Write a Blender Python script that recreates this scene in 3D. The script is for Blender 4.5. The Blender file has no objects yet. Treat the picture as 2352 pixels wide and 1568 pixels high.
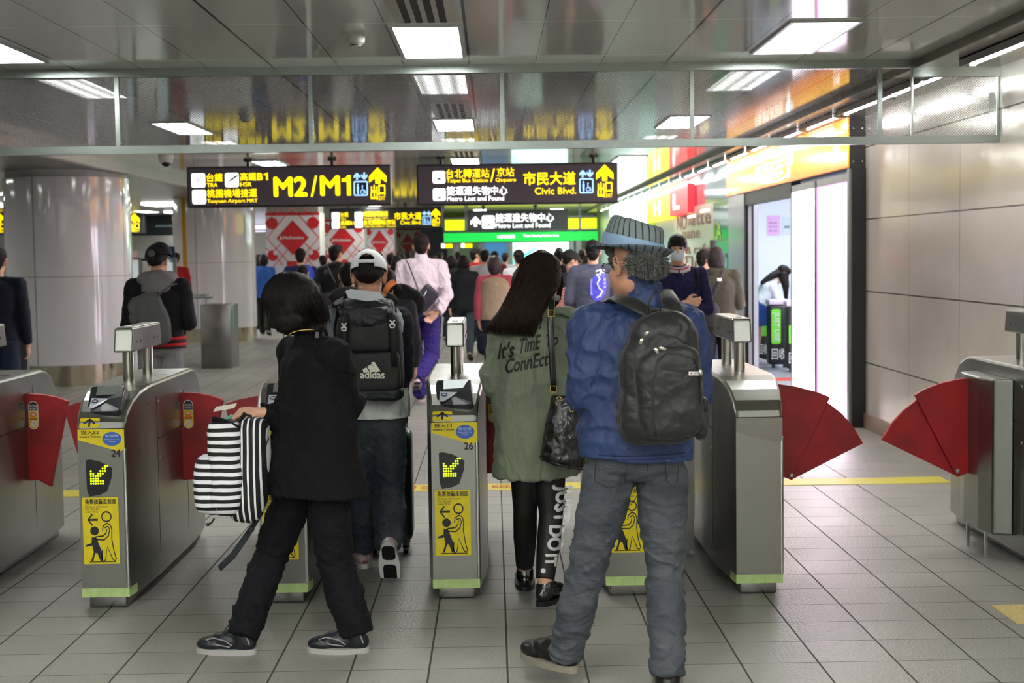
import bpy, bmesh, math, random
import numpy as np
from mathutils import Vector, Matrix, Euler, noise
from mathutils.bvhtree import BVHTree

V = Vector
SC = bpy.context.scene
COL = SC.collection
random.seed(7)

# ------------------------------------------------------------------ camera
FPX = 3267.0
CAMH = 1.6
_Y = V((-44.0, 202.0, -FPX)).normalized()
_Z = V((-0.0145, 1.0, 0.0))
_Z = (_Z - _Y * _Z.dot(_Y)).normalized()
_X = _Y.cross(_Z).normalized()
ROT = Matrix((_X, _Y, _Z))
cam_data = bpy.data.cameras.new('camera')
cam_data.sensor_width = 36.0
cam_data.lens = 36.0 * FPX / 2352.0
cam_data.clip_start = 0.05
cam_data.clip_end = 200.0
cam_data.dof.use_dof = True
cam_data.dof.focus_distance = 6.1
cam_data.dof.aperture_fstop = 5.0
cam = bpy.data.objects.new('camera', cam_data)
cam.matrix_world = Matrix.Translation((0, 0, CAMH)) @ ROT.to_4x4()
COL.objects.link(cam)
SC.camera = cam

# ------------------------------------------------------------------ view + world
SC.view_settings.view_transform = 'Standard'
SC.view_settings.look = 'None'
SC.view_settings.gamma = 1.0
SC.view_settings.use_curve_mapping = False
SC.view_settings.exposure = 0.4
W = bpy.data.worlds.new('world')
SC.world = W
W.use_nodes = True
W.node_tree.nodes['Background'].inputs[0].default_value = (0.93, 0.95, 1.0, 1)
W.node_tree.nodes['Background'].inputs[1].default_value = 1.4
SC.cycles.max_bounces = 8
SC.cycles.diffuse_bounces = 3
SC.cycles.glossy_bounces = 4
SC.cycles.transparent_max_bounces = 12
SC.cycles.sample_clamp_indirect = 6.0
SC.cycles.caustics_reflective = False
SC.cycles.caustics_refractive = False
try:
    SC.cycles.use_denoising = True
    SC.cycles.denoiser = 'OPENIMAGEDENOISE'
except Exception:
    pass

LIGHT_E = 27.0      # ceiling diffusers
CEIL = 2.82

def P(px, py, d):
    """world point seen at photo pixel (px, py) and at distance Y = d"""
    v = ROT @ V((px - 1176.0, 784.0 - py, -FPX))
    v = v * (d / v.y)
    return V((v.x, v.y, v.z + CAMH))

def PX(px, py, X):
    v = ROT @ V((px - 1176.0, 784.0 - py, -FPX))
    v = v * (X / v.x)
    return V((v.x, v.y, v.z + CAMH))

def PF(px, py, z=0.0):
    v = ROT @ V((px - 1176.0, 784.0 - py, -FPX))
    v = v * ((z - CAMH) / v.z)
    return V((v.x, v.y, z))

# ------------------------------------------------------------------ materials
def lin(c):
    if isinstance(c, str):
        c = tuple(int(c[i:i+2], 16) for i in (0, 2, 4))
    r = []
    for x in c[:3]:
        x = x / 255.0
        r.append(x / 12.92 if x <= 0.04045 else ((x + 0.055) / 1.055) ** 2.4)
    return (r[0], r[1], r[2], 1.0)

_M = {}
def mat(name, c, rough=0.6, metal=0.0, spec=0.5, emis=0.0, ecol=None, bump=0.0, bscale=30.0, stretch=(1, 1, 1), detail=4.0,
        var=0.0, vscale=4.0, vc=None, coat=0.0, sheen=0.0, aniso=0.0, rvar=0.0, alpha=1.0, trans=0.0, distort=0.0):
    if name in _M:
        return _M[name]
    m = bpy.data.materials.new(name)
    m.use_nodes = True
    nt = m.node_tree
    b = nt.nodes['Principled BSDF']
    col = lin(c)
    b.inputs['Base Color'].default_value = col
    b.inputs['Roughness'].default_value = rough
    b.inputs['Metallic'].default_value = metal
    b.inputs['Specular IOR Level'].default_value = spec
    b.inputs['Coat Weight'].default_value = coat
    b.inputs['Coat Roughness'].default_value = 0.08
    b.inputs['Sheen Weight'].default_value = sheen
    b.inputs['Sheen Roughness'].default_value = 0.5
    b.inputs['Anisotropic'].default_value = aniso
    b.inputs['Alpha'].default_value = alpha
    b.inputs['Transmission Weight'].default_value = trans
    if emis > 0:
        b.inputs['Emission Color'].default_value = lin(ecol or c)
        b.inputs['Emission Strength'].default_value = emis
    if bump or var or rvar:
        tc = nt.nodes.new('ShaderNodeTexCoord')
        mp = nt.nodes.new('ShaderNodeMapping')
        mp.inputs['Scale'].default_value = stretch
        nt.links.new(tc.outputs['Object'], mp.inputs['Vector'])
    if bump:
        n = nt.nodes.new('ShaderNodeTexNoise')
        n.inputs['Scale'].default_value = bscale
        n.inputs['Detail'].default_value = detail
        n.inputs['Distortion'].default_value = distort
        nt.links.new(mp.outputs[0], n.inputs['Vector'])
        bp = nt.nodes.new('ShaderNodeBump')
        bp.inputs['Strength'].default_value = min(1.0, bump)
        bp.inputs['Distance'].default_value = 0.01 * max(1.0, bump)
        nt.links.new(n.outputs['Fac'], bp.inputs['Height'])
        nt.links.new(bp.outputs[0], b.inputs['Normal'])
    if var:
        n2 = nt.nodes.new('ShaderNodeTexNoise')
        n2.inputs['Scale'].default_value = vscale
        n2.inputs['Detail'].default_value = 5
        nt.links.new(mp.outputs[0], n2.inputs['Vector'])
        mx = nt.nodes.new('ShaderNodeMix')
        mx.data_type = 'RGBA'
        mx.inputs[6].default_value = col
        c2 = lin(vc) if vc else tuple(x * (1 - var) for x in col[:3]) + (1,)
        mx.inputs[7].default_value = c2
        mr = nt.nodes.new('ShaderNodeMapRange')
        mr.inputs[1].default_value = 0.38
        mr.inputs[2].default_value = 0.66
        nt.links.new(n2.outputs['Fac'], mr.inputs[0])
        nt.links.new(mr.outputs[0], mx.inputs[0])
        nt.links.new(mx.outputs[2], b.inputs['Base Color'])
    if rvar:
        n3 = nt.nodes.new('ShaderNodeTexNoise')
        n3.inputs['Scale'].default_value = 3.0
        n3.inputs['Detail'].default_value = 3
        nt.links.new(tc.outputs['Object'], n3.inputs['Vector'])
        mr = nt.nodes.new('ShaderNodeMapRange')
        mr.inputs[3].default_value = max(0.02, rough - rvar)
        mr.inputs[4].default_value = rough + rvar
        nt.links.new(n3.outputs['Fac'], mr.inputs[0])
        nt.links.new(mr.outputs[0], b.inputs['Roughness'])
    _M[name] = m
    return m

class NB:
    """tiny node-graph helper"""
    def __init__(s, m):
        s.nt = m.node_tree
        s.b = s.nt.nodes.get('Principled BSDF')
    def n(s, t, **kw):
        x = s.nt.nodes.new(t)
        for k, v in kw.items():
            if k.startswith('i_'):
                x.inputs[int(k[2:])].default_value = v
            else:
                setattr(x, k, v)
        return x
    def l(s, a, b):
        s.nt.links.new(a, b)
    def math(s, op, a, b=None, c=None):
        x = s.nt.nodes.new('ShaderNodeMath')
        x.operation = op
        for i, v in enumerate((a, b, c)):
            if v is None:
                continue
            if isinstance(v, (int, float)):
                x.inputs[i].default_value = v
            else:
                s.nt.links.new(v, x.inputs[i])
        return x.outputs[0]
    def mix(s, f, a, b):
        x = s.nt.nodes.new('ShaderNodeMix')
        x.data_type = 'RGBA'
        for i, v in ((0, f), (6, a), (7, b)):
            if isinstance(v, (int, float)):
                x.inputs[i].default_value = v
            elif isinstance(v, tuple):
                x.inputs[i].default_value = v
            else:
                s.nt.links.new(v, x.inputs[i])
        return x.outputs[2]

# ------------------------------------------------------------------ objects
def label(o, lab, cat, group=None):
    o['label'] = lab
    o['category'] = cat
    if group:
        o['group'] = group
    return o

def thing(name, lab, cat, loc=(0, 0, 0), rz=0.0, group=None):
    o = bpy.data.objects.new(name, None)
    o.empty_display_size = 0.1
    COL.objects.link(o)
    o.location = loc
    o.rotation_euler = (0, 0, rz)
    return label(o, lab, cat, group)

def link(name, me, parent=None, world=False):
    """link a mesh; world=True: its vertices are world coordinates, moved into an unrotated parent's frame"""
    o = bpy.data.objects.new(name, me)
    COL.objects.link(o)
    if parent is not None:
        if world:
            me.transform(Matrix.Translation(-root_loc(parent)))
        o.parent = parent
    return o

def root_loc(p):
    l = V(p.location)
    q = p.parent
    while q is not None:
        l = l + V(q.location)
        q = q.parent
    return l

class MB:
    """collects shapes into one mesh; per-face material index"""
    def __init__(s):
        s.v = []; s.f = []; s.mi = []; s.sm = []
    def add(s, vs, fs, mi=0, smooth=False, M=None):
        k = len(s.v)
        if M is not None:
            vs = [M @ V(p) for p in vs]
        s.v.extend([tuple(p) for p in vs])
        for f in fs:
            s.f.append(tuple(i + k for i in f)); s.mi.append(mi); s.sm.append(smooth)
        return s
    def box(s, lo, hi, mi=0, bev=0.0, M=None):
        x0, y0, z0 = lo; x1, y1, z1 = hi
        if bev <= 0:
            vs = [(x0,y0,z0),(x1,y0,z0),(x1,y1,z0),(x0,y1,z0),(x0,y0,z1),(x1,y0,z1),(x1,y1,z1),(x0,y1,z1)]
            fs = [(0,3,2,1),(4,5,6,7),(0,1,5,4),(1,2,6,5),(2,3,7,6),(3,0,4,7)]
            return s.add(vs, fs, mi, False, M)
        bm = bmesh.new()
        bmesh.ops.create_cube(bm, size=1.0)
        for v in bm.verts:
            v.co = V(((x0+x1)/2 + v.co.x*(x1-x0), (y0+y1)/2 + v.co.y*(y1-y0), (z0+z1)/2 + v.co.z*(z1-z0)))
        bmesh.ops.bevel(bm, geom=bm.edges[:], offset=bev, segments=3, profile=0.5, affect='EDGES')
        s.bm(bm, mi, True, M)
        return s
    def bm(s, bm, mi=0, smooth=True, M=None):
        bm.verts.index_update()
        s.add([v.co.copy() for v in bm.verts], [[v.index for v in f.verts] for f in bm.faces], mi, smooth, M)
        bm.free()
        return s
    def quad(s, a, b, c, d, mi=0):
        return s.add([a, b, c, d], [(0, 1, 2, 3)], mi)
    def ext(s, pts, axis, a, b, mi=0, smooth=False, M=None):
        """extrude a 2-D polygon along axis ('x': pts are (y,z), 'y': (x,z), 'z': (x,y)) from a to b"""
        def mk(p, t):
            if axis == 'x': return (t, p[0], p[1])
            if axis == 'y': return (p[0], t, p[1])
            return (p[0], p[1], t)
        n = len(pts)
        vs = [mk(p, a) for p in pts] + [mk(p, b) for p in pts]
        fs = [tuple(range(n))[::-1], tuple(range(n, 2*n))]
        for i in range(n):
            j = (i + 1) % n
            fs.append((i, j, n + j, n + i))
        return s.add(vs, fs, mi, smooth, M)
    def cyl(s, p0, p1, r0, r1=None, seg=20, mi=0, smooth=True, caps=True):
        r1 = r0 if r1 is None else r1
        p0 = V(p0); p1 = V(p1)
        ax = (p1 - p0).normalized()
        u = ax.orthogonal().normalized(); w = ax.cross(u)
        vs = []
        for (p, r) in ((p0, r0), (p1, r1)):
            for i in range(seg):
                a = 2*math.pi*i/seg
                vs.append(p + (u*math.cos(a) + w*math.sin(a))*r)
        fs = [(i, (i+1) % seg, seg + (i+1) % seg, seg + i) for i in range(seg)]
        s.add(vs, fs, mi, smooth)
        if caps:
            s.add(vs, [tuple(range(seg))[::-1], tuple(range(seg, 2*seg))], mi, False)
        return s
    def tube(s, pts, r, seg=8, mi=0, closed=False, flat=1.0, up=None):
        pts = [V(p) for p in pts]
        n = len(pts)
        rs = r if isinstance(r, (list, tuple)) else [r]*n
        vs = []; prev = None
        for i, p in enumerate(pts):
            if closed:
                t = (pts[(i+1) % n] - pts[i-1]).normalized()
            else:
                t = (pts[min(i+1, n-1)] - pts[max(i-1, 0)]).normalized()
            if up is not None:
                u = (V(up) - t*t.dot(V(up))).normalized()
            elif prev is None:
                u = t.orthogonal().normalized()
            else:
                u = (prev - t*t.dot(prev)).normalized()
            prev = u
            w = t.cross(u)
            for k in range(seg):
                a = 2*math.pi*k/seg
                vs.append(p + u*math.cos(a)*rs[i]*flat + w*math.sin(a)*rs[i])
        fs = []
        m = n if closed else n-1
        for i in range(m):
            for k in range(seg):
                a = i*seg + k; b = i*seg + (k+1) % seg
                c = ((i+1) % n)*seg + (k+1) % seg; d = ((i+1) % n)*seg + k
                fs.append((a, b, c, d))
        if not closed:
            fs.append(tuple(range(seg))[::-1]); fs.append(tuple(range((n-1)*seg, n*seg)))
        return s.add(vs, fs, mi, True)
    def ell(s, c, r, R=None, seg=20, rings=12, mi=0, e1=1.0, e2=1.0):
        """(super)ellipsoid; R: 3x3 matrix with the axes as columns; e < 1 gives boxy"""
        def sp(x, e):
            return math.copysign(abs(x)**e, x)
        vs = [V((0, 0, -r[2]))]
        for j in range(1, rings):
            ph = -math.pi/2 + math.pi*j/rings
            for i in range(seg):
                th = 2*math.pi*i/seg
                vs.append(V((r[0]*sp(math.cos(ph), e1)*sp(math.cos(th), e2), r[1]*sp(math.cos(ph), e1)*sp(math.sin(th), e2), r[2]*sp(math.sin(ph), e1))))
        vs.append(V((0, 0, r[2])))
        fs = []
        for i in range(seg):
            fs.append((0, 1 + (i+1) % seg, 1 + i))
        for j in range(rings-2):
            for i in range(seg):
                a = 1 + j*seg + i; b = 1 + j*seg + (i+1) % seg
                fs.append((a, b, b + seg, a + seg))
        k = len(vs)-1; q = 1 + (rings-2)*seg
        for i in range(seg):
            fs.append((q + i, q + (i+1) % seg, k))
        c = V(c)
        if R is not None:
            vs = [R @ p + c for p in vs]
        else:
            vs = [p + c for p in vs]
        return s.add(vs, fs, mi, True)
    def cap(s, p0, p1, r0, r1=None, seg=14, mi=0, flat=None):
        """tapered capsule"""
        r1 = r0 if r1 is None else r1
        p0 = V(p0); p1 = V(p1)
        ax = p1 - p0; L = ax.length
        if L < 1e-6:
            return s.ell(p0, (r0, r0, r0), None, seg, 8, mi)
        ax.normalize()
        u = ax.orthogonal().normalized(); w = ax.cross(u)
        vs = [p0 - ax*r0]; rows = []
        for j in (1, 2, 3):
            a = math.pi/2*(j/3.0)
            rows.append((p0 - ax*r0*math.cos(a), r0*math.sin(a)))
        for t in (0.33, 0.66):
            rows.append((p0 + ax*L*t, r0 + (r1-r0)*t))
        for j in (3, 2, 1):
            a = math.pi/2*(j/3.0)
            rows.append((p1 + ax*r1*math.cos(a), r1*math.sin(a)))
        for (p, r) in rows:
            for i in range(seg):
                t = 2*math.pi*i/seg
                vs.append(p + (u*math.cos(t) + w*math.sin(t))*r)
        vs.append(p1 + ax*r1)
        fs = [(0, 1 + (i+1) % seg, 1 + i) for i in range(seg)]
        for j in range(len(rows)-1):
            for i in range(seg):
                a = 1 + j*seg + i; b = 1 + j*seg + (i+1) % seg
                fs.append((a, b, b+seg, a+seg))
        k = len(vs)-1; q = 1 + (len(rows)-1)*seg
        fs += [(q + i, q + (i+1) % seg, k) for i in range(seg)]
        return s.add(vs, fs, mi, True)
    def chain(s, pts, rs, seg=14):
        for i in range(len(pts)-1):
            s.cap(pts[i], pts[i+1], rs[i], rs[i+1], seg)
        return s
    def loft(s, rings, seg=24, e=1.0, mi=0):
        """rings: (centre, right vec, fwd vec, rx, ry)"""
        def sp(x, q):
            return math.copysign(abs(x)**q, x)
        vs = []
        for (c, rt, fw, rx, ry) in rings:
            for i in range(seg):
                a = 2*math.pi*i/seg
                vs.append(V(c) + V(rt)*rx*sp(math.cos(a), e) + V(fw)*ry*sp(math.sin(a), e))
        n = len(rings)
        fs = []
        for j in range(n-1):
            for i in range(seg):
                a = j*seg + i; b = j*seg + (i+1) % seg
                fs.append((a, b, b+seg, a+seg))
        fs.append(tuple(range(seg))[::-1]); fs.append(tuple(range((n-1)*seg, n*seg)))
        return s.add(vs, fs, mi, True)
    def mesh(s, name, mats):
        me = bpy.data.meshes.new(name)
        me.from_pydata(s.v, [], s.f)
        for m in (mats if isinstance(mats, (list, tuple)) else [mats]):
            me.materials.append(m)
        if len(me.polygons) == len(s.f):
            me.polygons.foreach_set('material_index', s.mi)
            me.polygons.foreach_set('use_smooth', s.sm)
        me.update()
        return me
    def build(s, name, mats, parent=None, world=False):
        return link(name, s.mesh(name, mats), parent, world)

def evaluated(me, mods):
    """apply modifiers [(type, {attrs})] to a mesh and return the new mesh"""
    o = bpy.data.objects.new('tmp', me)
    COL.objects.link(o)
    for t, kw in mods:
        m = o.modifiers.new(t, t)
        for k, v in kw.items():
            setattr(m, k, v)
    dg = bpy.context.evaluated_depsgraph_get()
    out = bpy.data.meshes.new_from_object(o.evaluated_get(dg), preserve_all_data_layers=False, depsgraph=dg)
    bpy.data.objects.remove(o)
    bpy.data.meshes.remove(me)
    return out

_T = {}
def clouds(scale, basis='BLENDER_ORIGINAL', depth=2):
    k = (scale, basis, depth)
    if k not in _T:
        t = bpy.data.textures.new('clouds', 'CLOUDS')
        t.noise_scale = scale
        t.noise_basis = basis
        t.noise_depth = depth
        _T[k] = t
    return _T[k]

def blob(name, mb, m, voxel=0.008, smooth=5, fac=0.6, disp=None, parent=None, world=True):
    """fuse the closed shapes of mb into ONE continuous surface"""
    me = mb.mesh(name, m)
    mods = [('REMESH', dict(mode='VOXEL', voxel_size=voxel, use_smooth_shade=True)),
            ('SMOOTH', dict(factor=fac, iterations=smooth))]
    for dd in (disp or []):
        mods.append(('DISPLACE', dict(texture=clouds(dd[1], *dd[2:]), strength=dd[0], mid_level=0.5, texture_coords='GLOBAL')))
    me = evaluated(me, mods)
    me.name = name
    if len(me.materials) == 0:
        me.materials.append(m if not isinstance(m, (list, tuple)) else m[0])
    me.polygons.foreach_set('use_smooth', [True]*len(me.polygons))
    me.polygons.foreach_set('material_index', [0]*len(me.polygons))
    return link(name, me, parent, world)

def folds(o, amp, fr=(6, 6, 14), tilt=0.5, foc=(), base=0.35, seed=0.0, k2=0.5):
    """cloth folds: ridged noise pushed along the normals; foc = (x, y, z, radius, weight) world spots where cloth bunches"""
    me = o.data
    l = root_loc(o.parent)
    n = len(me.vertices)
    no = np.empty(n*3, dtype=np.float32); me.vertices.foreach_get('normal', no); no = no.reshape(-1, 3)
    co = np.empty(n*3, dtype=np.float32); me.vertices.foreach_get('co', co); co = co.reshape(-1, 3)
    nz = noise.noise
    for i in range(n):
        x, y, z = co[i]
        w = base
        for (fx, fy, fz_, r, wt) in foc:
            dd = ((x+l.x-fx)**2 + (y+l.y-fy)**2 + (z+l.z-fz_)**2)/(r*r)
            if dd < 5: w += wt*math.exp(-dd)
        q = V((x*fr[0]+seed, y*fr[1], (z + tilt*x)*fr[2]))
        wq = nz(V((x*4+seed, y*4, z*4)))*1.3
        q2 = V((x*fr[0]*1.3-seed, y*fr[1], (z - tilt*x)*fr[2]*1.2+5))
        h = max(0.0, 1-abs(nz(q + V((wq, wq, wq))))*3.2)**1.6 + k2*max(0.0, 1-abs(nz(q2 - V((wq, 0, wq))))*3.2)**1.6
        co[i] += no[i]*(amp*w*(h-0.35))
    me.vertices.foreach_set('co', co.reshape(-1))
    me.update()

# ------------------------------------------------------------------ lettering
def text_geo(s, bold=0.0, shear=0.0, space=1.0, res=3):
    """2-D triangulated outline of a string: verts (x, y), faces, bbox"""
    cu = bpy.data.curves.new('t', 'FONT')
    cu.body = s
    cu.size = 1.0
    cu.offset = bold
    cu.shear = shear
    cu.space_character = space
    cu.resolution_u = res
    o = bpy.data.objects.new('t', cu)
    COL.objects.link(o)
    dg = bpy.context.evaluated_depsgraph_get()
    me = bpy.data.meshes.new_from_object(o.evaluated_get(dg), depsgraph=dg)
    vs = [(v.co.x, v.co.y) for v in me.vertices]
    fs = [tuple(p.vertices) for p in me.polygons]
    bpy.data.objects.remove(o); bpy.data.curves.remove(cu); bpy.data.meshes.remove(me)
    if not vs:
        vs = [(0, 0), (1, 0), (1, 1)]; fs = [(0, 1, 2)]
    xs = [v[0] for v in vs]; ys = [v[1] for v in vs]
    return vs, fs, (min(xs), min(ys), max(xs), max(ys))

def put_text(mb, s, box, fn, mi=0, bold=0.0, shear=0.0, space=1.0, rot=0, keep=False):
    """fit string s to box=(x0,y0,x1,y1) (y up) of the 2-D space that fn maps to 3-D"""
    vs, fs, (a, b, c, d) = text_geo(s, 0.0, shear, space)
    if rot == -90:      # reads downwards
        vs = [(y, -x) for x, y in vs]
        a, b, c, d = b, -c, d, -a
    x0, y0, x1, y1 = box
    sh = [(0, 0)]
    if bold > 0.004:
        bw = bold*0.9
        sh = [(-bw, 0), (bw, 0), (0, bw), (0, -bw), (-bw*.7, bw*.7), (bw*.7, -bw*.7)]
        a -= bw; c += bw; b -= bw; d += bw
    sx = (x1-x0)/max(1e-6, c-a); sy = (y1-y0)/max(1e-6, d-b)
    o_ = fn(x0, y0)
    nn = (fn(x0+(x1-x0)*.1, y0)-o_).cross(fn(x0, y0+(y1-y0)*.1)-o_)
    nn = nn.normalized() if nn.length > 0 else V((0, 0, 0))
    for q, (dx, dy) in enumerate(sh):
        mb.add([fn(x0 + (x+dx-a)*sx, y0 + (y+dy-b)*sy) + nn*(0.0004*q) for x, y in vs], fs, mi)
    return mb

def poly(mb, pts, fn, mi=0):
    mb.add([fn(x, y) for x, y in pts], [tuple(range(len(pts)))], mi)
    return mb

def rrect(x0, y0, x1, y1, r, n=4):
    out = []
    for cx, cy, a0 in ((x1-r, y0+r, -90), (x1-r, y1-r, 0), (x0+r, y1-r, 90), (x0+r, y0+r, 180)):
        for k in range(n+1):
            a = math.radians(a0 + 90*k/n)
            out.append((cx + r*math.cos(a), cy + r*math.sin(a)))
    return out

def circ(cx, cy, r, n=24, ry=None):
    ry = r if ry is None else ry
    return [(cx + r*math.cos(2*math.pi*k/n), cy + ry*math.sin(2*math.pi*k/n)) for k in range(n)]

def stroke(mb, pts, w, fn, mi=0, closed=False):
    """flat line of width w along 2-D points"""
    n = len(pts)
    L = []; R = []
    for i in range(n):
        if closed:
            a = pts[i-1]; b = pts[(i+1) % n]
        else:
            a = pts[max(i-1, 0)]; b = pts[min(i+1, n-1)]
        dx, dy = b[0]-a[0], b[1]-a[1]
        l = math.hypot(dx, dy) or 1
        nx, ny = -dy/l*w/2, dx/l*w/2
        L.append((pts[i][0]+nx, pts[i][1]+ny)); R.append((pts[i][0]-nx, pts[i][1]-ny))
    vs = [fn(*p) for p in L] + [fn(*p) for p in R]
    m = n if closed else n-1
    fs = [(i, (i+1) % n, n + (i+1) % n, n + i) for i in range(m)]
    mb.add(vs, fs, mi)
    return mb

def arrow_up(x, y, w, h, t):
    """arrow polygon pointing up, centre bottom (x, y)"""
    k = w*0.5
    return [(x-t/2, y), (x+t/2, y), (x+t/2, y+h-k*1.25), (x+k, y+h-k*1.75), (x+k, y+h-k*1.0), (x, y+h), (x-k, y+h-k*1.0), (x-k, y+h-k*1.75), (x-t/2, y+h-k*1.25)]

def conform(me, bvh, dirn, off, maxlen=0.012, origin_shift=0.5):
    """lay a flat mesh on a surface along dirn (world coordinates)"""
    bm = bmesh.new()
    bm.from_mesh(me)
    bmesh.ops.triangulate(bm, faces=bm.faces[:])
    for _ in range(4):
        ed = [e for e in bm.edges if e.calc_length() > maxlen]
        if not ed:
            break
        bmesh.ops.subdivide_edges(bm, edges=ed, cuts=1)
        bmesh.ops.triangulate(bm, faces=bm.faces[:])
    dirn = V(dirn).normalized()
    for v in bm.verts:
        hit = bvh.ray_cast(v.co - dirn*origin_shift, dirn)
        if hit[0] is not None:
            v.co = hit[0] - dirn*off
    bm.to_mesh(me)
    bm.free()
    me.update()

def bvh_of(*obs):
    vs = []; fs = []
    for o in obs:
        l = root_loc(o.parent) if o.parent else V((0, 0, 0))
        k = len(vs)
        vs += [v.co + l for v in o.data.vertices]
        fs += [tuple(i + k for i in p.vertices) for p in o.data.polygons]
    return BVHTree.FromPolygons(vs, fs)
# ================================================================== MATERIALS OF THE PLACE
def steel(name, c=(140, 141, 136), rough=0.3, stretch=(300, 300, 4), b=0.03, rv=0.08):
    return mat(name, c, rough=rough, metal=1.0, bump=b, bscale=1.0, stretch=stretch, detail=2, rvar=rv)
M_STEEL = steel('brushed_steel')
M_STEELD = steel('brushed_steel_side', (136, 135, 132), 0.24, (4, 300, 300), 0.03)
M_CHROME = mat('chrome', (205, 205, 205), rough=0.12, metal=1.0)
M_POST = mat('polished_post', (200, 198, 190), rough=0.18, metal=1.0, bump=0.05, bscale=1.0, stretch=(300, 300, 3))
M_DARK = mat('dark_plastic', (38, 42, 50), rough=0.28, coat=0.3)
M_BLACK = mat('black_plastic', (16, 16, 18), rough=0.35)
M_WHITE = mat('white_plastic', (225, 228, 224), rough=0.4)
M_YEL = mat('yellow_sticker', (236, 215, 20), rough=0.45, var=0.12, vscale=14)
M_INK = mat('dark_ink', (28, 28, 40), rough=0.5)
M_BLUE = mat('blue_sticker', (52, 104, 190), rough=0.4)
M_REDFLAP = mat('red_flap_vinyl', (178, 22, 30), rough=0.42, bump=0.06, bscale=60, var=0.18, vscale=5, vc=(140, 14, 22))
M_GREENTAPE = mat('pale_green_tape', (186, 214, 140), rough=0.6, var=0.15, vscale=25)
M_LAMP = mat('lamp_diffuser', (252, 253, 248), rough=0.5, emis=LIGHT_E)
M_LAMPTUBE = mat('lamp_tube', (255, 255, 255), rough=0.5, emis=LIGHT_E*2.2)
M_FRAMEW = mat('lamp_frame', (190, 194, 192), rough=0.35, metal=0.6)
M_RUBBER = mat('shadow_gap', (14, 14, 14), rough=0.9)
M_LEDY = mat('led_yellow', (190, 230, 0), rough=0.5, emis=2.6)
M_LEDOFF = mat('led_off', (30, 32, 18), rough=0.5)

# ---- floor: 30 cm speckled tiles, grout lines, plain granite margin by the right wall
def floor_material():
    m = mat('floor_tiles', (128, 122, 112), rough=0.34)
    g = NB(m)
    tc = g.n('ShaderNodeTexCoord')
    sx = g.n('ShaderNodeSeparateXYZ')
    g.l(tc.outputs['Object'], sx.inputs[0])
    u = g.math('DIVIDE', g.math('SUBTRACT', sx.outputs[0], 0.033), 0.302)
    v = g.math('DIVIDE', g.math('SUBTRACT', sx.outputs[1], 5.418), 0.2995)
    fu = g.math('ABSOLUTE', g.math('SUBTRACT', g.math('FRACT', g.math('ADD', u, 50.5)), 0.5))
    fv = g.math('ABSOLUTE', g.math('SUBTRACT', g.math('FRACT', g.math('ADD', v, 50.5)), 0.5))
    lu = g.math('LESS_THAN', fu, 0.013)
    lv = g.math('LESS_THAN', fv, 0.008)
    # every second longitudinal joint is wider
    inner = g.math('LESS_THAN', sx.outputs[0], 2.66)
    line = g.math('MULTIPLY', g.math('MAXIMUM', lu, lv), inner)
    cell = g.n('ShaderNodeCombineXYZ')
    g.l(g.math('FLOOR', g.math('ADD', u, 50.0)), cell.inputs[0])
    g.l(g.math('FLOOR', g.math('ADD', v, 50.0)), cell.inputs[1])
    wn = g.n('ShaderNodeTexWhiteNoise')
    g.l(cell.outputs[0], wn.inputs[0])
    sp = g.n('ShaderNodeTexNoise'); sp.inputs['Scale'].default_value = 260; sp.inputs['Detail'].default_value = 2
    g.l(tc.outputs['Object'], sp.inputs[0])
    big = g.n('ShaderNodeTexNoise'); big.inputs['Scale'].default_value = 1.3; big.inputs['Detail'].default_value = 5
    g.l(tc.outputs['Object'], big.inputs[0])
    c = g.mix(wn.outputs[0], lin((144, 143, 136)), lin((160, 158, 150)))
    spf = g.n('ShaderNodeMapRange'); spf.inputs[1].default_value = 0.56; spf.inputs[2].default_value = 0.72
    g.l(sp.outputs['Fac'], spf.inputs[0])
    c = g.mix(spf.outputs[0], c, lin((104, 103, 98)))
    c = g.mix(g.math('MULTIPLY', big.outputs['Fac'], 0.35), c, lin((114, 113, 108)))
    c = g.mix(line, c, lin((52, 50, 46)))
    g.l(c, g.b.inputs['Base Color'])
    bn = g.n('ShaderNodeTexNoise'); bn.inputs['Scale'].default_value = 75; bn.inputs['Detail'].default_value = 3
    g.l(tc.outputs['Object'], bn.inputs[0])
    h = g.math('SUBTRACT', g.math('MULTIPLY', bn.outputs['Fac'], 0.55), g.math('MULTIPLY', line, 0.9))
    bp = g.n('ShaderNodeBump'); bp.inputs['Strength'].default_value = 0.9; bp.inputs['Distance'].default_value = 0.006
    g.l(h, bp.inputs['Height'])
    g.l(bp.outputs[0], g.b.inputs['Normal'])
    rr = g.math('ADD', 0.33, g.math('MULTIPLY', big.outputs['Fac'], 0.16))
    rr = g.math('ADD', rr, g.math('MULTIPLY', line, 0.4))
    g.l(rr, g.b.inputs['Roughness'])
    g.b.inputs['Specular IOR Level'].default_value = 0.6
    return m

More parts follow.
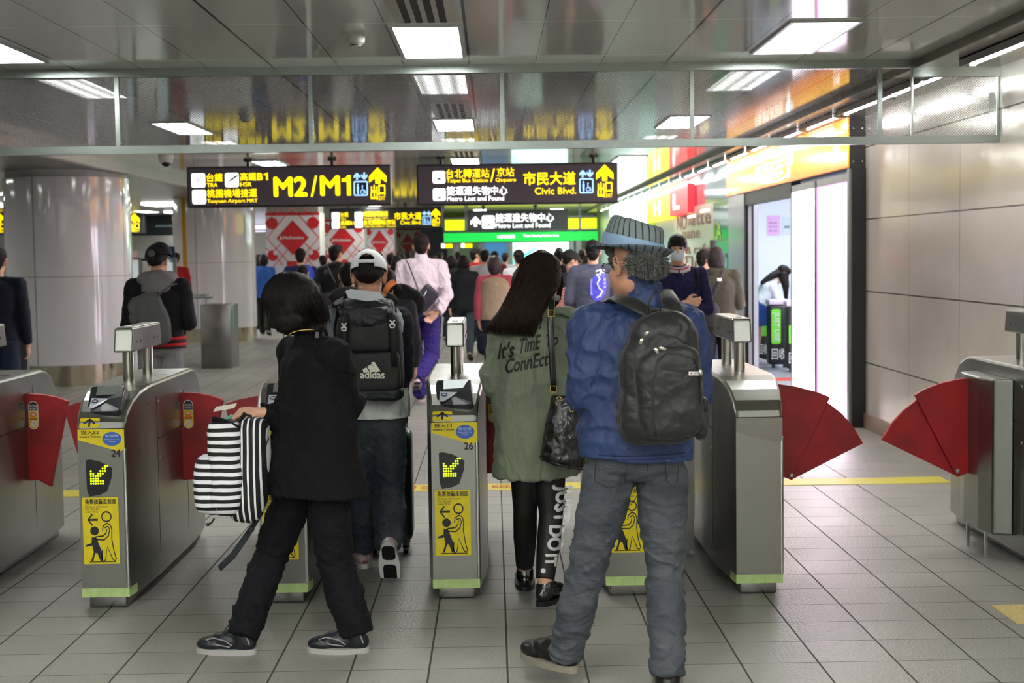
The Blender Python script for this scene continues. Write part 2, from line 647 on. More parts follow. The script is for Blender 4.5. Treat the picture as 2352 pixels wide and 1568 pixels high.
def ceiling_material():
    m = mat('ceiling_panels', (158, 160, 154), rough=0.08, metal=0.2)
    g = NB(m)
    tc = g.n('ShaderNodeTexCoord')
    sx = g.n('ShaderNodeSeparateXYZ')
    g.l(tc.outputs['Object'], sx.inputs[0])
    def band(coord, off, per, w):
        u = g.math('DIVIDE', g.math('SUBTRACT', coord, off), per)
        f = g.math('ABSOLUTE', g.math('SUBTRACT', g.math('FRACT', g.math('ADD', u, 50.5)), 0.5))
        return g.math('LESS_THAN', f, w/per/2)
    wide = band(sx.outputs[0], -0.132, 1.27, 0.016)
    thin = band(sx.outputs[0], -0.132, 1.27/3, 0.006)
    row = band(sx.outputs[1], 7.6, 1.325, 0.011)
    c = g.mix(thin, lin((232, 233, 228)), lin((80, 80, 76)))
    c = g.mix(row, c, (1.0, 1.0, 0.97, 1))
    c = g.mix(wide, c, lin((16, 16, 16)))
    g.l(c, g.b.inputs['Base Color'])
    g.l(g.math('SUBTRACT', 0.2, g.math('MULTIPLY', g.math('MAXIMUM', wide, row), 0.2)), g.b.inputs['Metallic'])
    # each panel hangs a touch differently, and is slightly wavy
    n1 = g.n('ShaderNodeTexNoise'); n1.inputs['Scale'].default_value = 1.6; n1.inputs['Detail'].default_value = 1
    g.l(tc.outputs['Object'], n1.inputs[0])
    mp = g.n('ShaderNodeMapping'); mp.inputs['Scale'].default_value = (260, 3, 1)
    g.l(tc.outputs['Object'], mp.inputs[0])
    n2 = g.n('ShaderNodeTexNoise'); n2.inputs['Scale'].default_value = 1.0
    g.l(mp.outputs[0], n2.inputs[0])
    h = g.math('ADD', g.math('MULTIPLY', n1.outputs['Fac'], 1.0), g.math('MULTIPLY', n2.outputs['Fac'], 0.002))
    bp = g.n('ShaderNodeBump'); bp.inputs['Strength'].default_value = 0.4; bp.inputs['Distance'].default_value = 0.0022
    g.l(h, bp.inputs['Height'])
    g.l(bp.outputs[0], g.b.inputs['Normal'])
    return m

def wall_material():
    m = mat('beige_wall_panels', (198, 188, 172), rough=0.16, metal=0.0, spec=0.6)
    g = NB(m)
    tc = g.n('ShaderNodeTexCoord')
    sx = g.n('ShaderNodeSeparateXYZ')
    g.l(tc.outputs['Object'], sx.inputs[0])
    def band(coord, off, per, w):
        u = g.math('DIVIDE', g.math('SUBTRACT', coord, off), per)
        f = g.math('ABSOLUTE', g.math('SUBTRACT', g.math('FRACT', g.math('ADD', u, 50.5)), 0.5))
        return g.math('LESS_THAN', f, w/per/2)
    ln = g.math('MAXIMUM', band(sx.outputs[1], 11.30, 1.235, 0.006), band(sx.outputs[2], 1.857, 0.635, 0.011))
    n1 = g.n('ShaderNodeTexNoise'); n1.inputs['Scale'].default_value = 2.2; n1.inputs['Detail'].default_value = 4
    g.l(tc.outputs['Object'], n1.inputs[0])
    c = g.mix(n1.outputs['Fac'], lin((232, 224, 214)), lin((216, 206, 194)))
    c = g.mix(ln, c, lin((96, 88, 78)))
    g.l(c, g.b.inputs['Base Color'])
    g.b.inputs['Metallic'].default_value = 0.35
    bp = g.n('ShaderNodeBump'); bp.inputs['Strength'].default_value = 0.6; bp.inputs['Distance'].default_value = 0.012
    g.l(g.math('SUBTRACT', g.math('MULTIPLY', n1.outputs['Fac'], 0.6), g.math('MULTIPLY', ln, 0.1)), bp.inputs['Height'])
    g.l(bp.outputs[0], g.b.inputs['Normal'])
    return m

M_FLOOR = floor_material(); M_CEIL = ceiling_material(); M_WALL = wall_material()

def struct(o, **kw):
    o['kind'] = 'structure'
    for k, v in kw.items():
        o[k] = v
    return o

XW = 3.31          # right wall
XS = 2.77          # step in the ceiling
YC = 9.30          # glass smoke curtain
# ------------------------------------------------------------------ shell
mb = MB(); mb.box((-16, -24, -0.1), (9, 62, 0.0)); struct(mb.build('floor', M_FLOOR))
mb = MB(); mb.box((-4.72, -24, CEIL), (XS, 62, CEIL+0.08)); struct(mb.build('ceiling', M_CEIL))
M_CEIL2 = mat('ceiling_strip', (190, 184, 168), rough=0.2, metal=0.55, bump=0.05, bscale=2.0)
mb = MB()
mb.box((XS, -24, CEIL-0.055), (XW, 62, CEIL+0.02))
mb.box((XS-0.012, -24, CEIL-0.055), (XS, 62, CEIL), 1)
struct(mb.build('ceiling.001', [M_CEIL2, mat('step_face', (96, 92, 82), rough=0.4, metal=0.3)]))
M_CEIL3 = mat('left_ceiling', (128, 130, 126), rough=0.3, metal=0.3)
mb = MB(); mb.box((-16, -24, CEIL-0.09), (-4.82, 62, CEIL)); struct(mb.build('ceiling.002', M_CEIL3))
mb = MB(); mb.box((-4.82, -24, CEIL-0.12), (-4.72, 62, CEIL+0.02)); struct(mb.build('trim_1', mat('ceiling_trim', (216, 206, 200), rough=0.35)))
mb = MB(); mb.box((XW, -24, 0), (XW+0.2, 12.62, CEIL)); struct(mb.build('wall_right', M_WALL))
mb = MB(); mb.box((XW-0.02, -24, 0), (XW+0.001, 12.6, 0.13)); struct(mb.build('baseboard_right', mat('granite_base', (150, 122, 104), rough=0.35, var=0.35, vscale=90)))
mb = MB(); mb.box((-16.2, -24, 0), (-16, 62, CEIL)); struct(mb.build('wall_left', mat('far_left_wall', (150, 150, 146), rough=0.5)))
mb = MB(); mb.box((-16, -24.2, 0), (9, -24, CEIL)); struct(mb.build('wall_back', mat('back_wall', (150, 150, 146), rough=0.6)))
mb = MB(); mb.box((-16, 58, 0), (9, 58.2, CEIL)); struct(mb.build('wall_far', mat('far_wall', (150, 152, 150), rough=0.4)))
# yellow line across the floor with faded red writing
mb = MB()
mb.box((-6.2, 9.56, 0.0), (3.1, 9.82, 0.003))
fl = struct(mb.build('floor_marking', mat('yellow_floor_tape', (226, 210, 70), rough=0.5, var=0.15, vscale=3)))
mb = MB()
for x0 in (-2.05, -0.62, 0.9, -3.4):
    put_text(mb, '請 勿 跨 越 黃 線 KEEP BEHIND', (x0, 9.61, x0+1.05, 9.77), lambda x, y: V((x, y, 0.0045)), bold=0.01) if x0 == -0.62 else None
put_text(mb, '出口 EXIT', (-0.52, 9.60, -0.30, 9.79), lambda x, y: V((x, y, 0.0045)), bold=0.01) if False else None
mb.build('lettering', mat('faded_red_paint', (224, 120, 60), rough=0.6), fl)
# tactile yellow tile, bottom right
mb = MB()
mb.box((2.20, 5.93, 0), (2.50, 6.24, 0.004))
for i in range(6):
    for j in range(6):
        mb.ell((2.225+i*0.05, 5.96+j*0.05, 0.004), (0.012, 0.012, 0.005), None, 10, 4)
o = mb.build('tactile_tile', mat('tactile_yellow', (206, 186, 120), rough=0.6))
label(o, 'small cream yellow tactile paving tile with round studs near the right-hand gate', 'paving')

# ------------------------------------------------------------------ ceiling lights (near the lens they show four tubes behind a diffuser)
def ceiling_light(x0, x1, y0, y1, lab, grp='square ceiling lights in the metal panels'):
    t = thing('ceiling_light', lab, 'light', ((x0+x1)/2, (y0+y1)/2, CEIL), 0, grp)
    cx, cy = (x1-x0)/2, (y1-y0)/2
    m = MB()
    w = 0.02
    m.box((-cx-w, -cy-w, -0.012), (cx+w, -cy, 0.0)); m.box((-cx-w, cy, -0.012), (cx+w, cy+w, 0.0))
    m.box((-cx-w, -cy, -0.012), (-cx, cy, 0.0)); m.box((cx, -cy, -0.012), (cx+w, cy, 0.0))
    m.build('frame', M_FRAMEW, t)
    m = MB(); m.box((-cx, -cy, -0.006), (cx, cy, 0.0))
    m.build('diffuser', M_LAMPV, t)
    return t
def lamp_variation():
    m = mat('lamp_diffuser_tubes', (252, 253, 248), rough=0.4, emis=LIGHT_E)
    g = NB(m)
    tc = g.n('ShaderNodeTexCoord'); sx = g.n('ShaderNodeSeparateXYZ')
    g.l(tc.outputs['Object'], sx.inputs[0])
    s = g.math('SINE', g.math('MULTIPLY', sx.outputs[0], 2*math.pi/0.115))
    s = g.math('ADD', g.math('MULTIPLY', s, 0.45), 0.8)
    g.l(g.math('MULTIPLY', s, LIGHT_E), g.b.inputs['Emission Strength'])
    return m
M_LAMPV = lamp_variation()
rows = [('above the gates', 7.69), ('just beyond the glass screen', 12.95), ('over the big direction signs', 18.25), ('beyond the big signs', 23.55), ('far along the hall', 28.85), ('towards the small signs', 34.15), ('near the green band', 39.45)]
cols = [('left', -3.06, -2.74), ('centre', -0.52, -0.17), ('right', 1.63, 1.98)]
for rl, y in rows:
    for cl, a, b in cols:
        ceiling_light(a, b, y, y+1.19, 'white ceiling light %s, the %s one of its row' % (rl, {'left': 'leftmost', 'centre': 'middle', 'right': 'rightmost'}[cl]))
# unseen rows behind the camera; extra rows and columns are added for fill light
for y in (2.4, -0.25, -2.9, -5.55, -8.2, -10.85, -13.5, -18.8):
    for x in (-2.9, -0.35, 1.8) if y > 0 else (-4.2, -2.9, -1.6, -0.35, 0.9, 1.8):
        ceiling_light(x-0.17, x+0.17, y, y+1.19, 'white ceiling light behind the camera position', 'ceiling lights behind the gates hall')
for y in (-2.9, 2.4, 7.69, 12.95, 18.25, 23.55, 28.85, 34.15, 39.45):  # more lamps added here to brighten the left ceiling and the columns
    for x in (-8.4, -12.2):
        t = ceiling_light(x-0.17, x+0.17, y, y+1.19, 'white ceiling light in the hall left of the columns', 'ceiling lights in the left hall')
        t.location.z = CEIL-0.09

def ceiling_vent(y0, y1, lab, xc=-0.33):
    t = thing('ceiling_vent', lab, 'vent', (xc, y0, CEIL), 0, 'slotted air vents in the ceiling')
    m = MB(); m.box((-0.165, 0, -0.006), (0.165, y1-y0, 0)); m.build('plate', mat('vent_plate', (176, 170, 160), rough=0.35, metal=0.5), t)
    m = MB()
    for k in range(4):
        x = -0.115 + k*0.062
        m.box((x, 0.02, -0.0075), (x+0.036, y1-y0-0.02, -0.0055))
    m.build('slot', mat('vent_black', (16, 16, 18), rough=0.7), t)
ceiling_vent(6.3, 7.58, 'slotted air vent beside the nearest middle ceiling light')
ceiling_vent(11.6, 12.86, 'slotted air vent seen through the glass screen')
ceiling_vent(17.0, 18.15, 'slotted air vent above the right big direction sign')

def detector(x, y, lab):
    t = thing('smoke_detector', lab, 'smoke detector', (x, y, CEIL), 0, 'smoke detectors on the ceiling')
    m = MB(); m.cyl((0, 0, 0), (0, 0, -0.012), 0.06, 0.06, 28); m.cyl((0, 0, -0.012), (0, 0, -0.05), 0.052, 0.05, 28)
    m.build('body', mat('detector_white', (206, 208, 198), rough=0.4), t)
    m = MB(); m.cyl((0, 0, -0.05), (0, 0, -0.062), 0.044, 0.034, 28); m.cyl((0, 0, -0.066), (0, 0, -0.07), 0.03, 0.026, 28)
    m.build('cap', mat('detector_cap', (190, 192, 184), rough=0.4), t)
    m = MB(); m.cyl((0, 0, -0.062), (0, 0, -0.066), 0.03, 0.03, 28); m.build('sensing_slot', M_BLACK, t)
detector(-0.74, 7.95, 'white round smoke detector left of the nearest middle ceiling light')
detector(-2.1, 12.3, 'white round smoke detector seen through the glass screen')
def dome(x, y, lab):
    t = thing('security_camera', lab, 'security camera', (x, y, CEIL), 0)
    m = MB(); m.cyl((0, 0, 0), (0, 0, -0.03), 0.09, 0.09, 24); m.ell((0, 0, -0.05), (0.085, 0.085, 0.06), None, 20, 10)
    m.build('housing', M_WHITE, t)
    m = MB(); m.ell((0.005, -0.02, -0.085), (0.055, 0.055, 0.05), None, 18, 10); m.build('lens_dome', mat('lens_black', (10, 10, 12), rough=0.05), t)
dome(-3.9, 17.2, 'white dome security camera hanging left of the left big sign')

# ------------------------------------------------------------------ linear lamps in the right ceiling strip
M_TUBE = mat('linear_tube', (255, 255, 255), rough=0.4, emis=LIGHT_E*1.3)
k = 0
y = 7.0
names = ['nearest the camera over the ticket gates', 'over the far end of the gates', 'just past the glass screen', 'before the orange shop sign']
while y < 38:
    lab = 'slim tube light in the right ceiling strip, ' + (names[k] if k < 4 else ('%s of the tubes along the shop fronts' % ['first', 'second', 'third', 'fourth', 'fifth', 'sixth', 'seventh', 'eighth', 'ninth', 'tenth', 'eleventh', 'twelfth', 'thirteenth', 'fourteenth', 'fifteenth', 'sixteenth', 'seventeenth', 'eighteenth', 'nineteenth', 'twentieth'][k-4]))
    if k == 0: y = 7.62
    if 8.0 < y < 9.31: y = 9.36
    t = thing('linear_lamp', lab, 'light', (2.98, y, CEIL-0.055), 0, 'tube lights in the right ceiling strip')
    m = MB(); m.box((-0.07, 0, -0.008), (0.07, 1.26, 0.0)); m.box((-0.07, 0, -0.05), (-0.06, 1.26, 0)); m.box((-0.07, -0.02, -0.05), (0.07, 0.0, 0.0), 0); m.build('channel', mat('lamp_channel', (150, 146, 150), rough=0.15, metal=0.9), t)
    m = MB(); m.cyl((0.0, 0.05, -0.032), (0.0, 1.21, -0.032), 0.015, 0.015, 12); m.build('tube', M_TUBE, t)
    m = MB(); m.box((-0.02, 0.0, -0.05), (0.02, 0.05, -0.008)); m.box((-0.02, 1.21, -0.05), (0.02, 1.26, -0.008)); m.build('end_cap', M_WHITE, t)
    y += 1.42
    k += 1

# ------------------------------------------------------------------ glass smoke curtain
def glass_mat(name, tint=(225, 228, 228), refl=0.10, wire=True):
    m = bpy.data.materials.new(name); m.use_nodes = True
    nt = m.node_tree; nt.nodes.clear()
    g = NB(m)
    out = g.n('ShaderNodeOutputMaterial')
    tr = g.n('ShaderNodeBsdfTransparent'); tr.inputs[0].default_value = lin(tint)
    gl = g.n('ShaderNodeBsdfGlossy'); gl.inputs['Roughness'].default_value = 0.01
    fr = g.n('ShaderNodeFresnel'); fr.inputs[0].default_value = 1.5
    f = g.math('ADD', g.math('MULTIPLY', fr.outputs[0], 0.6), refl)
    mx = g.n('ShaderNodeMixShader')
    g.l(f, mx.inputs[0]); g.l(tr.outputs[0], mx.inputs[1]); g.l(gl.outputs[0], mx.inputs[2])
    last = mx.outputs[0]
    if wire:
        tc = g.n('ShaderNodeTexCoord'); sx = g.n('ShaderNodeSeparateXYZ'); g.l(tc.outputs['Object'], sx.inputs[0])
        a = g.math('ADD', sx.outputs[0], sx.outputs[2]); b = g.math('SUBTRACT', sx.outputs[0], sx.outputs[2])
        la = g.math('LESS_THAN', g.math('FRACT', g.math('MULTIPLY', g.math('ADD', a, 20), 1/0.017)), 0.10)
        lb = g.math('LESS_THAN', g.math('FRACT', g.math('MULTIPLY', g.math('ADD', b, 20), 1/0.017)), 0.10)
        df = g.n('ShaderNodeBsdfDiffuse'); df.inputs[0].default_value = lin((120, 112, 116))
        m2 = g.n('ShaderNodeMixShader')
        g.l(g.math('MULTIPLY', g.math('MAXIMUM', la, lb), 0.65), m2.inputs[0])
        g.l(last, m2.inputs[1]); g.l(df.outputs[0], m2.inputs[2])
        last = m2.outputs[0]
    g.l(last, out.inputs[0])
    _M[name] = m
    return m
M_GLASS = glass_mat('wired_glass', refl=0.006)
M_CLEAR = glass_mat('clear_glass', refl=0.05, wire=False)
M_RAIL = mat('rail_metal', (160, 170, 166), rough=0.25, metal=0.9, bump=0.04, bscale=1.0, stretch=(2, 300, 300))
tc_ = thing('glass_screen', 'hanging wired glass screen with steel rails right across the hall under the ceiling', 'glass screen', (0, YC, CEIL))
m = MB()
m.box((-7.0, -0.03, -0.055), (XS-0.03, 0.03, 0.0)); m.box((XS-0.03, -0.03, -0.115), (XW, 0.03, -0.055))
m.build('top_rail', M_RAIL, tc_)
m = MB(); m.box((-7.0, -0.03, -0.545), (XW, 0.03, -0.495)); m.build('bottom_rail', M_RAIL, tc_)
xs = [-7.0, -6.13, -4.88, -3.63, -2.41, -1.165, 0.075, 1.305, 2.53, 2.74, 3.3]
for a, b in zip(xs[:-1], xs[1:]):
    m = MB(); m.box((a+0.01, -0.004, -0.495), (b-0.01, 0.004, -0.055 if b < 2.74 else -0.115)); m.build('glass_pane', M_GLASS, tc_)
for i, x in enumerate(xs[1:]):
    w = 0.014 if abs(x-2.74) > 0.01 and x < 3.2 else 0.006
    m = MB(); m.box((x-w, -0.016, -0.495), (x+w, 0.016, -0.055)); m.build('mullion', M_RAIL, tc_)
m = MB(); m.box((3.24, -0.02, -0.33), (3.275, -0.006, -0.22)); m.build('sticker', M_WHITE, tc_)

# ------------------------------------------------------------------ round columns
M_COL = mat('column_panels', (232, 228, 232), rough=0.07, metal=0.0, coat=0.8, spec=0.6)
M_JOINT = mat('column_joint', (150, 138, 128), rough=0.6)
def column(name, x, y, r, lab, zj):
    t = thing(name, lab, 'column', (x, y, 0))
    m = MB(); m.cyl((0, 0, 0.26), (0, 0, 2.64), r, r, 96, caps=False); m.build('shaft', M_COL, t)
    m = MB(); m.cyl((0, 0, 0), (0, 0, 0.26), r-0.02, r-0.02, 96); m.build('base_ring', mat('base_ring_metal', (190, 180, 160), rough=0.12, metal=1.0), t)
    m = MB(); m.cyl((0, 0, 2.64), (0, 0, CEIL-0.09), r-0.03, r-0.03, 96); m.build('collar', mat('collar_white', (196, 194, 192), rough=0.4), t)
    m = MB()
    for z in zj:
        m.cyl((0, 0, z-0.004), (0, 0, z+0.004), r+0.001, r+0.001, 96, caps=False)
    for a in (255, 165, 345, 75):
        a = math.radians(a)
        c, s = math.cos(a), math.sin(a)
        u = V((-s, c, 0))*0.006
        p = V((c, s, 0))*(r+0.0015)
        m.quad(p-u+V((0, 0, 0.26)), p+u+V((0, 0, 0.26)), p+u+V((0, 0, 2.64)), p-u+V((0, 0, 2.64)))
    m.build('joint', M_JOINT, t)
    return t
column('round_column', -5.55, 18.75, 0.80, 'big glossy white round column behind the leftmost ticket gates', (1.38,))
column('round_column', -5.37, 27.6, 0.78, 'second white round column farther back, behind the man in the black cap', (1.5,))

# ------------------------------------------------------------------ hanging direction signs
M_SIGN = mat('sign_face', (66, 58, 66), rough=0.4, emis=0.16)
M_SIGN2 = mat('sign_face_dark', (40, 44, 44), rough=0.4, emis=0.06)
M_SIGNB = mat('sign_box', (26, 24, 26), rough=0.4)
M_SY = mat('sign_yellow', (255, 226, 0), rough=0.5, emis=1.1)
M_SW = mat('sign_white', (255, 255, 255), rough=0.5, emis=1.25)
M_SB = mat('sign_blue', (150, 200, 255), rough=0.5, emis=1.1)
M_SK = mat('sign_black', (30, 30, 34), rough=0.5)

class SignFace:
    """letters placed by their pixel box in the photograph's sign, turned into metres on the sign's own face"""
    def __init__(s, x0, y0, x1, y1, w, h):
        s.a = (x0, y0, x1, y1); s.w = w; s.h = h
        s.Y = MB(); s.Wt = MB(); s.B = MB(); s.K = MB()
    def fn(s, dy=0.0):
        x0, y0, x1, y1 = s.a
        return lambda x, y: V(((x-x0)/(x1-x0)*s.w - s.w/2, -dy, (-(y) - (-y1))/(y1-y0)*s.h * 1.0 if False else (y1+y)/(y1-y0)*s.h))
def face_fn(x0, y0, x1, y1, w, h, dy):
    # photo pixel (x right, y given NEGATED so that up is up) -> local metres, face at y = -dy
    return lambda x, y: V(((x-x0)/(x1-x0)*w - w/2, -dy, (y1 + y)/(y1-y0)*h))

def T(mb_, s, x0, y0, x1, y1, fn, mi=0, bold=0.015, **kw):
    """string in a photo box (top y0, bottom y1)"""
    put_text(mb_, s, (x0, -y1, x1, -y0), fn, mi, bold, **kw)

def one(mb_, x0, y0, x1, y1, fn):
    w, h = x1-x0, y1-y0
    poly(mb_, [(x0+w*.55, -y1), (x1, -y1), (x1, -y0), (x0+w*.62, -y0), (x0+w*.45, -(y0+h*.12)), (x0, -(y0+h*.16)), (x0, -(y0+h*.32)), (x0+w*.55, -(y0+h*.32))], fn)

def lift_picto(mbs, x0, y0, x1, y1, fn, fk):
    """lift pictogram: rounded frame with two figures, two arrows above"""
    w = x1-x0
    my = y0 + (y1-y0)*0.36
    outer = rrect(x0, -y1, x1, -my, w*0.12)
    poly(mbs['B'], outer, fn)
    poly(mbs['K'], rrect(x0+w*.1, -y1+w*.1, x1-w*.1, -my-w*.1, w*0.05), fk)
    f2 = mbs['f2']
    # standing person, wheelchair
    poly(mbs['B2'], circ(x0+w*.30, -(my+w*.26), w*.07, 10), f2)
    poly(mbs['B2'], [(x0+w*.22, -(my+w*.36)), (x0+w*.38, -(my+w*.36)), (x0+w*.36, -(y1-w*.14)), (x0+w*.24, -(y1-w*.14))], f2)
    poly(mbs['B2'], circ(x0+w*.62, -(my+w*.36), w*.055, 10), f2)
    stroke(mbs['B2'], circ(x0+w*.62, -(y1-w*.28), w*.13, 14), w*.05, f2, closed=True)
    stroke(mbs['B2'], [(x0+w*.6, -(my+w*.42)), (x0+w*.62, -(my+w*.62)), (x0+w*.76, -(my+w*.64)), (x0+w*.84, -(y1-w*.16))], w*.06, f2)
    poly(mbs['B'], arrow_up(x0+w*.25, -my+w*.06, w*.46, (my-y0)-w*.06, w*.12), fn)
    poly(mbs['B'], [(2*(x0+w*.76)-x, (-y0-my+w*.06) - y) for x, y in arrow_up(x0+w*.76, -my+w*.06, w*.46, (my-y0)-w*.06, w*.12)], fn)

def hang_sign(lab, d, x0, y0, x1, y1, depth, build, posts, face=M_SIGN):
    """a sign whose front face has these photo corners at distance d"""
    a = P(x0, (y0+y1)/2, d); b = P(x1, (y0+y1)/2, d); t_ = P((x0+x1)/2, y0, d); u_ = P((x0+x1)/2, y1, d)
    w = b.x-a.x; h = t_.z-u_.z
    t = thing('direction_sign', lab, 'sign', ((a.x+b.x)/2, d, u_.z), 0, None)
    m = MB(); m.box((-w/2, 0.0, 0), (w/2, depth, h), 0, 0.018); m.build('housing', M_SIGNB, t)
    m = MB(); m.box((-w/2+0.02, -0.004, 0.02), (w/2-0.02, 0.02, h-0.02)); m.build('face', face, t)
    fn = face_fn(x0, y0, x1, y1, w, h, 0.006); fk = face_fn(x0, y0, x1, y1, w, h, 0.007); f2 = face_fn(x0, y0, x1, y1, w, h, 0.008)
    ms = {'Y': MB(), 'W': MB(), 'B': MB(), 'K': MB(), 'B2': MB(), 'f2': f2}
    build(ms, fn, fk, f2)
    if ms['Y'].v: ms['Y'].build('yellow_lettering', M_SY, t)
    if ms['W'].v: ms['W'].build('white_lettering', M_SW, t)
    if ms['B'].v: ms['B'].build('lift_pictogram', M_SB, t)
    if ms['K'].v: ms['K'].build('pictogram', M_SK, t)
    if ms['B2'].v: ms['B2'].build('lift_figures', M_SB, t)
    for px in posts:
        x = P(px, y0, d).x - t.location.x
        m = MB(); m.cyl((x, depth/2, h-0.01), (x, depth/2, CEIL-u_.z), 0.02, 0.02, 12); m.cyl((x, depth/2, CEIL-u_.z-0.03), (x, depth/2, CEIL-u_.z), 0.05, 0.06, 16)
        m.build('hanger', M_SIGNB, t)
    return t

def exit_arrow(ms, fn, xc, y0, y1, w):
    """yellow arrow over the two characters for exit"""
    hh = y1-y0
    k = w/2
    ya = y0 + hh*0.5
    poly(ms['Y'], arrow_up(xc, -ya, w, hh*0.5, w*0.3), fn)
    T(ms['Y'], '出', xc-k*0.85, ya+hh*.03, xc-k*0.02, y1, fn, bold=0.035)
    T(ms['Y'], '口', xc+k*0.05, ya+hh*.03, xc+k*0.85, y0+hh*.85, fn, bold=0.035)
    T(ms['Y'], 'EXIT', xc+k*0.1, y0+hh*.88, xc+k*0.85, y1, fn, bold=0.01)

def tra_picto(ms, x0, y0, x1, y1, fn, fk):
    poly(ms['W'], rrect(x0, -y1, x1, -y0, (x1-x0)*.15), fn)
    cx, cy, r = (x0+x1)/2, -(y0+y1)/2, (x1-x0)*.3
    stroke(ms['K'], circ(cx, cy, r, 20), r*.14, fk, closed=True)
    stroke(ms['K'], [(cx-r*.6, cy), (cx+r*.6, cy)], r*.14, fk)
    stroke(ms['K'], [(cx, cy-r*.7), (cx, cy+r*.7)], r*.14, fk)
    stroke(ms['K'], circ(cx, cy, r*.45, 14), r*.12, fk, closed=True)

def hsr_picto(ms, x0, y0, x1, y1, fn, fk):
    poly(ms['W'], rrect(x0, -y1, x1, -y0, (x1-x0)*.15), fn)
    w = x1-x0
    poly(ms['K'], [(x0+w*.28, -(y0+w*.55)), (x0+w*.5, -(y0+w*.4)), (x0+w*.72, -(y0+w*.22)), (x0+w*.97, -(y0+w*.16)), (x0+w*.97, -(y0+w*.25)), (x0+w*.74, -(y0+w*.36)), (x0+w*.5, -(y0+w*.56)), (x0+w*.3, -(y0+w*.62))], fk)

def bag_picto(ms, x0, y0, x1, y1, fn, fk):
    poly(ms['W'], rrect(x0, -y1, x1, -y0, (x1-x0)*.15), fn)
    w = x1-x0
    stroke(ms['K'], [(x0+w*.3, -(y0+w*.62)), (x0+w*.3, -(y0+w*.8)), (x0+w*.72, -(y0+w*.8)), (x0+w*.72, -(y0+w*.62)), (x0+w*.6, -(y0+w*.62))], w*.06, fk)
    poly(ms['K'], [(x0+w*.42, -(y0+w*.66)), (x0+w*.62, -(y0+w*.66)), (x0+w*.62, -(y0+w*.76)), (x0+w*.42, -(y0+w*.76))], fk)
    stroke(ms['K'], [(x0+w*.62, -(y0+w*.5)), (x0+w*.74, -(y0+w*.38))], w*.07, fk)

def bus_picto(ms, x0, y0, x1, y1, fn, fk):
    poly(ms['W'], rrect(x0, -y1, x1, -y0, (x1-x0)*.15), fn)
    w = x1-x0
    stroke(ms['K'], rrect(x0+w*.25, -(y0+w*.7), x0+w*.75, -(y0+w*.25), w*.08), w*.03, fk, closed=True)
    poly(ms['K'], [(x0+w*.38, -(y0+w*.56)), (x0+w*.62, -(y0+w*.56)), (x0+w*.66, -(y0+w*.68)), (x0+w*.34, -(y0+w*.68))], fk)

def plane_picto(ms, x0, y0, x1, y1, fn, fk):
    poly(ms['W'], rrect(x0, -y1, x1, -y0, (x1-x0)*.15), fn)
    w = x1-x0
    poly(ms['K'], [(x0+w*.12, -(y0+w*.64)), (x0+w*.3, -(y0+w*.58)), (x0+w*.3, -(y0+w*.61)), (x0+w*.14, -(y0+w*.67))], fk)

def sign_a(ms, fn, fk, f2):
    tra_picto(ms, 440, 395, 472, 428, fn, fk); hsr_picto(ms, 517, 395, 549, 428, fn, fk); plane_picto(ms, 441, 433, 473, 466, fn, fk)
    Y = ms['Y']
    T(Y, '台鐵', 475, 396, 512, 415, fn, bold=.013); T(Y, 'TRA', 475, 418, 500, 427, fn)
    T(Y, '高鐵', 552, 395, 589, 414, fn, bold=.013); T(Y, 'B', 591, 396, 604, 413, fn, bold=.03); one(Y, 606, 396, 616, 413, fn); T(Y, 'HSR', 552, 417, 578, 427, fn)
    T(Y, '桃園機場捷運', 475, 432, 590, 452, fn, bold=.013); T(Y, 'Taoyuan Airport MRT', 475, 455, 591, 466, fn, bold=.015)
    T(Y, 'M2', 628, 405, 706, 452, fn, bold=.04); T(Y, '/', 713, 404, 729, 453, fn, bold=.013); T(Y, 'M', 735, 404, 781, 451, fn, bold=.04); one(Y, 785, 404, 806, 451, fn)
    lift_picto(ms, 812, 398, 845, 452, fn, fk)
    exit_arrow(ms, fn, 868, 387, 462, 40)
def sign_b(ms, fn, fk, f2):
    bus_picto(ms, 994, 390, 1023, 419, fn, fk); bag_picto(ms, 994, 430, 1023, 459, fn, fk)
    Y = ms['Y']
    T(Y, '台北轉運站', 1025, 386, 1124, 407, fn, bold=.01); T(Y, '/', 1126, 386, 1137, 417, fn, bold=.01); T(Y, '京站', 1141, 384, 1181, 405, fn, bold=.01)
    T(Y, 'Taipei Bus Station', 1026, 408, 1121, 420, fn, bold=.015); T(Y, 'Qsquare', 1138, 408, 1185, 419, fn, bold=.015)
    T(ms['W'], '捷運遺失物中心', 1025, 426, 1165, 447, fn, bold=.013); T(ms['W'], 'Metro Lost and Found', 1026, 449, 1157, 460, fn, bold=.01)
    T(Y, '市民大道', 1202, 395, 1322, 426, fn, bold=.025); T(Y, 'Civic Blvd.', 1228, 431, 1323, 447, fn, bold=.013)
    lift_picto(ms, 1330, 392, 1363, 446, fn, fk)
    exit_arrow(ms, fn, 1389, 380, 456, 40)
hang_sign('long dark hanging sign reading M2 / M1 with a yellow exit arrow', 17.9, 429, 380, 897, 474, 0.24, sign_a, (566, 760))
hang_sign('long dark hanging sign reading Civic Blvd. and Taipei Bus Station', 17.9, 957, 375, 1419, 469, 0.24, sign_b, (1012, 1365))
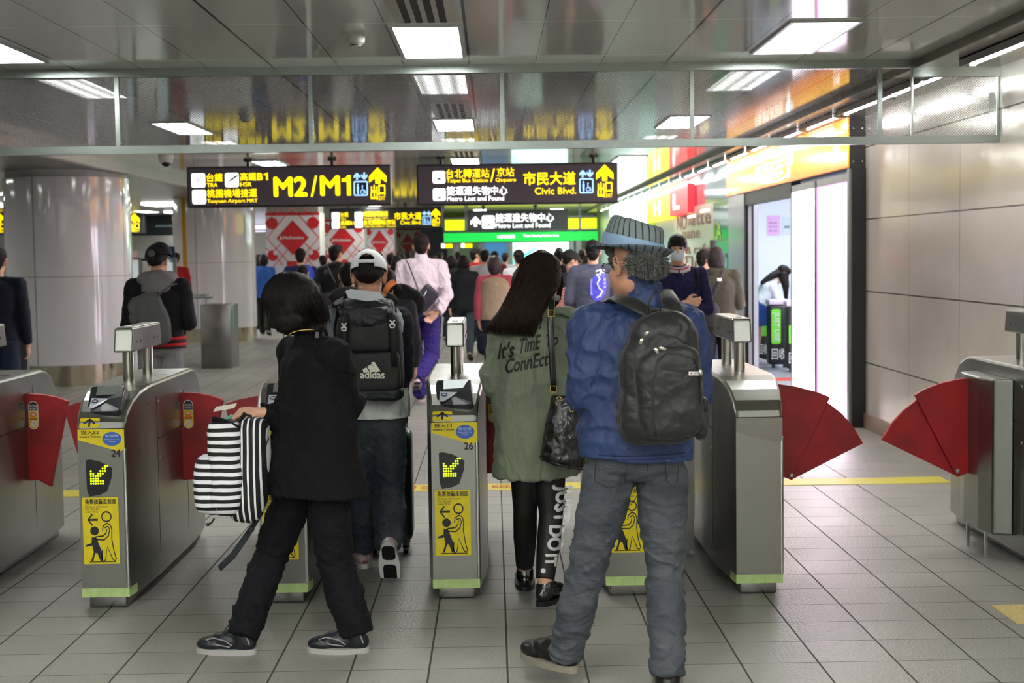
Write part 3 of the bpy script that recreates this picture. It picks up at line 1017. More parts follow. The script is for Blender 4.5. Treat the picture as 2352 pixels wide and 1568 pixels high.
def sign_c(ms, fn, fk, f2):
    tra_picto(ms, 762, 486, 780, 504, fn, fk); hsr_picto(ms, 762, 505, 780, 523, fn, fk)
    plane_picto(ms, 815, 486, 833, 504, fn, fk); bus_picto(ms, 815, 505, 833, 522, fn, fk)
    Y = ms['Y']
    T(Y, '台鐵', 782, 486, 800, 497, fn); T(Y, 'TRA', 782, 499, 795, 504, fn, bold=0); T(Y, '高鐵B1', 782, 505, 813, 516, fn); T(Y, 'HSR', 782, 518, 795, 523, fn, bold=0)
    T(Y, '桃園機場捷運', 835, 485, 891, 497, fn); T(Y, 'Taoyuan Airport MRT', 835, 499, 891, 504, fn, bold=0)
    T(Y, '台北轉運站/京站', 835, 504, 908, 516, fn); T(Y, 'Taipei Bus Station / Qsquare', 835, 517, 909, 523, fn, bold=0)
    T(Y, '市民大道', 906, 488, 968, 505, fn, bold=.025); T(Y, 'Civic Blvd.', 919, 507, 968, 516, fn)
    lift_picto(ms, 970, 486, 990, 517, fn, fk)
    exit_arrow(ms, fn, 1001, 480, 521, 21)
hang_sign('small dark direction sign hanging far back between the two big signs', 34.5, 757, 477, 1015, 524, 0.25, sign_c, (800, 930), M_SIGN2)
def sign_d(ms, fn, fk, f2):
    poly(ms['W'], arrow_up(1092, -519, 23, 24, 7), fn)
    bag_picto(ms, 1107, 494, 1136, 524, fn, fk)
    T(ms['W'], '捷運遺失物中心', 1138, 490, 1272, 510, fn, bold=.013); T(ms['W'], 'Metro Lost and Found', 1138, 512, 1264, 523, fn, bold=.01)
hang_sign('dark hanging sign reading only Metro Lost and Found with a white arrow', 37.0, 1074, 482, 1305, 529, 0.25, sign_d, (1110, 1230), M_SIGN2)
def sign_e(ms, fn, fk, f2):
    exit_arrow(ms, fn, 309, 490, 533, 25); lift_picto(ms, 284, 494, 296, 529, fn, fk)
    poly(ms['K'], [(250, -530), (250.5, -530), (250.5, -529.5)], fk)
hang_sign('dark sign with a yellow exit arrow between the two white columns', 36.0, 240, 487, 331, 536, 0.25, sign_e, (270,), M_SIGN2)
def sign_f(ms, fn, fk, f2):
    exit_arrow(ms, fn, 0, 490, 535, 22)
    poly(ms['K'], [(-50, -530), (-49.5, -530), (-49.5, -529.5)], fk); poly(ms['B'], [(-20, -530), (-12, -530), (-12, -500), (-20, -500)], fn)
hang_sign('dark sign with a yellow arrow left of the big white column', 34.0, -70, 486, 11, 537, 0.25, sign_f, (-40,), M_SIGN2)
# ================================================================== TICKET GATES
GY = 6.50       # front of the gates
NW, BW = 0.107, 0.143    # half width of nose / body
GL = 1.72
def gate_outline_rect(x_nose, x_body):
    pass

def side_profile(y0=0.0):
    """(y, z) outline of the housing seen from the side, nose at the front"""
    pts = [(0.0, 0.06), (0.0, 0.833), (0.012, 0.86), (0.05, 0.905), (0.12, 0.95), (0.22, 0.982), (0.33, 0.996), (0.42, 1.0)]
    back = [(GL-0.42, 1.0), (GL-0.33, 0.985), (GL-0.22, 0.95), (GL-0.12, 0.88), (GL-0.04, 0.79), (GL, 0.70), (GL, 0.06)]
    return pts + back

def housing(mb_, wl=BW, wr=BW, nl=NW, nr=NW):
    """tapered nose at both ends: section the profile along y"""
    prof = side_profile()
    ys = sorted(set([p[0] for p in prof] + [0.012, 0.2, 0.32, 0.45, GL-0.45, GL-0.2, GL-0.012]))
    def top(y):
        pr = [p for p in prof if p[1] > 0.5]
        for a, b in zip(pr[:-1], pr[1:]):
            if a[0] <= y <= b[0] and b[0] > a[0]:
                return a[1] + (b[1]-a[1])*(y-a[0])/(b[0]-a[0])
        return pr[0][1] if y <= 0 else pr[-1][1]
    def half(y, n, b):
        t = min(1.0, max(0.0, y/0.45)) if y < GL/2 else min(1.0, max(0.0, (GL-y)/0.45))
        return n + (b-n)*(1-(1-t)**1.6)
    vs = []; 
    c = 0.014
    for y in ys:
        l = -half(y, nl, wl); r = half(y, nr, wr); z = top(y)
        vs += [(l, y, 0.06), (l, y, z-c), (l+c*0.35, y, z-c*0.3), (l+c, y, z), (r-c, y, z), (r-c*0.35, y, z-c*0.3), (r, y, z-c), (r, y, 0.06)]
    n = 8; fs = []
    for j in range(len(ys)-1):
        for i in range(n-1):
            a = j*n+i
            fs.append((a, a+n, a+n+1, a+1))
        fs.append((j*n+n-1, (j+1)*n+n-1, (j+1)*n, j*n))
    fs.append(tuple(range(n))); fs.append(tuple(range((len(ys)-1)*n, len(ys)*n))[::-1])
    mb_.add(vs, [f[::-1] for f in fs], 0, False)
    return mb_

M_TINY = mat('label_black', (30, 30, 32), rough=0.5)
M_ORANGE = mat('label_orange', (232, 120, 40), rough=0.5)
M_PINK = mat('label_pink', (232, 190, 170), rough=0.5)

def hand_label(parent, x, y, z, facing=-1, w=0.052, h=0.15, name='warning_sticker'):
    """pill-shaped warning sticker: black head with writing, yellow body with a hand"""
    f = lambda a, b: V((x + a, y, z + b))
    f1 = lambda a, b: V((x + a, y-0.0007, z + b)); f2 = lambda a, b: V((x + a, y-0.0014, z + b)); f3 = lambda a, b: V((x + a, y-0.0021, z + b))
    m = MB()
    r = w/2
    pill = [(r*math.cos(math.radians(a)), -h/2+r + r*math.sin(math.radians(a))) for a in range(180, 361, 15)] + [(r*math.cos(math.radians(a)), h/2-r + r*math.sin(math.radians(a))) for a in range(0, 181, 15)]
    poly(m, pill, f, 0)
    k = 0.88
    up = [(px*k, py*k if py > 0 else 0.01) for px, py in pill if py > 0]
    poly(m, up + [(-r*k, h*.16), (r*k, h*.16)][::1], f1, 1) if False else poly(m, [(r*k, h*.16)] + [(px*k, py*.95) for px, py in pill if py > h*.17] + [(-r*k, h*.16)], f1, 1)
    poly(m, [(-r*k, h*.14)] + [(px*k, py*.95) for px, py in pill if py < 0] + [(r*k, h*.14)], f1, 2)
    poly(m, circ(0, 0.02*h, r*.68, 16, r*.5), f2, 3)
    poly(m, circ(0, 0.03*h, r*.4, 12, r*.2), f3, 0)
    poly(m, rrect(-r*.8, -h*.17, r*.8, -h*.08, 0.002), f2, 4)
    poly(m, circ(0, -h*.3, r*.62, 14), f2, 0); poly(m, circ(r*.1, -h*.3, r*.34, 12), f3, 5)
    put_text(m, '小心夾手', (-r*.7, -h*.16, r*.7, -h*.09), f3, 1, 0.0)
    put_text(m, '閘門關閉', (-r*.7, h*.28, r*.7, h*.36), f2, 0, 0.0)
    put_text(m, '請勿強行', (-r*.75, h*.19, r*.75, h*.27), f2, 0, 0.0)
    m.build(name, [M_WHITE, M_TINY, M_YEL, M_ORANGE, M_ORANGE, M_PINK], parent)

def flap(parent, x0, out, side, y, zs=(0.43, 0.895), with_label=True):
    """short red flap: plate standing out of the side; out = how far it reaches"""
    z0, z1 = zs
    h = z1-z0
    s = side
    pts = [(x0-s*0.0, z0), (x0+s*out*0.25, z0+0.004), (x0+s*out*0.42, z0-0.02), (x0+s*out*0.55, z0-0.035), (x0+s*out, z1-0.045), (x0+s*out*0.72, z1-0.02), (x0+s*out*0.4, z1-0.005), (x0, z1)]
    pts = pts if s > 0 else pts[::-1]
    m = MB(); m.ext(pts, 'y', y, y+0.028)
    o = m.build('flap', M_REDFLAP, parent)
    bv = o.modifiers.new('b', 'BEVEL'); bv.width = 0.004; bv.segments = 2
    if with_label:
        hand_label(parent, x0+s*0.045, y-0.002, z1-0.115)

M_SCREEN = mat('reader_screen', (205, 215, 215), rough=0.12, emis=0.55)
M_SCREENOFF = mat('reader_screen_dim', (120, 126, 120), rough=0.15, emis=0.08)
M_CARD = mat('card_target', (205, 212, 222), rough=0.3)

def arm_post(t, x0=0.0, y0=0.42, two=True, L=0.62, thick=False):
    m = MB()
    # slanted sensor bar: front face leans
    w = 0.046
    prof = [(y0, 0.0), (y0+0.03, 0.115), (y0+0.04, 0.12), (y0+L-0.035, 0.12), (y0+L-0.025, 0.115), (y0+L, 0.0)]
    m.ext([(a, 1.148+b) for a, b in prof], 'x', x0-w, x0+w)
    o = m.build('sensor_bar', M_STEEL, t)
    bv = o.modifiers.new('b', 'BEVEL'); bv.width = 0.01; bv.segments = 3
    m = MB()
    m.ell((x0, y0+0.12, 1.268), (0.016, 0.03, 0.006), None, 14, 6)
    m.build('sensor_button', M_WHITE, t)
    m = MB()
    for sx in (-1, 1):
        for q in (0.1, 0.17, 0.45, 0.52):
            m.cyl((x0+sx*(w-0.001), y0+q, 1.195), (x0+sx*(w+0.002), y0+q, 1.195), 0.006, 0.006, 10)
    m.build('sensor_eye', M_BLACK, t)
    for k, q in enumerate((0.10, L-0.13)):
        m = MB(); r = 0.027
        m.cyl((x0, y0+q, 0.99), (x0, y0+q, 1.15), r, r, 28)
        m.build('post', M_POST, t)

def gate(xc, lab, num=None, reader=True, screen=None, left_flap=True, right_flap=True, x_right=None, stickers=True, left_out=0.27, right_out=0.20, y0=GY, group='ticket gates standing in a row'):
    t = thing('ticket_gate', lab, 'ticket gate', (xc, y0, 0), 0, group)
    m = MB(); housing(m)
    m.build('housing', M_STEEL, t)
    # recessed plinth
    m = MB(); m.box((-NW+0.02, 0.035, 0.0), (NW-0.02, GL-0.035, 0.065), 0, 0.01); m.build('plinth', M_STEELD, t)
    # glow-in-the-dark green tape round the foot
    m = MB(); m.box((-NW-0.0015, -0.0015, 0.058), (NW+0.0015, 0.004, 0.10))
    for s in (-1, 1):
        m.add([(s*(NW+0.001), 0.0, 0.058), (s*(NW+0.0125), 0.10, 0.058), (s*(NW+0.0125), 0.10, 0.10), (s*(NW+0.001), 0.0, 0.10)], [(0, 1, 2, 3)])
        m.add([(s*(NW+0.0145), 0.135, 0.06), (s*(NW+0.021), 0.22, 0.06), (s*(NW+0.021), 0.22, 0.104), (s*(NW+0.0145), 0.135, 0.104)], [(0, 1, 2, 3)])
    m.build('green_tape', M_GREENTAPE, t)
    # shiny rounded corner bars at both ends of the nose
    for s in (1,):
        m = MB(); m.cyl((s*(NW-0.004), 0.007, 0.10), (s*(NW-0.004), 0.007, 0.74), 0.0105, 0.0105, 16); m.build('corner_bar', M_CHROME, t)
    # panel gaps
    m = MB()
    m.box((-NW-0.002, -0.002, 0.830), (NW+0.002, 0.002, 0.833))
    for s in (-1, 1):
        for yy in (0.47, 1.12):
            m.box((s*BW-0.0015 if s > 0 else -BW-0.001, yy, 0.16), (s*BW+0.001 if s > 0 else -BW+0.0015, yy+0.003, 0.93))
        m.box((s*BW-0.0015 if s > 0 else -BW-0.001, 0.47, 0.72), (s*BW+0.001 if s > 0 else -BW+0.0015, 1.12, 0.724))
    m.build('panel_gap', M_RUBBER, t)
    m = MB()
    for s in (-1, 1):
        for (yy, zz) in ((0.52, 0.9), (1.06, 0.9), (0.52, 0.62), (1.3, 0.5)):
            m.cyl((s*(BW-0.002), yy, zz), (s*(BW+0.003), yy, zz), 0.009, 0.009, 12)
    m.build('lock', M_CHROME, t)
    arm_post(t)
    if not stickers:
        m = MB(); poly(m, [(-NW+.002, 0.765), (NW-.03, 0.715), (NW-.012, 0.714), (NW, 0.728), (NW, 0.829), (-NW+.002, 0.829)], lambda x, z: V((x, -0.004, z)))
        o = m.build('front_collar', M_STEELD, t); sd = o.modifiers.new('s', 'SOLIDIFY'); sd.thickness = 0.004
    # slanted collar under the head (yellow 'insert token' plate on entry gates)
    def nose(x, z, dy=0.002):
        return V((x, -dy, z))
    pf = lambda x, z: V((x, -0.003, z)); pf2 = lambda x, z: V((x, -0.004, z)); pf3 = lambda x, z: V((x, -0.005, z))
    if stickers:
        m = MB(); poly(m, [(-NW+.004, 0.782), (NW-.03, 0.728), (NW-.012, 0.73), (NW-.002, 0.742), (NW-.002, 0.829), (-NW+.004, 0.829)], pf, 0)
        poly(m, circ(0.05, 0.785, 0.043, 28, 0.032), pf2, 1)
        put_text(m, '投入口', (-0.09, 0.806, -0.01, 0.825), pf2, 2, 0.01); put_text(m, 'Insert Token', (-0.095, 0.792, 0.0, 0.801), pf2, 2, 0.015)
        put_text(m, '單程票', (0.02, 0.792, 0.08, 0.805), pf3, 3, 0.005); put_text(m, 'Single Journey', (0.016, 0.78, 0.084, 0.787), pf3, 3, 0.005); put_text(m, 'Ticket', (0.035, 0.77, 0.065, 0.777), pf3, 3, 0.005)
        m.build('token_plate', [M_YEL, M_BLUE, M_INK, mat('sticker_pale', (190, 205, 240), rough=0.5)], t)
        # arrow sticker on the sloping head
        def slope(x, q):     # q = height along the slope
            z = 0.833 + q
            y = (z-0.833)*0.444 if z < 0.86 else 0.012 + (z-0.86)*0.845
            return V((x, y-0.002, z+0.001))
        m = MB(); poly(m, rrect(-0.098, 0.003, -0.008, 0.044, 0.004), slope, 0)
        m.build('arrow_sticker', [M_YEL], t)
        m = MB(); stroke(m, [(-0.053, 0.007), (-0.053, 0.036)], 0.008, lambda x, q: slope(x, q) + V((0, -0.002, 0.001)), 0)
        stroke(m, [(-0.078, 0.02), (-0.053, 0.038), (-0.028, 0.02)], 0.008, lambda x, q: slope(x, q) + V((0, -0.002, 0.001)), 0)
        m.build('arrow', M_INK, t)
        # LED panel
        m = MB(); poly(m, [(-0.072, 0.688), (-0.055, 0.692), (-0.01, 0.682), (0.046, 0.652), (0.043, 0.61), (0.02, 0.545), (-0.01, 0.53), (-0.06, 0.522), (-0.07, 0.55)], pf, 0)
        m.build('led_panel', M_BLACK, t)
        m = MB(); led = ['........#', '.......##', '......###', '#....###.', '##..###..', '######...', '#####....', '#######..', '#######..']
        led = ['......##', '.....##.', '#...###.', '##.###..', '#####...', '####....', '######..', '######..']
        for r_, row in enumerate(led):
            for c_, ch in enumerate(row):
                if ch == '#':
                    poly(m, circ(-0.05 + c_*0.0108, 0.662 - r_*0.0115, 0.0043, 8), pf2, 0)
        m.build('led_arrow', M_LEDY, t)
        # children poster
        return_poster(t, pf, pf2, pf3)
        if num:
            m = MB(); put_text(m, num, (0.045, 0.702, 0.087, 0.737), pf, 0, 0.03); m.build('number', M_INK, t)
    if reader:
        def sl(x, y, z):
            return V((x, y, z))
        # reader: dark sculpted pod on the sloping head
        n_ = V((0, -0.72, 0.69)).normalized(); up = V((0, 0.69, 0.72)).normalized()
        o0 = V((0.0, 0.10, 0.925))
        def R3(x, u, h):
            return o0 + V((x, 0, 0)) + up*u + n_*h
        m = MB()
        out = [(-0.09, 0.10), (-0.085, 0.115), (0.06, 0.115), (0.085, 0.10), (0.09, 0.02), (0.093, -0.07), (0.075, -0.082), (0.0, -0.075), (-0.075, -0.055), (-0.085, -0.035)]
        hs = [0.012, 0.014, 0.02, 0.03, 0.045, 0.055, 0.055, 0.045, 0.02, 0.014]
        base = [R3(x, u, -0.03) for x, u in out]; topv = [R3(x*0.93, u*0.93, h_) for (x, u), h_ in zip(out, hs)]
        cen = R3(-0.02, 0.02, 0.016)
        k_ = len(out)
        vs = base + topv + [cen]
        fs = [(i, (i+1) % k_, k_+(i+1) % k_, k_+i) for i in range(k_)] + [(k_+i, k_+(i+1) % k_, 2*k_) for i in range(k_)]
        m.add([tuple(v) for v in vs], fs, 0, False)
        o = m.build('card_reader', M_DARK, t)
        bv = o.modifiers.new('b', 'BEVEL'); bv.width = 0.006; bv.segments = 3
        m = MB(); m.add([R3(-0.05, 0.045, 0.021), R3(0.062, 0.045, 0.030), R3(0.066, 0.098, 0.026), R3(-0.05, 0.098, 0.019)], [(0, 1, 2, 3)])
        m.build('screen', screen or M_SCREENOFF, t)
        m = MB(); m.add([R3(-0.066, 0.03, 0.021), R3(-0.068, -0.025, 0.024), R3(-0.05, -0.035, 0.027), R3(-0.02, -0.015, 0.030), R3(0.015, 0.022, 0.026)], [(0, 1, 2, 3, 4)])
        poly(m, circ(-0.045, 0.005, 0.015, 18, 0.011), lambda a, b: R3(a, b, 0.0290), 1)
        poly(m, circ(-0.045, 0.005, 0.010, 18, 0.005), lambda a, b: R3(a, b, 0.0298), 2)
        m.build('card_target', [M_CARD, mat('target_blue', (40, 46, 96), rough=0.4), M_WHITE], t)
    if left_flap:
        flap(t, -BW+0.01, left_out, -1, 0.78, with_label=False)
    if right_flap:
        flap(t, BW-0.01, right_out, 1, 1.02)
    return t

def return_poster(t, pf, pf2, pf3):
    """yellow sticker: adult pushing a child ahead, arrow to the left"""
    # poster in its own units 0..100 x 0..205 mapped to the panel
    x0, x1, z0, z1 = -0.098, 0.062, 0.2, 0.52
    x0, z0 = -0.088, 0.205
    sx = 0.155/100.0
    H = 0.155
    def mp(f):
        return lambda a, b: f(-0.094 + a*0.00164, 0.258 + b*0.00232)
    A = mp(pf); B = mp(pf2); C = mp(pf3)
    m = MB()
    poly(m, rrect(0, -20, 100, 112, 3), A, 0)
    T_ = lambda s, a, b, c, d, bo: put_text(m, s, (a, b, c, d), B, 1, bo)
    T_('免票孩童走前面', 8, 99, 94, 109, 0.01)
    T_('Children who travel', 8, 92, 72, 96, 0.0); T_('free should', 8, 87, 44, 91, 0.0); T_('enter first.', 8, 82, 44, 86, 0.0)
    # arrow left
    stroke(m, [(16, 68), (42, 68)], 4, B, 1); stroke(m, [(28, 82), (15, 68), (28, 54)], 4, B, 1) if False else stroke(m, [(27, 79), (15, 68), (27, 57)], 4, B, 1)
    # adult: head ring + outlined body leaning forward
    stroke(m, circ(66, 74, 13, 24, 9.5), 3, B, 1, closed=True)
    body = [(54, 46), (56, 55), (66, 61), (76, 58), (80, 48), (79, 30), (84, 6), (90, -10), (86, -14), (80, -10), (66, 14), (60, -12), (54, -16), (50, -10), (52, 8)]
    stroke(m, body, 2.6, B, 1)
    stroke(m, [(66, 50), (64, 42), (56, 36), (34, 34), (34, 29), (58, 28), (70, 36), (74, 48), (70, 55), (60, 52)], 2.6, B, 1)
    # child: solid
    poly(m, circ(32, 46, 12, 20, 8.8), B, 1)
    poly(m, [(24, 34), (36, 33), (50, 6), (54, -14), (46, -14), (38, 2), (32, 2), (26, -14), (20, -14), (28, 4), (24, 18), (22, 22), (6, 18), (6, 15), (22, 16)], B, 1)
    stroke(m, [(15, -15.5), (90, -15.5)], 1.6, B, 1)
    m.build('children_poster', [M_YEL, M_INK], t)

def polyplate(parent, pts, d, th, m_, name='flap', x0=0.0, y0=0.0):
    """plate from photo pixels at distance d (vertical plate facing the hall's entrance)"""
    w = [P(px, py, d) for px, py in pts]
    l = root_loc(parent)
    m = MB(); m.ext([(q.x-l.x, q.z-l.z) for q in w], 'y', d-l.y, d-l.y+th)
    o = m.build(name, m_, parent)
    bv = o.modifiers.new('b', 'BEVEL'); bv.width = 0.004; bv.segments = 2
    return o

gate(-2.62, 'steel ticket gate at the far left, its front cut off by the picture edge', reader=False, right_out=0.23)
gate(-1.79, 'steel ticket gate numbered 24 with dark card reader', '24', screen=M_SCREENOFF, right_out=0.23, y0=6.44)
gate(-0.98, 'steel ticket gate mostly hidden behind the woman in black', '25', screen=M_SCREENOFF, right_flap=False, y0=6.47)
gate(-0.19, 'steel ticket gate numbered 26 with a bright reader screen', '26', screen=M_SCREEN, right_out=0.2, left_flap=False)
gate(0.61, 'steel ticket gate half hidden behind the legs of the man in the hat', '27', screen=M_SCREENOFF, left_flap=False, right_flap=False)
gR = gate(1.215, 'plain steel gate without reader holding a wide red flap on its right', reader=False, stickers=False, left_flap=False, right_flap=False, group='wide passage gates')
polyplate(gR, [(1706, 868), (1770, 879), (1830, 888), (1880, 901), (1907, 912), (1820, 1103), (1785, 1090), (1706, 1082)], 7.60, 0.022, M_REDFLAP, 'upper_flap')
polyplate(gR, [(1860, 905), (1905, 927), (1935, 950), (1962, 982), (1983, 1018), (1822, 1100), (1800, 1060)], 7.63, 0.022, M_REDFLAP, 'lower_flap')
l = root_loc(gR); q = P(1818, 1091, 7.6)
m = MB(); m.cyl((q.x-l.x, q.y-l.y-0.006, q.z), (q.x-l.x, q.y-l.y+0.01, q.z), 0.010, 0.010, 16); m.build('pivot_bolt', M_CHROME, gR)
hand_label(gR, 0.115, 0.6, 0.80)
# far-right gate: seen from its aisle side
gG = gate(2.765, 'steel gate at the right edge with slotted housing and wide red flap reaching left', reader=False, stickers=False, left_flap=False, right_flap=False, group='wide passage gates')
polyplate(gG, [(2101, 907), (2125, 893), (2160, 880), (2205, 870), (2262, 864), (2262, 1080), (2228, 1084), (2199, 1096)], 7.45, 0.022, M_REDFLAP, 'upper_flap')
polyplate(gG, [(2107, 917), (2075, 942), (2048, 972), (2025, 1010), (2195, 1092), (2210, 1060), (2140, 930)], 7.48, 0.022, M_REDFLAP, 'lower_flap')
l = root_loc(gG); q = P(2199, 1080, 7.45)
m = MB(); m.cyl((q.x-l.x, q.y-l.y-0.006, q.z), (q.x-l.x, q.y-l.y+0.01, q.z), 0.010, 0.010, 16); m.build('pivot_bolt', M_CHROME, gG)
q = P(2243, 943, 7.45)
hand_label(gG, q.x-l.x, q.y-l.y-0.002, q.z)
# flap housing: bowed cover with a slot
m = MB()
sec = [(-0.143, 0.62), (-0.235, 0.66), (-0.262, 0.80), (-0.262, 1.02), (-0.25, 1.12), (-0.22, 1.16), (-0.143, 1.17)]
m.ext(sec, 'z', 0.13, 0.93)
o = m.build('flap_housing', M_STEEL, gG)
bv = o.modifiers.new('b', 'BEVEL'); bv.width = 0.012; bv.segments = 3
m = MB(); m.box((-0.25, 0.72, 0.0), (-0.235, 0.735, 0.135)); m.box((-0.25, 1.0, 0.0), (-0.235, 1.015, 0.135)); m.build('housing_foot', M_CHROME, gG)
m = MB(); m.box((-0.1455, 0.10, 0.86), (-0.143, 0.42, 0.96)); m.build('blue_sign', mat('gate_blue', (30, 120, 190), rough=0.4), gG)
# infill panel between gate 27 and the plain gate
m = MB(); m.box((0.78, 7.42, 0.02), (1.04, 7.46, 0.95)); m.box((0.80, 7.43, 0.0), (0.84, 7.45, 0.03)); m.box((0.98, 7.43, 0.0), (1.02, 7.45, 0.03))
for z in (0.2, 0.85): m.cyl((1.0, 7.418, z), (1.0, 7.43, z), 0.008, 0.008, 10)
o = m.build('barrier_panel', M_STEELD); label(o, 'low grey steel barrier panel filling the gap left of the plain gate', 'barrier')
# small card on top of gate 26 deck: reflections of paper scraps are left out

# ---- steel barrier farther back between the columns, with end post
t = thing('steel_barrier', 'low steel barrier with glass infill between the two white columns', 'barrier', (-4.6, 18.2, 0))
a = PF(535, 802); b = PF(440, 845)
base = root_loc(t)
def rel(q): return V(q) - base
m = MB()
c0 = P(462, 805, 20.5); c1 = P(532, 805, 20.5)
m.box(rel((c0.x, 20.5, 0)), rel((c1.x, 21.1, 0.92)), 0, 0.01); m.build('end_cabinet', M_STEELD, t)
m = MB(); x_ = P(430, 700, 19.6).x; m.box(rel((x_, 20.9, 0.0)), rel((c0.x, 20.96, 1.0)), 0); m.build('panel', mat('barrier_grey', (150, 150, 150), rough=0.3, metal=0.7), t)
m = MB(); m.box(rel((x_-0.3, 20.88, 1.0)), rel((c0.x+0.1, 21.0, 1.06)), 0, 0.01); m.build('top_rail', M_RAIL, t)
t = thing('steel_barrier', 'low steel barrier at the left edge beyond the leftmost gate', 'barrier', (-5.0, 13.0, 0))
base = root_loc(t)
m = MB(); a = P(25, 750, 13.0); b = P(60, 750, 13.0)
m.box(rel((a.x-1.2, 13.0, 0.0)), rel((b.x, 13.05, 0.9))); m.build('panel', mat('barrier_grey', (150, 150, 150)), t)
m = MB(); m.box(rel((a.x-1.2, 12.98, 0.9)), rel((b.x+0.02, 13.07, 0.98)), 0, 0.01); m.build('top_rail', M_RAIL, t)
# ================================================================== SHOP FRONTS, FAR END, PILLARS
M_ALU = mat('shop_frame_grey', (150, 148, 150), rough=0.3, metal=0.7)
M_DKFR = mat('shop_frame_black', (26, 24, 26), rough=0.4)
M_LIGHTBOX = mat('lightbox_white', (255, 240, 253), rough=0.5, emis=5.5)
M_PINKGLOW = mat('lightbox_pink_edge', (255, 120, 240), rough=0.5, emis=3.0)
M_SHOPWALL = mat('shop_wall_pale', (224, 232, 244), rough=0.3)
XF = 3.17

# black end block and door frame where the beige wall stops
t = thing('shop_sign_box', 'long orange lit shop sign box with white lettering above the shop door', 'shop sign', (XF, 12.62, 2.32))
b = V((XF, 12.62, 2.32))
m = MB(); m.box((0.0, 0.0, -0.01), (XW-XF+0.1, 6.6, 0.44), 0); m.build('box', M_DKFR, t)
m = MB()
for (x, z) in ((0.03, 0.05), (0.11, 0.05), (0.03, 0.34), (0.11, 0.34)):
    m.cyl((x, -0.006, z), (x, 0.0, z), 0.007, 0.007, 10)
m.build('screw', M_CHROME, t)
def orange():
    mm = mat('orange_sign_face', (255, 150, 20), rough=0.2, emis=1.5, coat=0.6)
    g = NB(mm); tc = g.n('ShaderNodeTexCoord'); n = g.n('ShaderNodeTexNoise'); n.inputs['Scale'].default_value = 1.3; n.inputs['Detail'].default_value = 3
    g.l(tc.outputs['Object'], n.inputs[0])
    sx = g.n('ShaderNodeSeparateXYZ'); g.l(tc.outputs['Object'], sx.inputs[0])
    f = g.math('MULTIPLY', g.math('ABSOLUTE', g.math('SUBTRACT', sx.outputs[2], 0.26)), 3.6)
    c = g.mix(f, lin((255, 196, 40)), lin((255, 84, 14)))
    c = g.mix(g.math('MULTIPLY', n.outputs['Fac'], 0.5), c, lin((255, 160, 30)))
    g.l(c, g.b.inputs['Base Color']); g.l(c, g.b.inputs['Emission Color'])
    return mm
m = MB(); m.box((-0.012, 0.02, 0.0), (0.0, 6.55, 0.44)); m.build('face', orange(), t)
# face coordinates: seen from the hall, left = far, right = near
sf = lambda a, z: V((-0.014, 6.57-a, z))
m = MB()
put_text(m, 'OUPUGEE', (2.1, 0.10, 3.75, 0.27), sf, 0, 0.03)
poly(m, [(3.85, 0.17), (4.25, 0.17), (4.25, 0.34), (3.85, 0.34)], sf); poly(m, [(3.95, 0.05), (4.1, 0.05), (4.1, 0.43), (3.95, 0.43)], sf)
stroke(m, [(2.3, 0.065), (2.9, 0.05), (3.4, 0.035), (3.7, 0.05), (3.95, 0.075)], 0.02, sf)
stroke(m, [(0.12, 0.075), (0.4, 0.085), (0.7, 0.07), (0.95, 0.06)], 0.03, sf)
put_text(m, '手機', (6.0, 0.16, 6.25, 0.22), sf, 0, 0.02)
stroke(m, [(6.0, 0.08), (6.3, 0.09), (6.5, 0.1)], 0.035, sf)
m.build('white_lettering', M_SW, t)

# lightbox columns at the shop front
def lightbox(y0, y1, lab, pink=True, z1=2.22):
    t = thing('lightbox', lab, 'lightbox', (XF+0.005, y0, 0), 0)
    m = MB(); m.box((0.0, 0.0, 0.0), (0.13, y1-y0, 0.03)); m.box((0.0, 0.0, z1-0.02), (0.13, y1-y0, z1+0.05)); m.box((0, -0.03, 0), (0.13, 0.02, z1+0.05)); m.box((0, y1-y0-0.05, 0), (0.13, y1-y0, z1+0.05)); m.build('frame', M_ALU, t)
    m = MB(); m.box((0.01, 0.02, 0.03), (0.11, y1-y0-0.05, z1-0.02)); m.build('panel', M_LIGHTBOX, t)
    if pink:
        m = MB(); m.box((0.004, 0.02, 0.03), (0.012, 0.05, z1-0.02)); m.box((0.004, y1-y0-0.10, 0.03), (0.012, y1-y0-0.05, z1-0.02)); m.box((0.004, 0.05, z1-0.035), (0.012, y1-y0-0.1, z1-0.02)); m.build('pink_edge', M_PINKGLOW, t)
    return t
lightbox(12.72, 13.98, 'tall glowing white light panel with pink edges beside the beige wall')
t = lightbox(14.02, 15.15, 'tall glowing white light panel printed with petals left of the pink-edged one', False)
petal = mat('petal_pink', (240, 150, 150), rough=0.5, emis=0.7); petal2 = mat('petal_gold', (214, 180, 130), rough=0.5, emis=0.7)
for (yy, zz, w, h, mm) in ((0.25, 2.0, 0.10, 0.26, petal2), (0.2, 1.38, 0.05, 0.1, petal), (0.85, 0.55, 0.10, 0.20, petal), (0.55, 0.1, 0.08, 0.02, petal2)):
    m = MB(); poly(m, [(yy-w/2+w*0.5*math.cos(a)*(1 if True else 1)+w/2, zz+h/2*math.sin(a)) for a in [2*math.pi*k/16 for k in range(16)]], lambda a, z: V((0.006, a, z))); m.build('petal', mm, t)
m = MB(); m.box((0.002, 1.09, 0.03), (0.010, 1.13, 2.2)); m.build('yellow_edge', mat('edge_yellow', (255, 220, 110), rough=0.5, emis=1.0), t)
# corner post
m = MB(); m.box((3.19, 12.60, 0), (3.31, 12.69, 2.31)); struct(m.build('trim_2', M_DKFR))
m = MB(); m.box((3.165, 12.63, 0), (3.19, 12.70, 2.31)); struct(m.build('trim_3', M_ALU))
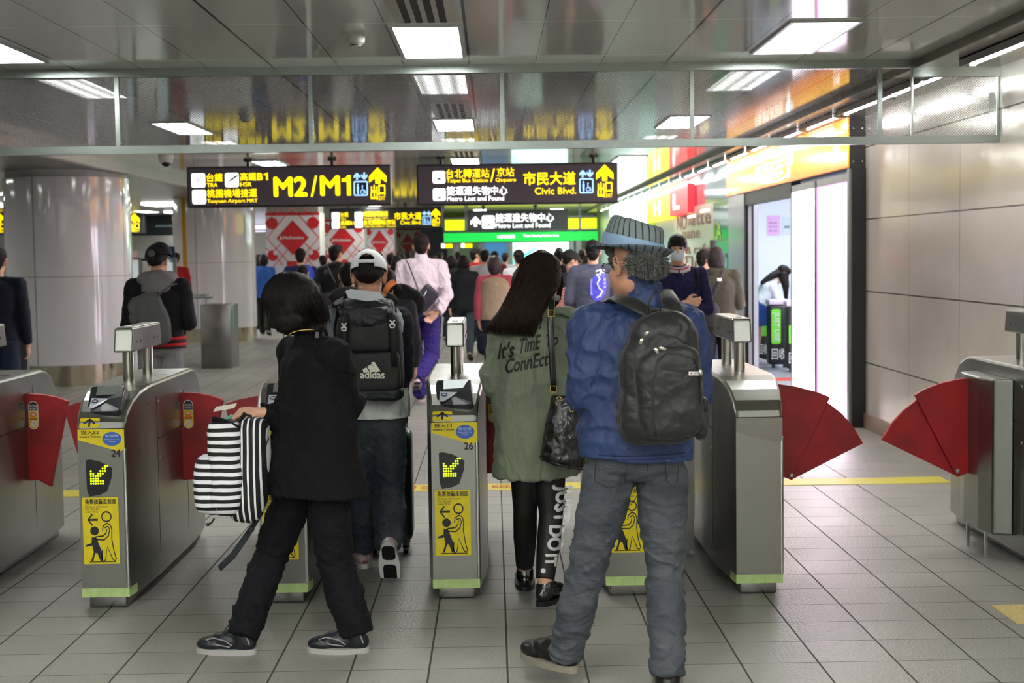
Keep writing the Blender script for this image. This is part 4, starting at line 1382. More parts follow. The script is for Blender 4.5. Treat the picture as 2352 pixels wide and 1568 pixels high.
# opening 15.15 .. 17.9, header, left jamb
m = MB(); m.box((3.18, 15.15, 2.16), (3.28, 17.95, 2.31)); m.box((3.18, 17.88, 0), (3.28, 17.95, 2.2)); struct(m.build('door_1', M_DKFR))
m = MB(); m.box((3.20, 17.80, 0), (3.24, 17.86, 2.16)); struct(m.build('trim_4', M_ALU))
# interior room
XI = 8.0
M_SFLOOR = mat('shop_floor', (150, 154, 160), rough=0.3)
m = MB(); m.box((3.2, 12.7, 0.0), (XI, 24, 0.006)); struct(m.build('floor.001', M_SFLOOR))
m = MB(); m.box((3.2, 17.2, 0.006), (XI, 17.6, 0.009)); o = m.build('floor_strip', mat('red_strip', (196, 44, 44), rough=0.4)); struct(o)
m = MB(); m.box((3.3, 21.6, 0), (XI, 21.7, 2.6)); struct(m.build('wall_shop', M_SHOPWALL))
m = MB(); m.box((XI, 12.6, 0), (XI+0.1, 21.7, 2.6)); struct(m.build('wall_shop.001', M_SHOPWALL))
m = MB(); m.box((3.32, 12.62, 2.6), (XI, 21.7, 2.7)); struct(m.build('ceiling.003', mat('shop_ceiling', (235, 238, 245), rough=0.5)))
for i, (x, y) in enumerate(((4.6, 14.5), (4.6, 17.2), (6.0, 16.0), (4.6, 19.6))):
    m = MB(); m.box((x-0.5, y-0.5, 2.57), (x+0.5, y+0.5, 2.6))
    o = m.build('ceiling_light_panel', mat('shop_lamp', (240, 246, 255), rough=0.5, emis=16.0))
    label(o, 'square light panel in the ceiling inside the bright shop', 'light', 'light panels inside the shop')
# glass inner partition with orange poster, notices on the back wall
m = MB(); q0 = P(1742, 500, 20.5); q1 = P(1716, 500, 20.5)
m.box((q1.x-0.02, 20.55, 0.0), (q0.x, 20.57, 2.2)); o = m.build('poster', mat('orange_poster', (255, 214, 196), rough=0.15)); label(o, 'pale orange poster on the glass at the left of the shop doorway', 'poster')
q0 = P(1762, 495, 21.58); q1 = P(1792, 540, 21.58)
t = thing('notice', 'pink paper notice with lines of writing on the shop wall', 'notice', (q0.x, 21.59, q1.z))
w, h = q1.x-q0.x, q0.z-q1.z
m = MB(); m.box((0, -0.004, 0), (w, 0.0, h)); m.build('sheet', mat('notice_pink', (232, 180, 236), rough=0.5), t)
m = MB()
nf = lambda a, z: V((a, -0.006, z))
put_text(m, '人', (w*.12, h*.78, w*.25, h*.88), nf); [put_text(m, s_, (w*.12, h*z_, w*.8, h*(z_+.09)), nf) for s_, z_ in (('吸煙 請勿', .58), ('飲食 請勿', .38), ('攝影 請勿', .18))]
m.build('lettering', M_INK, t)
q0 = P(1797, 498, 21.58); q1 = P(1818, 538, 21.58); w, h = q1.x-q0.x, q0.z-q1.z
t = thing('notice', 'pale grey paper notice right of the pink one', 'notice', (q0.x, 21.59, q1.z))
m = MB(); m.box((0, -0.004, 0), (w, 0.0, h)); m.build('sheet', mat('notice_grey', (206, 222, 236), rough=0.5), t)
m = MB(); poly(m, [(w*.2, h*.35), (w*.8, h*.35), (w*.8, h*.5), (w*.2, h*.5)], lambda a, z: V((a, -0.006, z))); m.build('print', mat('print_grey', (120, 140, 160), rough=0.5), t)

# waste bins inside the shop (black with green panels and white lettering)
def bin_(px0, px1, ybase, lab, rot=0.0, txt='JUST USE'):
    a = PF(px0, ybase); b_ = PF(px1, ybase)
    w = b_.x-a.x
    t = thing('recycling_bin', lab, 'bin', ((a.x+b_.x)/2, a.y, 0), rot, 'black recycling bins inside the shop')
    m = MB(); m.box((-w/2, 0, 0.05), (w/2, w*0.9, 0.86), 0, 0.03); m.build('body', mat('bin_black', (20, 20, 24), rough=0.4), t)
    m = MB(); m.box((-w/2-0.01, -0.01, 0.86), (w/2+0.01, w*0.92, 0.93), 0, 0.015); m.build('lid', mat('bin_lid', (226, 210, 230), rough=0.3), t)
    m = MB(); m.box((-w/2+0.04, 0.04, 0.0), (-w/2+0.08, 0.08, 0.06)); m.box((w/2-0.08, 0.04, 0.0), (w/2-0.04, 0.08, 0.06)); m.build('caster', M_BLACK, t)
    f = lambda x, z: V((x, -0.003, z)); f2 = lambda x, z: V((x, -0.005, z))
    m = MB(); poly(m, rrect(-w*.42, 0.33, w*.05, 0.80, 0.03), f, 0) if txt else poly(m, rrect(-w*.4, 0.38, w*.45, 0.62, 0.01), f, 0)
    m.build('green_panel', mat('bin_green', (120, 220, 60), rough=0.4), t)
    m = MB()
    if txt: put_text(m, txt, (-w*.36, 0.37, -w*.02, 0.76), f2, 0, 0.01, rot=-90)
    put_text(m, '回收', (-w*.4, 0.12, w*.3, 0.27), f, 0, 0.01)
    m.build('lettering', M_WHITE, t)
bin_(1768, 1816, 846, 'black recycling bin with tall green label, right of the bending girl')
bin_(1808, 1850, 856, 'black recycling bin nearest the yellow-edged light panel', txt=None)
bin_(1742, 1768, 833, 'black recycling bin behind the bending girl', txt=None)
m = MB(); q = PF(1700, 862)
# fire-hose style steel column left of the doorway
m = MB(); m.box((3.17, 17.95, 0), (3.35, 19.15, 2.45)); struct(m.build('wall_shop_pillar', mat('shop_pillar_steel', (186, 186, 196), rough=0.18, metal=0.6, bump=0.04, bscale=2)))
m = MB(); m.box((3.164, 18.2, 1.13), (3.17, 18.5, 1.30)); o = m.build('small_sign', mat('small_sign_red', (190, 40, 60), rough=0.4)); label(o, 'small red and white sign on the steel pillar left of the shop doorway', 'sign')
m = MB(); m.box((3.161, 18.26, 1.17), (3.164, 18.44, 1.25)); m.build('white_centre', M_WHITE, o)

# green poster panel, cream printed wall, door beyond
M_GPOST = mat('green_poster', (30, 120, 92), rough=0.12, coat=0.5)
t = thing('advertising_poster', 'dark green glossy poster panel on the shop front beside the steel pillar', 'poster', (3.18, 19.16, 0))
m = MB(); m.box((0, 0, 0), (0.1, 1.35, 2.28)); m.build('panel', M_GPOST, t)
m = MB(); pf_ = lambda a, z: V((-0.003, 1.35-a, z))
put_text(m, 'LA', (0.1, 1.75, 0.75, 2.0), pf_, 0, 0.03); m.build('yellow_lettering', mat('poster_yellow', (200, 220, 30), rough=0.4), t)
m = MB(); poly(m, rrect(0.0, 1.56, 1.3, 1.72, 0.01), pf_); m.build('green_band', mat('poster_green2', (40, 190, 110), rough=0.4), t)
m = MB(); poly(m, rrect(0.15, 0.9, 1.2, 1.5, 0.05), pf_); m.build('pale_print', mat('poster_pale', (120, 220, 190), rough=0.3), t)
t = thing('printed_glass_wall', 'cream cafe window covered with large brown words', 'shop window', (3.2, 20.55, 0))
m = MB(); m.box((0, 0, 0.0), (0.08, 4.6, 2.3)); m.build('panel', mat('cream_wall', (240, 226, 206), rough=0.25), t)
m = MB(); cf = lambda a, z: V((-0.004, 4.6-a, z))
for s_, a0, z0, a1, z1 in (('NO', 0.5, 1.95, 1.7, 2.2), ('latte', 1.95, 2.0, 4.3, 2.22), ('pane', 1.2, 1.74, 3.2, 1.92), ('ma cafe', 0.9, 1.55, 4.2, 1.70), ('Tle', 1.2, 1.3, 3.2, 1.52), ('LAW', 1.9, 1.15, 3.6, 1.27), ):
    put_text(m, s_, (a0, z0, a1, z1), cf, 0, 0.01)
m.build('brown_lettering', mat('cream_brown', (164, 120, 84), rough=0.5), t)
m = MB(); m.box((-0.01, 0.5, 2.18), (0.0, 1.3, 2.22)); m.box((-0.01, 1.9, 2.13), (0.0, 2.7, 2.17)); m.build('warm_lamp', mat('warm_lamp', (255, 226, 180), rough=0.5, emis=4.0), t)
m = MB(); m.box((3.2, 25.2, 0), (3.28, 27.8, 2.3)); struct(m.build('wall_shop.002', mat('white_shop_panel', (214, 214, 226), rough=0.3)))
m = MB(); m.box((3.2, 27.8, 0), (3.28, 31.0, 2.3)); struct(m.build('wall_shop.003', mat('dark_glass_shop', (60, 96, 80), rough=0.1)))
m = MB(); m.box((3.2, 31.0, 0), (3.28, 58.0, CEIL)); struct(m.build('wall_shop.004', mat('far_shop_wall', (220, 236, 232), rough=0.3)))
m = MB(); m.box((3.24, 19.15, 2.3), (3.32, 31.0, CEIL)); struct(m.build('wall_shop.005', mat('fascia_glossy', (176, 190, 196), rough=0.08, metal=0.5)))
# yellow and red lit signs projecting over the far shops
def shop_sign(y0, y1, z0, z1, c, lab, letter, em=1.6):
    t = thing('shop_sign', lab, 'shop sign', (3.1, y0, z0))
    m = MB(); m.box((0, 0, 0), (0.12, y1-y0, z1-z0)); m.build('box', mat('sign_box_'+lab[:6], c, rough=0.3, emis=em), t)
    m = MB(); put_text(m, letter[0], ((y1-y0)*letter[1], (z1-z0)*.2, (y1-y0)*letter[2], (z1-z0)*.8), lambda a, z: V((-0.004, (y1-y0)-a, z)), 0, 0.04); m.build('lettering', M_SW, t)
    return t
shop_sign(25.0, 28.6, 2.18, 2.62, (255, 228, 30), 'yellow lit shop sign with a pale letter H', ('H', .35, .65))
shop_sign(22.6, 24.9, 2.2, 2.66, (214, 40, 54), 'red lit shop sign with a white pointing hand shape', ('L', .2, .6), 1.0)
shop_sign(30.5, 37.0, 1.95, 2.6, (236, 255, 250), 'large glaring white shop sign behind the hat', (' ', 0, 1), 2.6)

# ------------------------------------------------------------------ far end: green band over the ticket machine hall
YE = 42.0
def xr(px, d): return P(px, 582, d).x
def zr(py, d, px=1180): return P(px, py, d).z
t = thing('ticket_hall_front', 'green banded front with bright yellow panels across the end of the hall', 'kiosk', (0, YE, 0))
xL, xR = xr(1020, YE), 3.1
m = MB(); m.box((xL, 0, zr(554, YE)), (xR, 0.4, zr(533, YE))); m.build('green_band', mat('green_band', (20, 190, 70), rough=0.3, emis=0.8), t)
gf = lambda a, z: V((a, -0.004, z))
m = MB(); put_text(m, '台北車站自動售票區', (xr(1143, YE), zr(547, YE), xr(1183, YE), zr(539, YE)), gf, 0, 0.02); put_text(m, 'Ticket Vending Machine Area', (xr(1202, YE), zr(546, YE), xr(1284, YE), zr(539, YE)), gf, 0, 0.02)
m.build('white_lettering', M_SW, t)
m = MB()
m.box((xL, 0.3, zr(527, YE)), (xR, 0.4, zr(502, YE))); m.build('yellow_panel', mat('far_yellow', (226, 236, 20), rough=0.3, emis=0.85), t)
m = MB(); m.box((xL, 0.35, zr(500, YE)), (xR, 0.45, CEIL)); m.build('upper_panel', mat('far_upper', (110, 126, 40), rough=0.2), t)
m = MB()
for px in (1020, 1074, 1334, 1395, 1070): m.box((xr(px, YE)-0.03, 0.25, 2.1), (xr(px, YE)+0.03, 0.32, CEIL))
m.box((xL, 0.25, zr(530, YE)), (xR, 0.35, zr(527, YE))); m.box((xL, 0.2, zr(500, YE)), (xR, 0.35, zr(497, YE)))
m.build('frame', M_ALU, t)
m = MB(); m.box((xL, 3.0, 0), (xR, 3.1, 2.1)); m.build('inner_wall', mat('inner_wall_grey', (150, 158, 154), rough=0.4), t)
m = MB()
for px in (1048, 1108, 1170, 1312, 1330): m.box((xr(px, YE)-0.08, 0.1, 0), (xr(px, YE)+0.08, 0.25, 2.1))
m.build('post', M_ALU, t)
t = thing('lit_screen', 'large pale green glowing advertising screen at the far end under the green band', 'screen', (0, YE-0.3, 0))
m = MB(); m.box((xr(1178, YE-.3), 0, 0.0), (xr(1306, YE-.3), 0.1, zr(557, YE-.3))); m.build('panel', mat('lit_green', (206, 255, 236), rough=0.3, emis=1.5), t)
m = MB(); poly(m, [(xr(1240, YE-.3), 0.9), (xr(1306, YE-.3), 1.62), (xr(1306, YE-.3), 1.7), (xr(1235, YE-.3), 1.0)], lambda a, z: V((a, -0.01, z))); poly(m, [(xr(1178, YE-.3), 1.2), (xr(1230, YE-.3), 1.7), (xr(1230, YE-.3), 1.76), (xr(1178, YE-.3), 1.4)], lambda a, z: V((a, -0.01, z))); m.build('teal_swoosh', mat('lit_teal', (90, 220, 210), rough=0.3, emis=1.1), t)
t = thing('advertising_poster', 'blue poster panel at the far end left of the glowing green screen', 'poster', (0, YE-0.3, 0))
m = MB(); m.box((xr(1112, YE-.3), 0, 0.0), (xr(1164, YE-.3), 0.08, zr(557, YE-.3))); m.build('panel', mat('far_blue', (70, 140, 200), rough=0.3), t)
m = MB(); m.box((xr(1116, YE-.3), -0.02, 0.7), (xr(1160, YE-.3), 0.0, 1.35)); m.build('lower_print', mat('far_blue_grey', (96, 104, 116), rough=0.3), t)
for px in (1028, 1074):
    t = thing('small_lit_sign', 'tiny lit yellow sign under the green band, %s' % ('at its left end' if px == 1028 else 'second from its left end'), 'sign', (xr(px, YE), YE+0.5, zr(567, YE)))
    m = MB(); m.box((-0.1, 0, 0), (0.13, 0.05, 0.12)); m.build('panel', mat('tiny_yellow', (255, 220, 0), rough=0.4, emis=1.2), t)
    m = MB(); m.box((-0.2, 0, 0), (-0.1, 0.05, 0.13)); m.build('white_end', M_SW, t)

# ------------------------------------------------------------------ square pillars wrapped in red and white festive print
M_PW = mat('pillar_white', (226, 220, 222), rough=0.3)
M_PR = mat('pillar_red', (206, 34, 44), rough=0.3)
M_PP = mat('pillar_pink', (228, 130, 136), rough=0.3)
def ad_pillar(px0, px1, d, lab, pxs=None):
    a, b_ = P(px0, 560, d), P(px1, 560, d)
    w = b_.x-a.x
    t = thing('square_pillar', lab, 'pillar', (a.x, d, 0))
    dp = 0.9
    m = MB(); m.box((0, 0, 0), (w, dp, 2.5)); m.box((0.02, 0.02, 2.5), (w-0.02, dp, CEIL), 1); m.build('pillar_body', [M_PW, mat('pillar_top', (150, 146, 140), rough=0.4)], t)
    faces = [(w, lambda x, z: V((x, -0.004, z)), lambda x, z: V((x, -0.008, z)), lambda x, z: V((x, -0.012, z)))]
    m = MB(); k = w/1.0
    W0, F, F2, F3 = faces[0]
    poly(m, [(0, 2.44), (W0, 2.44), (W0, 2.5), (0, 2.5)], F, 0)
    poly(m, [(W0*.5-W0*.30, 1.98), (W0*.5, 1.98-0.36), (W0*.5+W0*.30, 1.98), (W0*.5, 1.98+0.36)], F2, 0)
    for sx in (0.12, 0.88):
        poly(m, circ(W0*sx, 2.28, W0*.11, 16), F2, 0)
        poly(m, circ(W0*sx, 1.62, W0*.10, 16), F2, 0); poly(m, circ(W0*(sx+.06*(1 if sx < .5 else -1)), 1.68, W0*.05, 10), F3, 1)
        poly(m, circ(W0*sx, 0.95, W0*.10, 16), F2, 0)
    poly(m, rrect(W0*.38, 1.12, W0*.62, 1.5, .02), F2, 0)
    m.build('red_print', [M_PR, M_PW], t)
    m = MB()
    for z in (1.98, 1.25, 0.5):
        stroke(m, [(W0*.02, z), (W0*.5, z+.62), (W0*.98, z), (W0*.5, z-.62)], .035, F, 0, closed=True)
        stroke(m, [(W0*.0, z+.3), (W0*.28, z+.62)], .03, F); stroke(m, [(W0*1.0, z+.3), (W0*.72, z+.62)], .03, F)
        stroke(m, [(W0*.0, z-.2), (W0*.3, z-.55)], .03, F); stroke(m, [(W0*1.0, z-.2), (W0*.7, z-.55)], .03, F)
    m.build('pink_lines', M_PP, t)
    m = MB(); put_text(m, 'Hohsuisu', (W0*.32, 1.95, W0*.70, 2.02), F3, 0, 0.02); poly(m, [(W0*.25, 1.95), (W0*.31, 1.95), (W0*.28, 2.03)], F3); m.build('white_lettering', M_WHITE, t)
    return t
ad_pillar(611, 735, 29.5, 'square pillar wrapped in red and white print, nearest and leftmost of the row')
ad_pillar(737, 836, 35.5, 'square pillar wrapped in red and white print, second of the row')
ad_pillar(838, 906, 42.0, 'square pillar wrapped in red and white print, third of the row')
ad_pillar(908, 965, 49.0, 'square pillar wrapped in red and white print, last and smallest of the row')

# ------------------------------------------------------------------ left background: bright windows, dark fascia, glass booth
m = MB(); a = P(584, 500, 50); b_ = P(612, 500, 50); m.box((a.x-4, 50, 0.9), (b_.x+0.2, 50.1, 2.7)); o = m.build('window_1', mat('far_window', (236, 236, 255), rough=0.5, emis=1.6)); struct(o)
m = MB()
for z in (2.2, 2.35, 2.5): m.box((a.x-4, 49.9, z), (b_.x+0.2, 49.99, z+0.05))
m.build('window_frame', M_ALU, o)
m = MB(); a = P(331, 500, 38); b_ = P(420, 540, 38); m.box((a.x-2, 38, b_.z), (b_.x, 38.1, CEIL-0.09)); o = m.build('fascia_panel', mat('fascia_dark', (26, 34, 36), rough=0.3)); label(o, 'dark fascia panel with a pale light line, between the white columns', 'fascia')
m = MB(); m.box((a.x+0.3, 37.98, a.z-0.25), (b_.x, 38.0, a.z-0.2)); m.build('light_line', mat('fascia_line', (120, 140, 150), rough=0.3), o)
m = MB(); a = P(338, 468, 24); b_ = P(412, 482, 24)
for i, (px, py, w_, lab) in enumerate(((340, 470, 72, 'long bright ceiling light left of the second white column'), (390, 488, 40, 'short bright ceiling light left of the second white column'), (0, 472, 12, 'bright ceiling light at the left picture edge'))):
    q = PF(px, py, CEIL-0.1); q2 = PF(px+w_, py+12, CEIL-0.1)
    m = MB(); m.box((q.x, q.y-0.6, CEIL-0.12), (q.x+0.95, q.y+0.6, CEIL-0.09)); o = m.build('ceiling_light', M_LAMP); label(o, lab, 'light', 'lights in the left ceiling')
t = thing('glass_booth', 'row of white lit glass booth panels behind the man in the black cap', 'booth', (-6.5, 25.5, 0))
bb = V((-6.5, 25.5, 0))
for i, (p0, p1) in enumerate(((286, 324), (372, 403))):
    a = P(p0, 597, 25.5)-bb; b_ = P(p1, 660, 25.5)-bb
    m = MB(); m.box((a.x, 0, 0.4), (b_.x, 0.04, a.z)); m.build('lit_panel', mat('booth_white', (206, 220, 220), rough=0.3, emis=0.35), t)
    m = MB(); m.box((b_.x-0.03, -0.03, 0), (b_.x+0.03, 0.05, a.z+0.03)); m.box((a.x, -0.03, a.z), (b_.x, 0.05, a.z+0.04)); m.build('frame', M_ALU, t)
def strip(px0, py0, px1, py1, d, c, name, lab, em=0.1):
    a, b_ = P(px0, py0, d), P(px1, py1, d)
    m = MB(); m.box((a.x, d, b_.z), (b_.x, d+0.05, CEIL-0.12)); o = m.build(name, mat(name+str(px0), c, rough=0.4)); label(o, lab, 'sign')
strip(415, 425, 429, 616, 26.4, (206, 150, 20), 'banner', 'narrow hanging yellow banner touching the second white column', 0.25)
for p0, z0, p1, z1, cc, nm in ((300, 576, 314, 596, (216, 120, 20), 'orange_poster'), (388, 566, 401, 596, (16, 40, 90), 'blue_poster')):
    a = P(p0, z0, 25.5)-bb; b_ = P(p1, z1, 25.5)-bb
    m = MB(); m.box((a.x, 0.0, b_.z-0.05), (b_.x, 0.04, a.z)); m.build(nm, mat(nm, cc, rough=0.4), t)
# far background wall behind the booth
m = MB(); a = P(290, 540, 33); b_ = P(420, 700, 33); m.box((a.x-9, 40.2, 0), (b_.x+1.5, 40.3, 2.3)); struct(m.build('wall_far.001', mat('far_left_white', (178, 176, 170), rough=0.4)))
# ================================================================== PEOPLE
UP = V((0, 0, 1))
M_SKIN = mat('skin', (214, 164, 136), rough=0.5, bump=0.08, bscale=120)
M_SKIN2 = mat('skin_tan', (206, 152, 122), rough=0.5, bump=0.1, bscale=120, var=0.12, vscale=10)
def hair_mat(name, c, c2=None):
    return mat(name, c, rough=0.55, spec=0.2, bump=0.5, bscale=1.0, stretch=(170, 170, 14), detail=3, var=0.4, vscale=1.0, vc=c2)
M_HAIR = hair_mat('black_hair', (17, 14, 14), (34, 27, 25))
M_HAIRB = hair_mat('brown_black_hair', (28, 20, 17), (56, 38, 28))
M_HAIRG = hair_mat('grey_hair', (78, 78, 76), (150, 150, 146))
def cloth(name, c, rough=0.8, bump=0.5, bs=9.0, var=0.15, vs=5.0, vc=None, sheen=0.0, stretch=(1, 1, 0.6), distort=1.2):
    return mat(name, c, rough=rough, bump=bump*2, bscale=bs, detail=3, var=var, vscale=vs, vc=vc, sheen=sheen, stretch=stretch, distort=distort, spec=0.3)

def frame_of(fwd, up):
    f = V(fwd).normalized(); u = V(up).normalized()
    r = f.cross(u).normalized(); u = r.cross(f).normalized()
    return r, f, u
def RM(r, f, u):
    return Matrix((r, f, u)).transposed()

def head_shapes(mb, c, fwd, up, s=1.0, face=True):
    r, f, u = frame_of(fwd, up); R = RM(r, f, u)
    p = lambda a, b, d: c + r*a*s + f*b*s + u*d*s
    mb.ell(p(0, -0.008, 0.028), (0.073*s, 0.092*s, 0.088*s), R, 24, 16)
    mb.ell(p(0, 0.022, -0.035), (0.060*s, 0.066*s, 0.078*s), R, 24, 16)
    mb.ell(p(0, 0.050, -0.084), (0.036*s, 0.032*s, 0.026*s), R)
    mb.ell(p(0, 0.0, -0.065), (0.056*s, 0.058*s, 0.042*s), R)
    if face:
        mb.cap(p(0, 0.084, 0.010), p(0, 0.099, -0.024), 0.007*s, 0.0105*s)
        for q in (-1, 1):
            mb.ell(p(q*0.012, 0.092, -0.030), (0.009*s, 0.010*s, 0.008*s), R, 12, 8)
            mb.cap(p(q*0.014, 0.079, 0.022), p(q*0.044, 0.064, 0.020), 0.009*s, 0.008*s)
            mb.ell(p(q*0.036, 0.052, -0.026), (0.020*s, 0.022*s, 0.022*s), R, 14, 8)
        mb.ell(p(0, 0.082, -0.053), (0.022*s, 0.009*s, 0.006*s), R, 14, 8)
        mb.ell(p(0, 0.080, -0.063), (0.019*s, 0.009*s, 0.007*s), R, 14, 8)
    for q in (-1, 1):
        # ear: rim, lobe and bowl
        e = p(q*0.074, -0.006, -0.012)
        mb.ell(e, (0.007*s, 0.016*s, 0.026*s), R, 12, 8)
        pts = [p(q*0.080, 0.008, -0.002), p(q*0.086, 0.002, 0.020), p(q*0.089, -0.014, 0.022), p(q*0.089, -0.022, 0.006), p(q*0.084, -0.016, -0.016), p(q*0.079, -0.004, -0.034)]
        mb.chain(pts, [0.0045*s]*5+[0.006*s], 8)

def eyes(parent, c, fwd, up, s=1.0):
    r, f, u = frame_of(fwd, up)
    l = root_loc(parent)
    for q in (-1, 1):
        e = c + r*q*0.030*s + f*0.0665*s + u*0.003*s - l
        m = MB(); m.ell(e, (0.012*s, 0.012*s, 0.008*s), RM(r, f, u), 14, 10, 0)
        m.ell(e + f*0.0095*s, (0.0052*s, 0.004*s, 0.0052*s), RM(r, f, u), 12, 8, 1)
        m.build('eye', [mat('eye_white', (226, 220, 214), rough=0.2), mat('iris', (30, 18, 12), rough=0.1)], parent)
        m = MB(); m.chain([c - l + r*q*0.014*s + f*0.088*s + u*0.026*s, c - l + r*q*0.032*s + f*0.083*s + u*0.031*s, c - l + r*q*0.048*s + f*0.069*s + u*0.026*s], [0.003*s, 0.0035*s, 0.002*s], 8)
        m.build('eyebrow', M_HAIR, parent)
    m = MB(); m.ell(c - l + f*0.0865*s - u*0.0575*s, (0.020*s, 0.004*s, 0.005*s), RM(r, f, u), 14, 8)
    m.build('mouth', mat('lips', (172, 96, 88), rough=0.4), parent)

def hand_shapes(mb, wr, d, pn, side, s=1.0, curl=0.5, pinch=False):
    """wr wrist, d hand direction, pn palm normal (towards the palm side), side +1/-1: thumb on that side of d x pn"""
    d = V(d).normalized(); pn = V(pn); pn = (pn - d*pn.dot(d)).normalized()
    t = d.cross(pn).normalized()*side          # towards the thumb
    R = RM(t, d, pn)
    mb.cap(wr - d*0.03*s, wr + d*0.01*s, 0.024*s, 0.024*s)
    mb.ell(wr + d*0.045*s, (0.039*s, 0.048*s, 0.016*s), R, 18, 10, e1=0.8, e2=0.8)
    L = (0.070, 0.078, 0.072, 0.058)
    for k in range(4):
        a = 0.027 - k*0.0185
        b0 = wr + d*(0.083 - abs(k-1.2)*0.004)*s + t*a*s
        c_ = curl*(1 + 0.12*k)
        dd = d; p = b0; l = L[k]*s
        spread = t*(0.10 - 0.07*k)
        seg = (0.46, 0.30, 0.24); rr = (0.0092, 0.0085, 0.0078, 0.0066)
        for j in range(3):
            ang = c_*(0.65, 0.9, 0.6)[j]
            ax = d.cross(pn)
            dd = (Matrix.Rotation(-ang if False else ang, 3, ax) @ dd).normalized()
            q = p + (dd + spread*(1 if j == 0 else 0)).normalized()*l*seg[j]
            mb.cap(p, q, rr[j]*s, rr[j+1]*s, 10)
            p = q
    # thumb
    p0 = wr + d*0.022*s + t*0.026*s + pn*0.004*s
    p1 = p0 + (d*0.75 + t*0.75 + pn*(0.25 + 0.3*pinch)).normalized()*0.036*s
    p2 = p1 + (d*1.0 + t*(0.15-0.4*pinch) + pn*(0.35 + 0.5*pinch)).normalized()*0.030*s
    p3 = p2 + (d*1.0 - t*0.25*(1+pinch) + pn*(0.35+0.4*pinch)).normalized()*0.024*s
    mb.chain([p0, p1, p2, p3], [0.014*s, 0.0115*s, 0.0105*s, 0.0085*s], 10)

def spine_rings(j, rings, tilt=1.0):
    """rings: (t, rx, ry, forward shift): t 0 pelvis .. 1 chest .. 2 neck base"""
    pel, che, nek = j['pel'], j['che'], j['nek']
    hr = (j['hipR']-j['hipL']).normalized(); sr = (j['shR']-j['shL']).normalized()
    out = []
    for (t, rx, ry, fs) in rings:
        if t <= 1:
            c = pel + (che-pel)*t; ax = (che-pel).normalized()
        else:
            c = che + (nek-che)*(t-1); ax = (nek-che).normalized()
        if 0.5 < t < 1.6:
            k = (t-0.5)/1.1
            ax = ((che-pel).normalized()*(1-k) + (nek-che).normalized()*k).normalized()
        w = min(1, max(0, t))
        r = (hr*(1-w) + sr*w).normalized()
        r = (r - ax*r.dot(ax)).normalized()
        f = ax.cross(r).normalized()
        out.append((c + f*fs, r, f, rx, ry))
    return out

def auto_joints(x, y, H, yaw=0.0, stride=0.0, lead='L', lean=0.0, arms='hang', hw=1.0, sit=0.0):
    """joints of a standing or walking figure, facing yaw (0 = away from the camera, +90 = facing left)"""
    k = H
    f = V((-math.sin(yaw), math.cos(yaw), 0)); r = V((math.cos(yaw), math.sin(yaw), 0))
    b = V((x, y, 0))
    def q(a, c_, z): return b + r*a*k + f*c_*k + UP*z*k
    j = {}
    drop = stride*stride*0.28
    j['pel'] = q(0, 0, 0.53-drop)
    j['che'] = q(0, lean*0.5, 0.745-drop)
    j['nek'] = q(0, lean*0.9, 0.845-drop)
    j['hed'] = q(0, lean*1.1+0.012, 0.925-drop)
    sw = 0.108*hw
    j['shL'] = q(-sw, lean*0.85, 0.808-drop); j['shR'] = q(sw, lean*0.85, 0.808-drop)
    for s_, n in ((-1, 'L'), (1, 'R')):
        a = stride if lead == n else -stride
        j['hip'+n] = q(s_*0.052*hw, 0, 0.51-drop)
        if a >= 0:
            j['kn'+n] = q(s_*0.052, a*0.62+0.01, 0.285-drop*0.4)
            j['an'+n] = q(s_*0.050, a*1.0, 0.045)
            j['toe'+n] = q(s_*0.058, a*1.0+0.11, 0.018)
        else:
            j['kn'+n] = q(s_*0.052, a*0.35+0.02, 0.278-drop*0.4)
            j['an'+n] = q(s_*0.050, a*1.0, 0.045+abs(a)*0.32)
            j['toe'+n] = q(s_*0.058, a*1.0+0.085, 0.014+abs(a)*0.02)
        sg = -a*0.6
        if arms == 'hang':
            j['el'+n] = q(s_*(sw+0.028), lean*0.7-0.012+sg*0.4, 0.635-drop); j['wr'+n] = q(s_*(sw+0.022), lean*0.6+0.03+sg, 0.49-drop)
        elif arms == 'front':
            j['el'+n] = q(s_*(sw+0.03), lean*0.7-0.02, 0.64-drop); j['wr'+n] = q(s_*0.05, 0.13, 0.655-drop)
        elif arms == 'crossed':
            j['el'+n] = q(s_*(sw+0.03), 0.02, 0.645-drop); j['wr'+n] = q(-s_*0.02, 0.115, 0.665-drop+0.012*s_)
    j['f'] = f; j['r'] = r
    return j

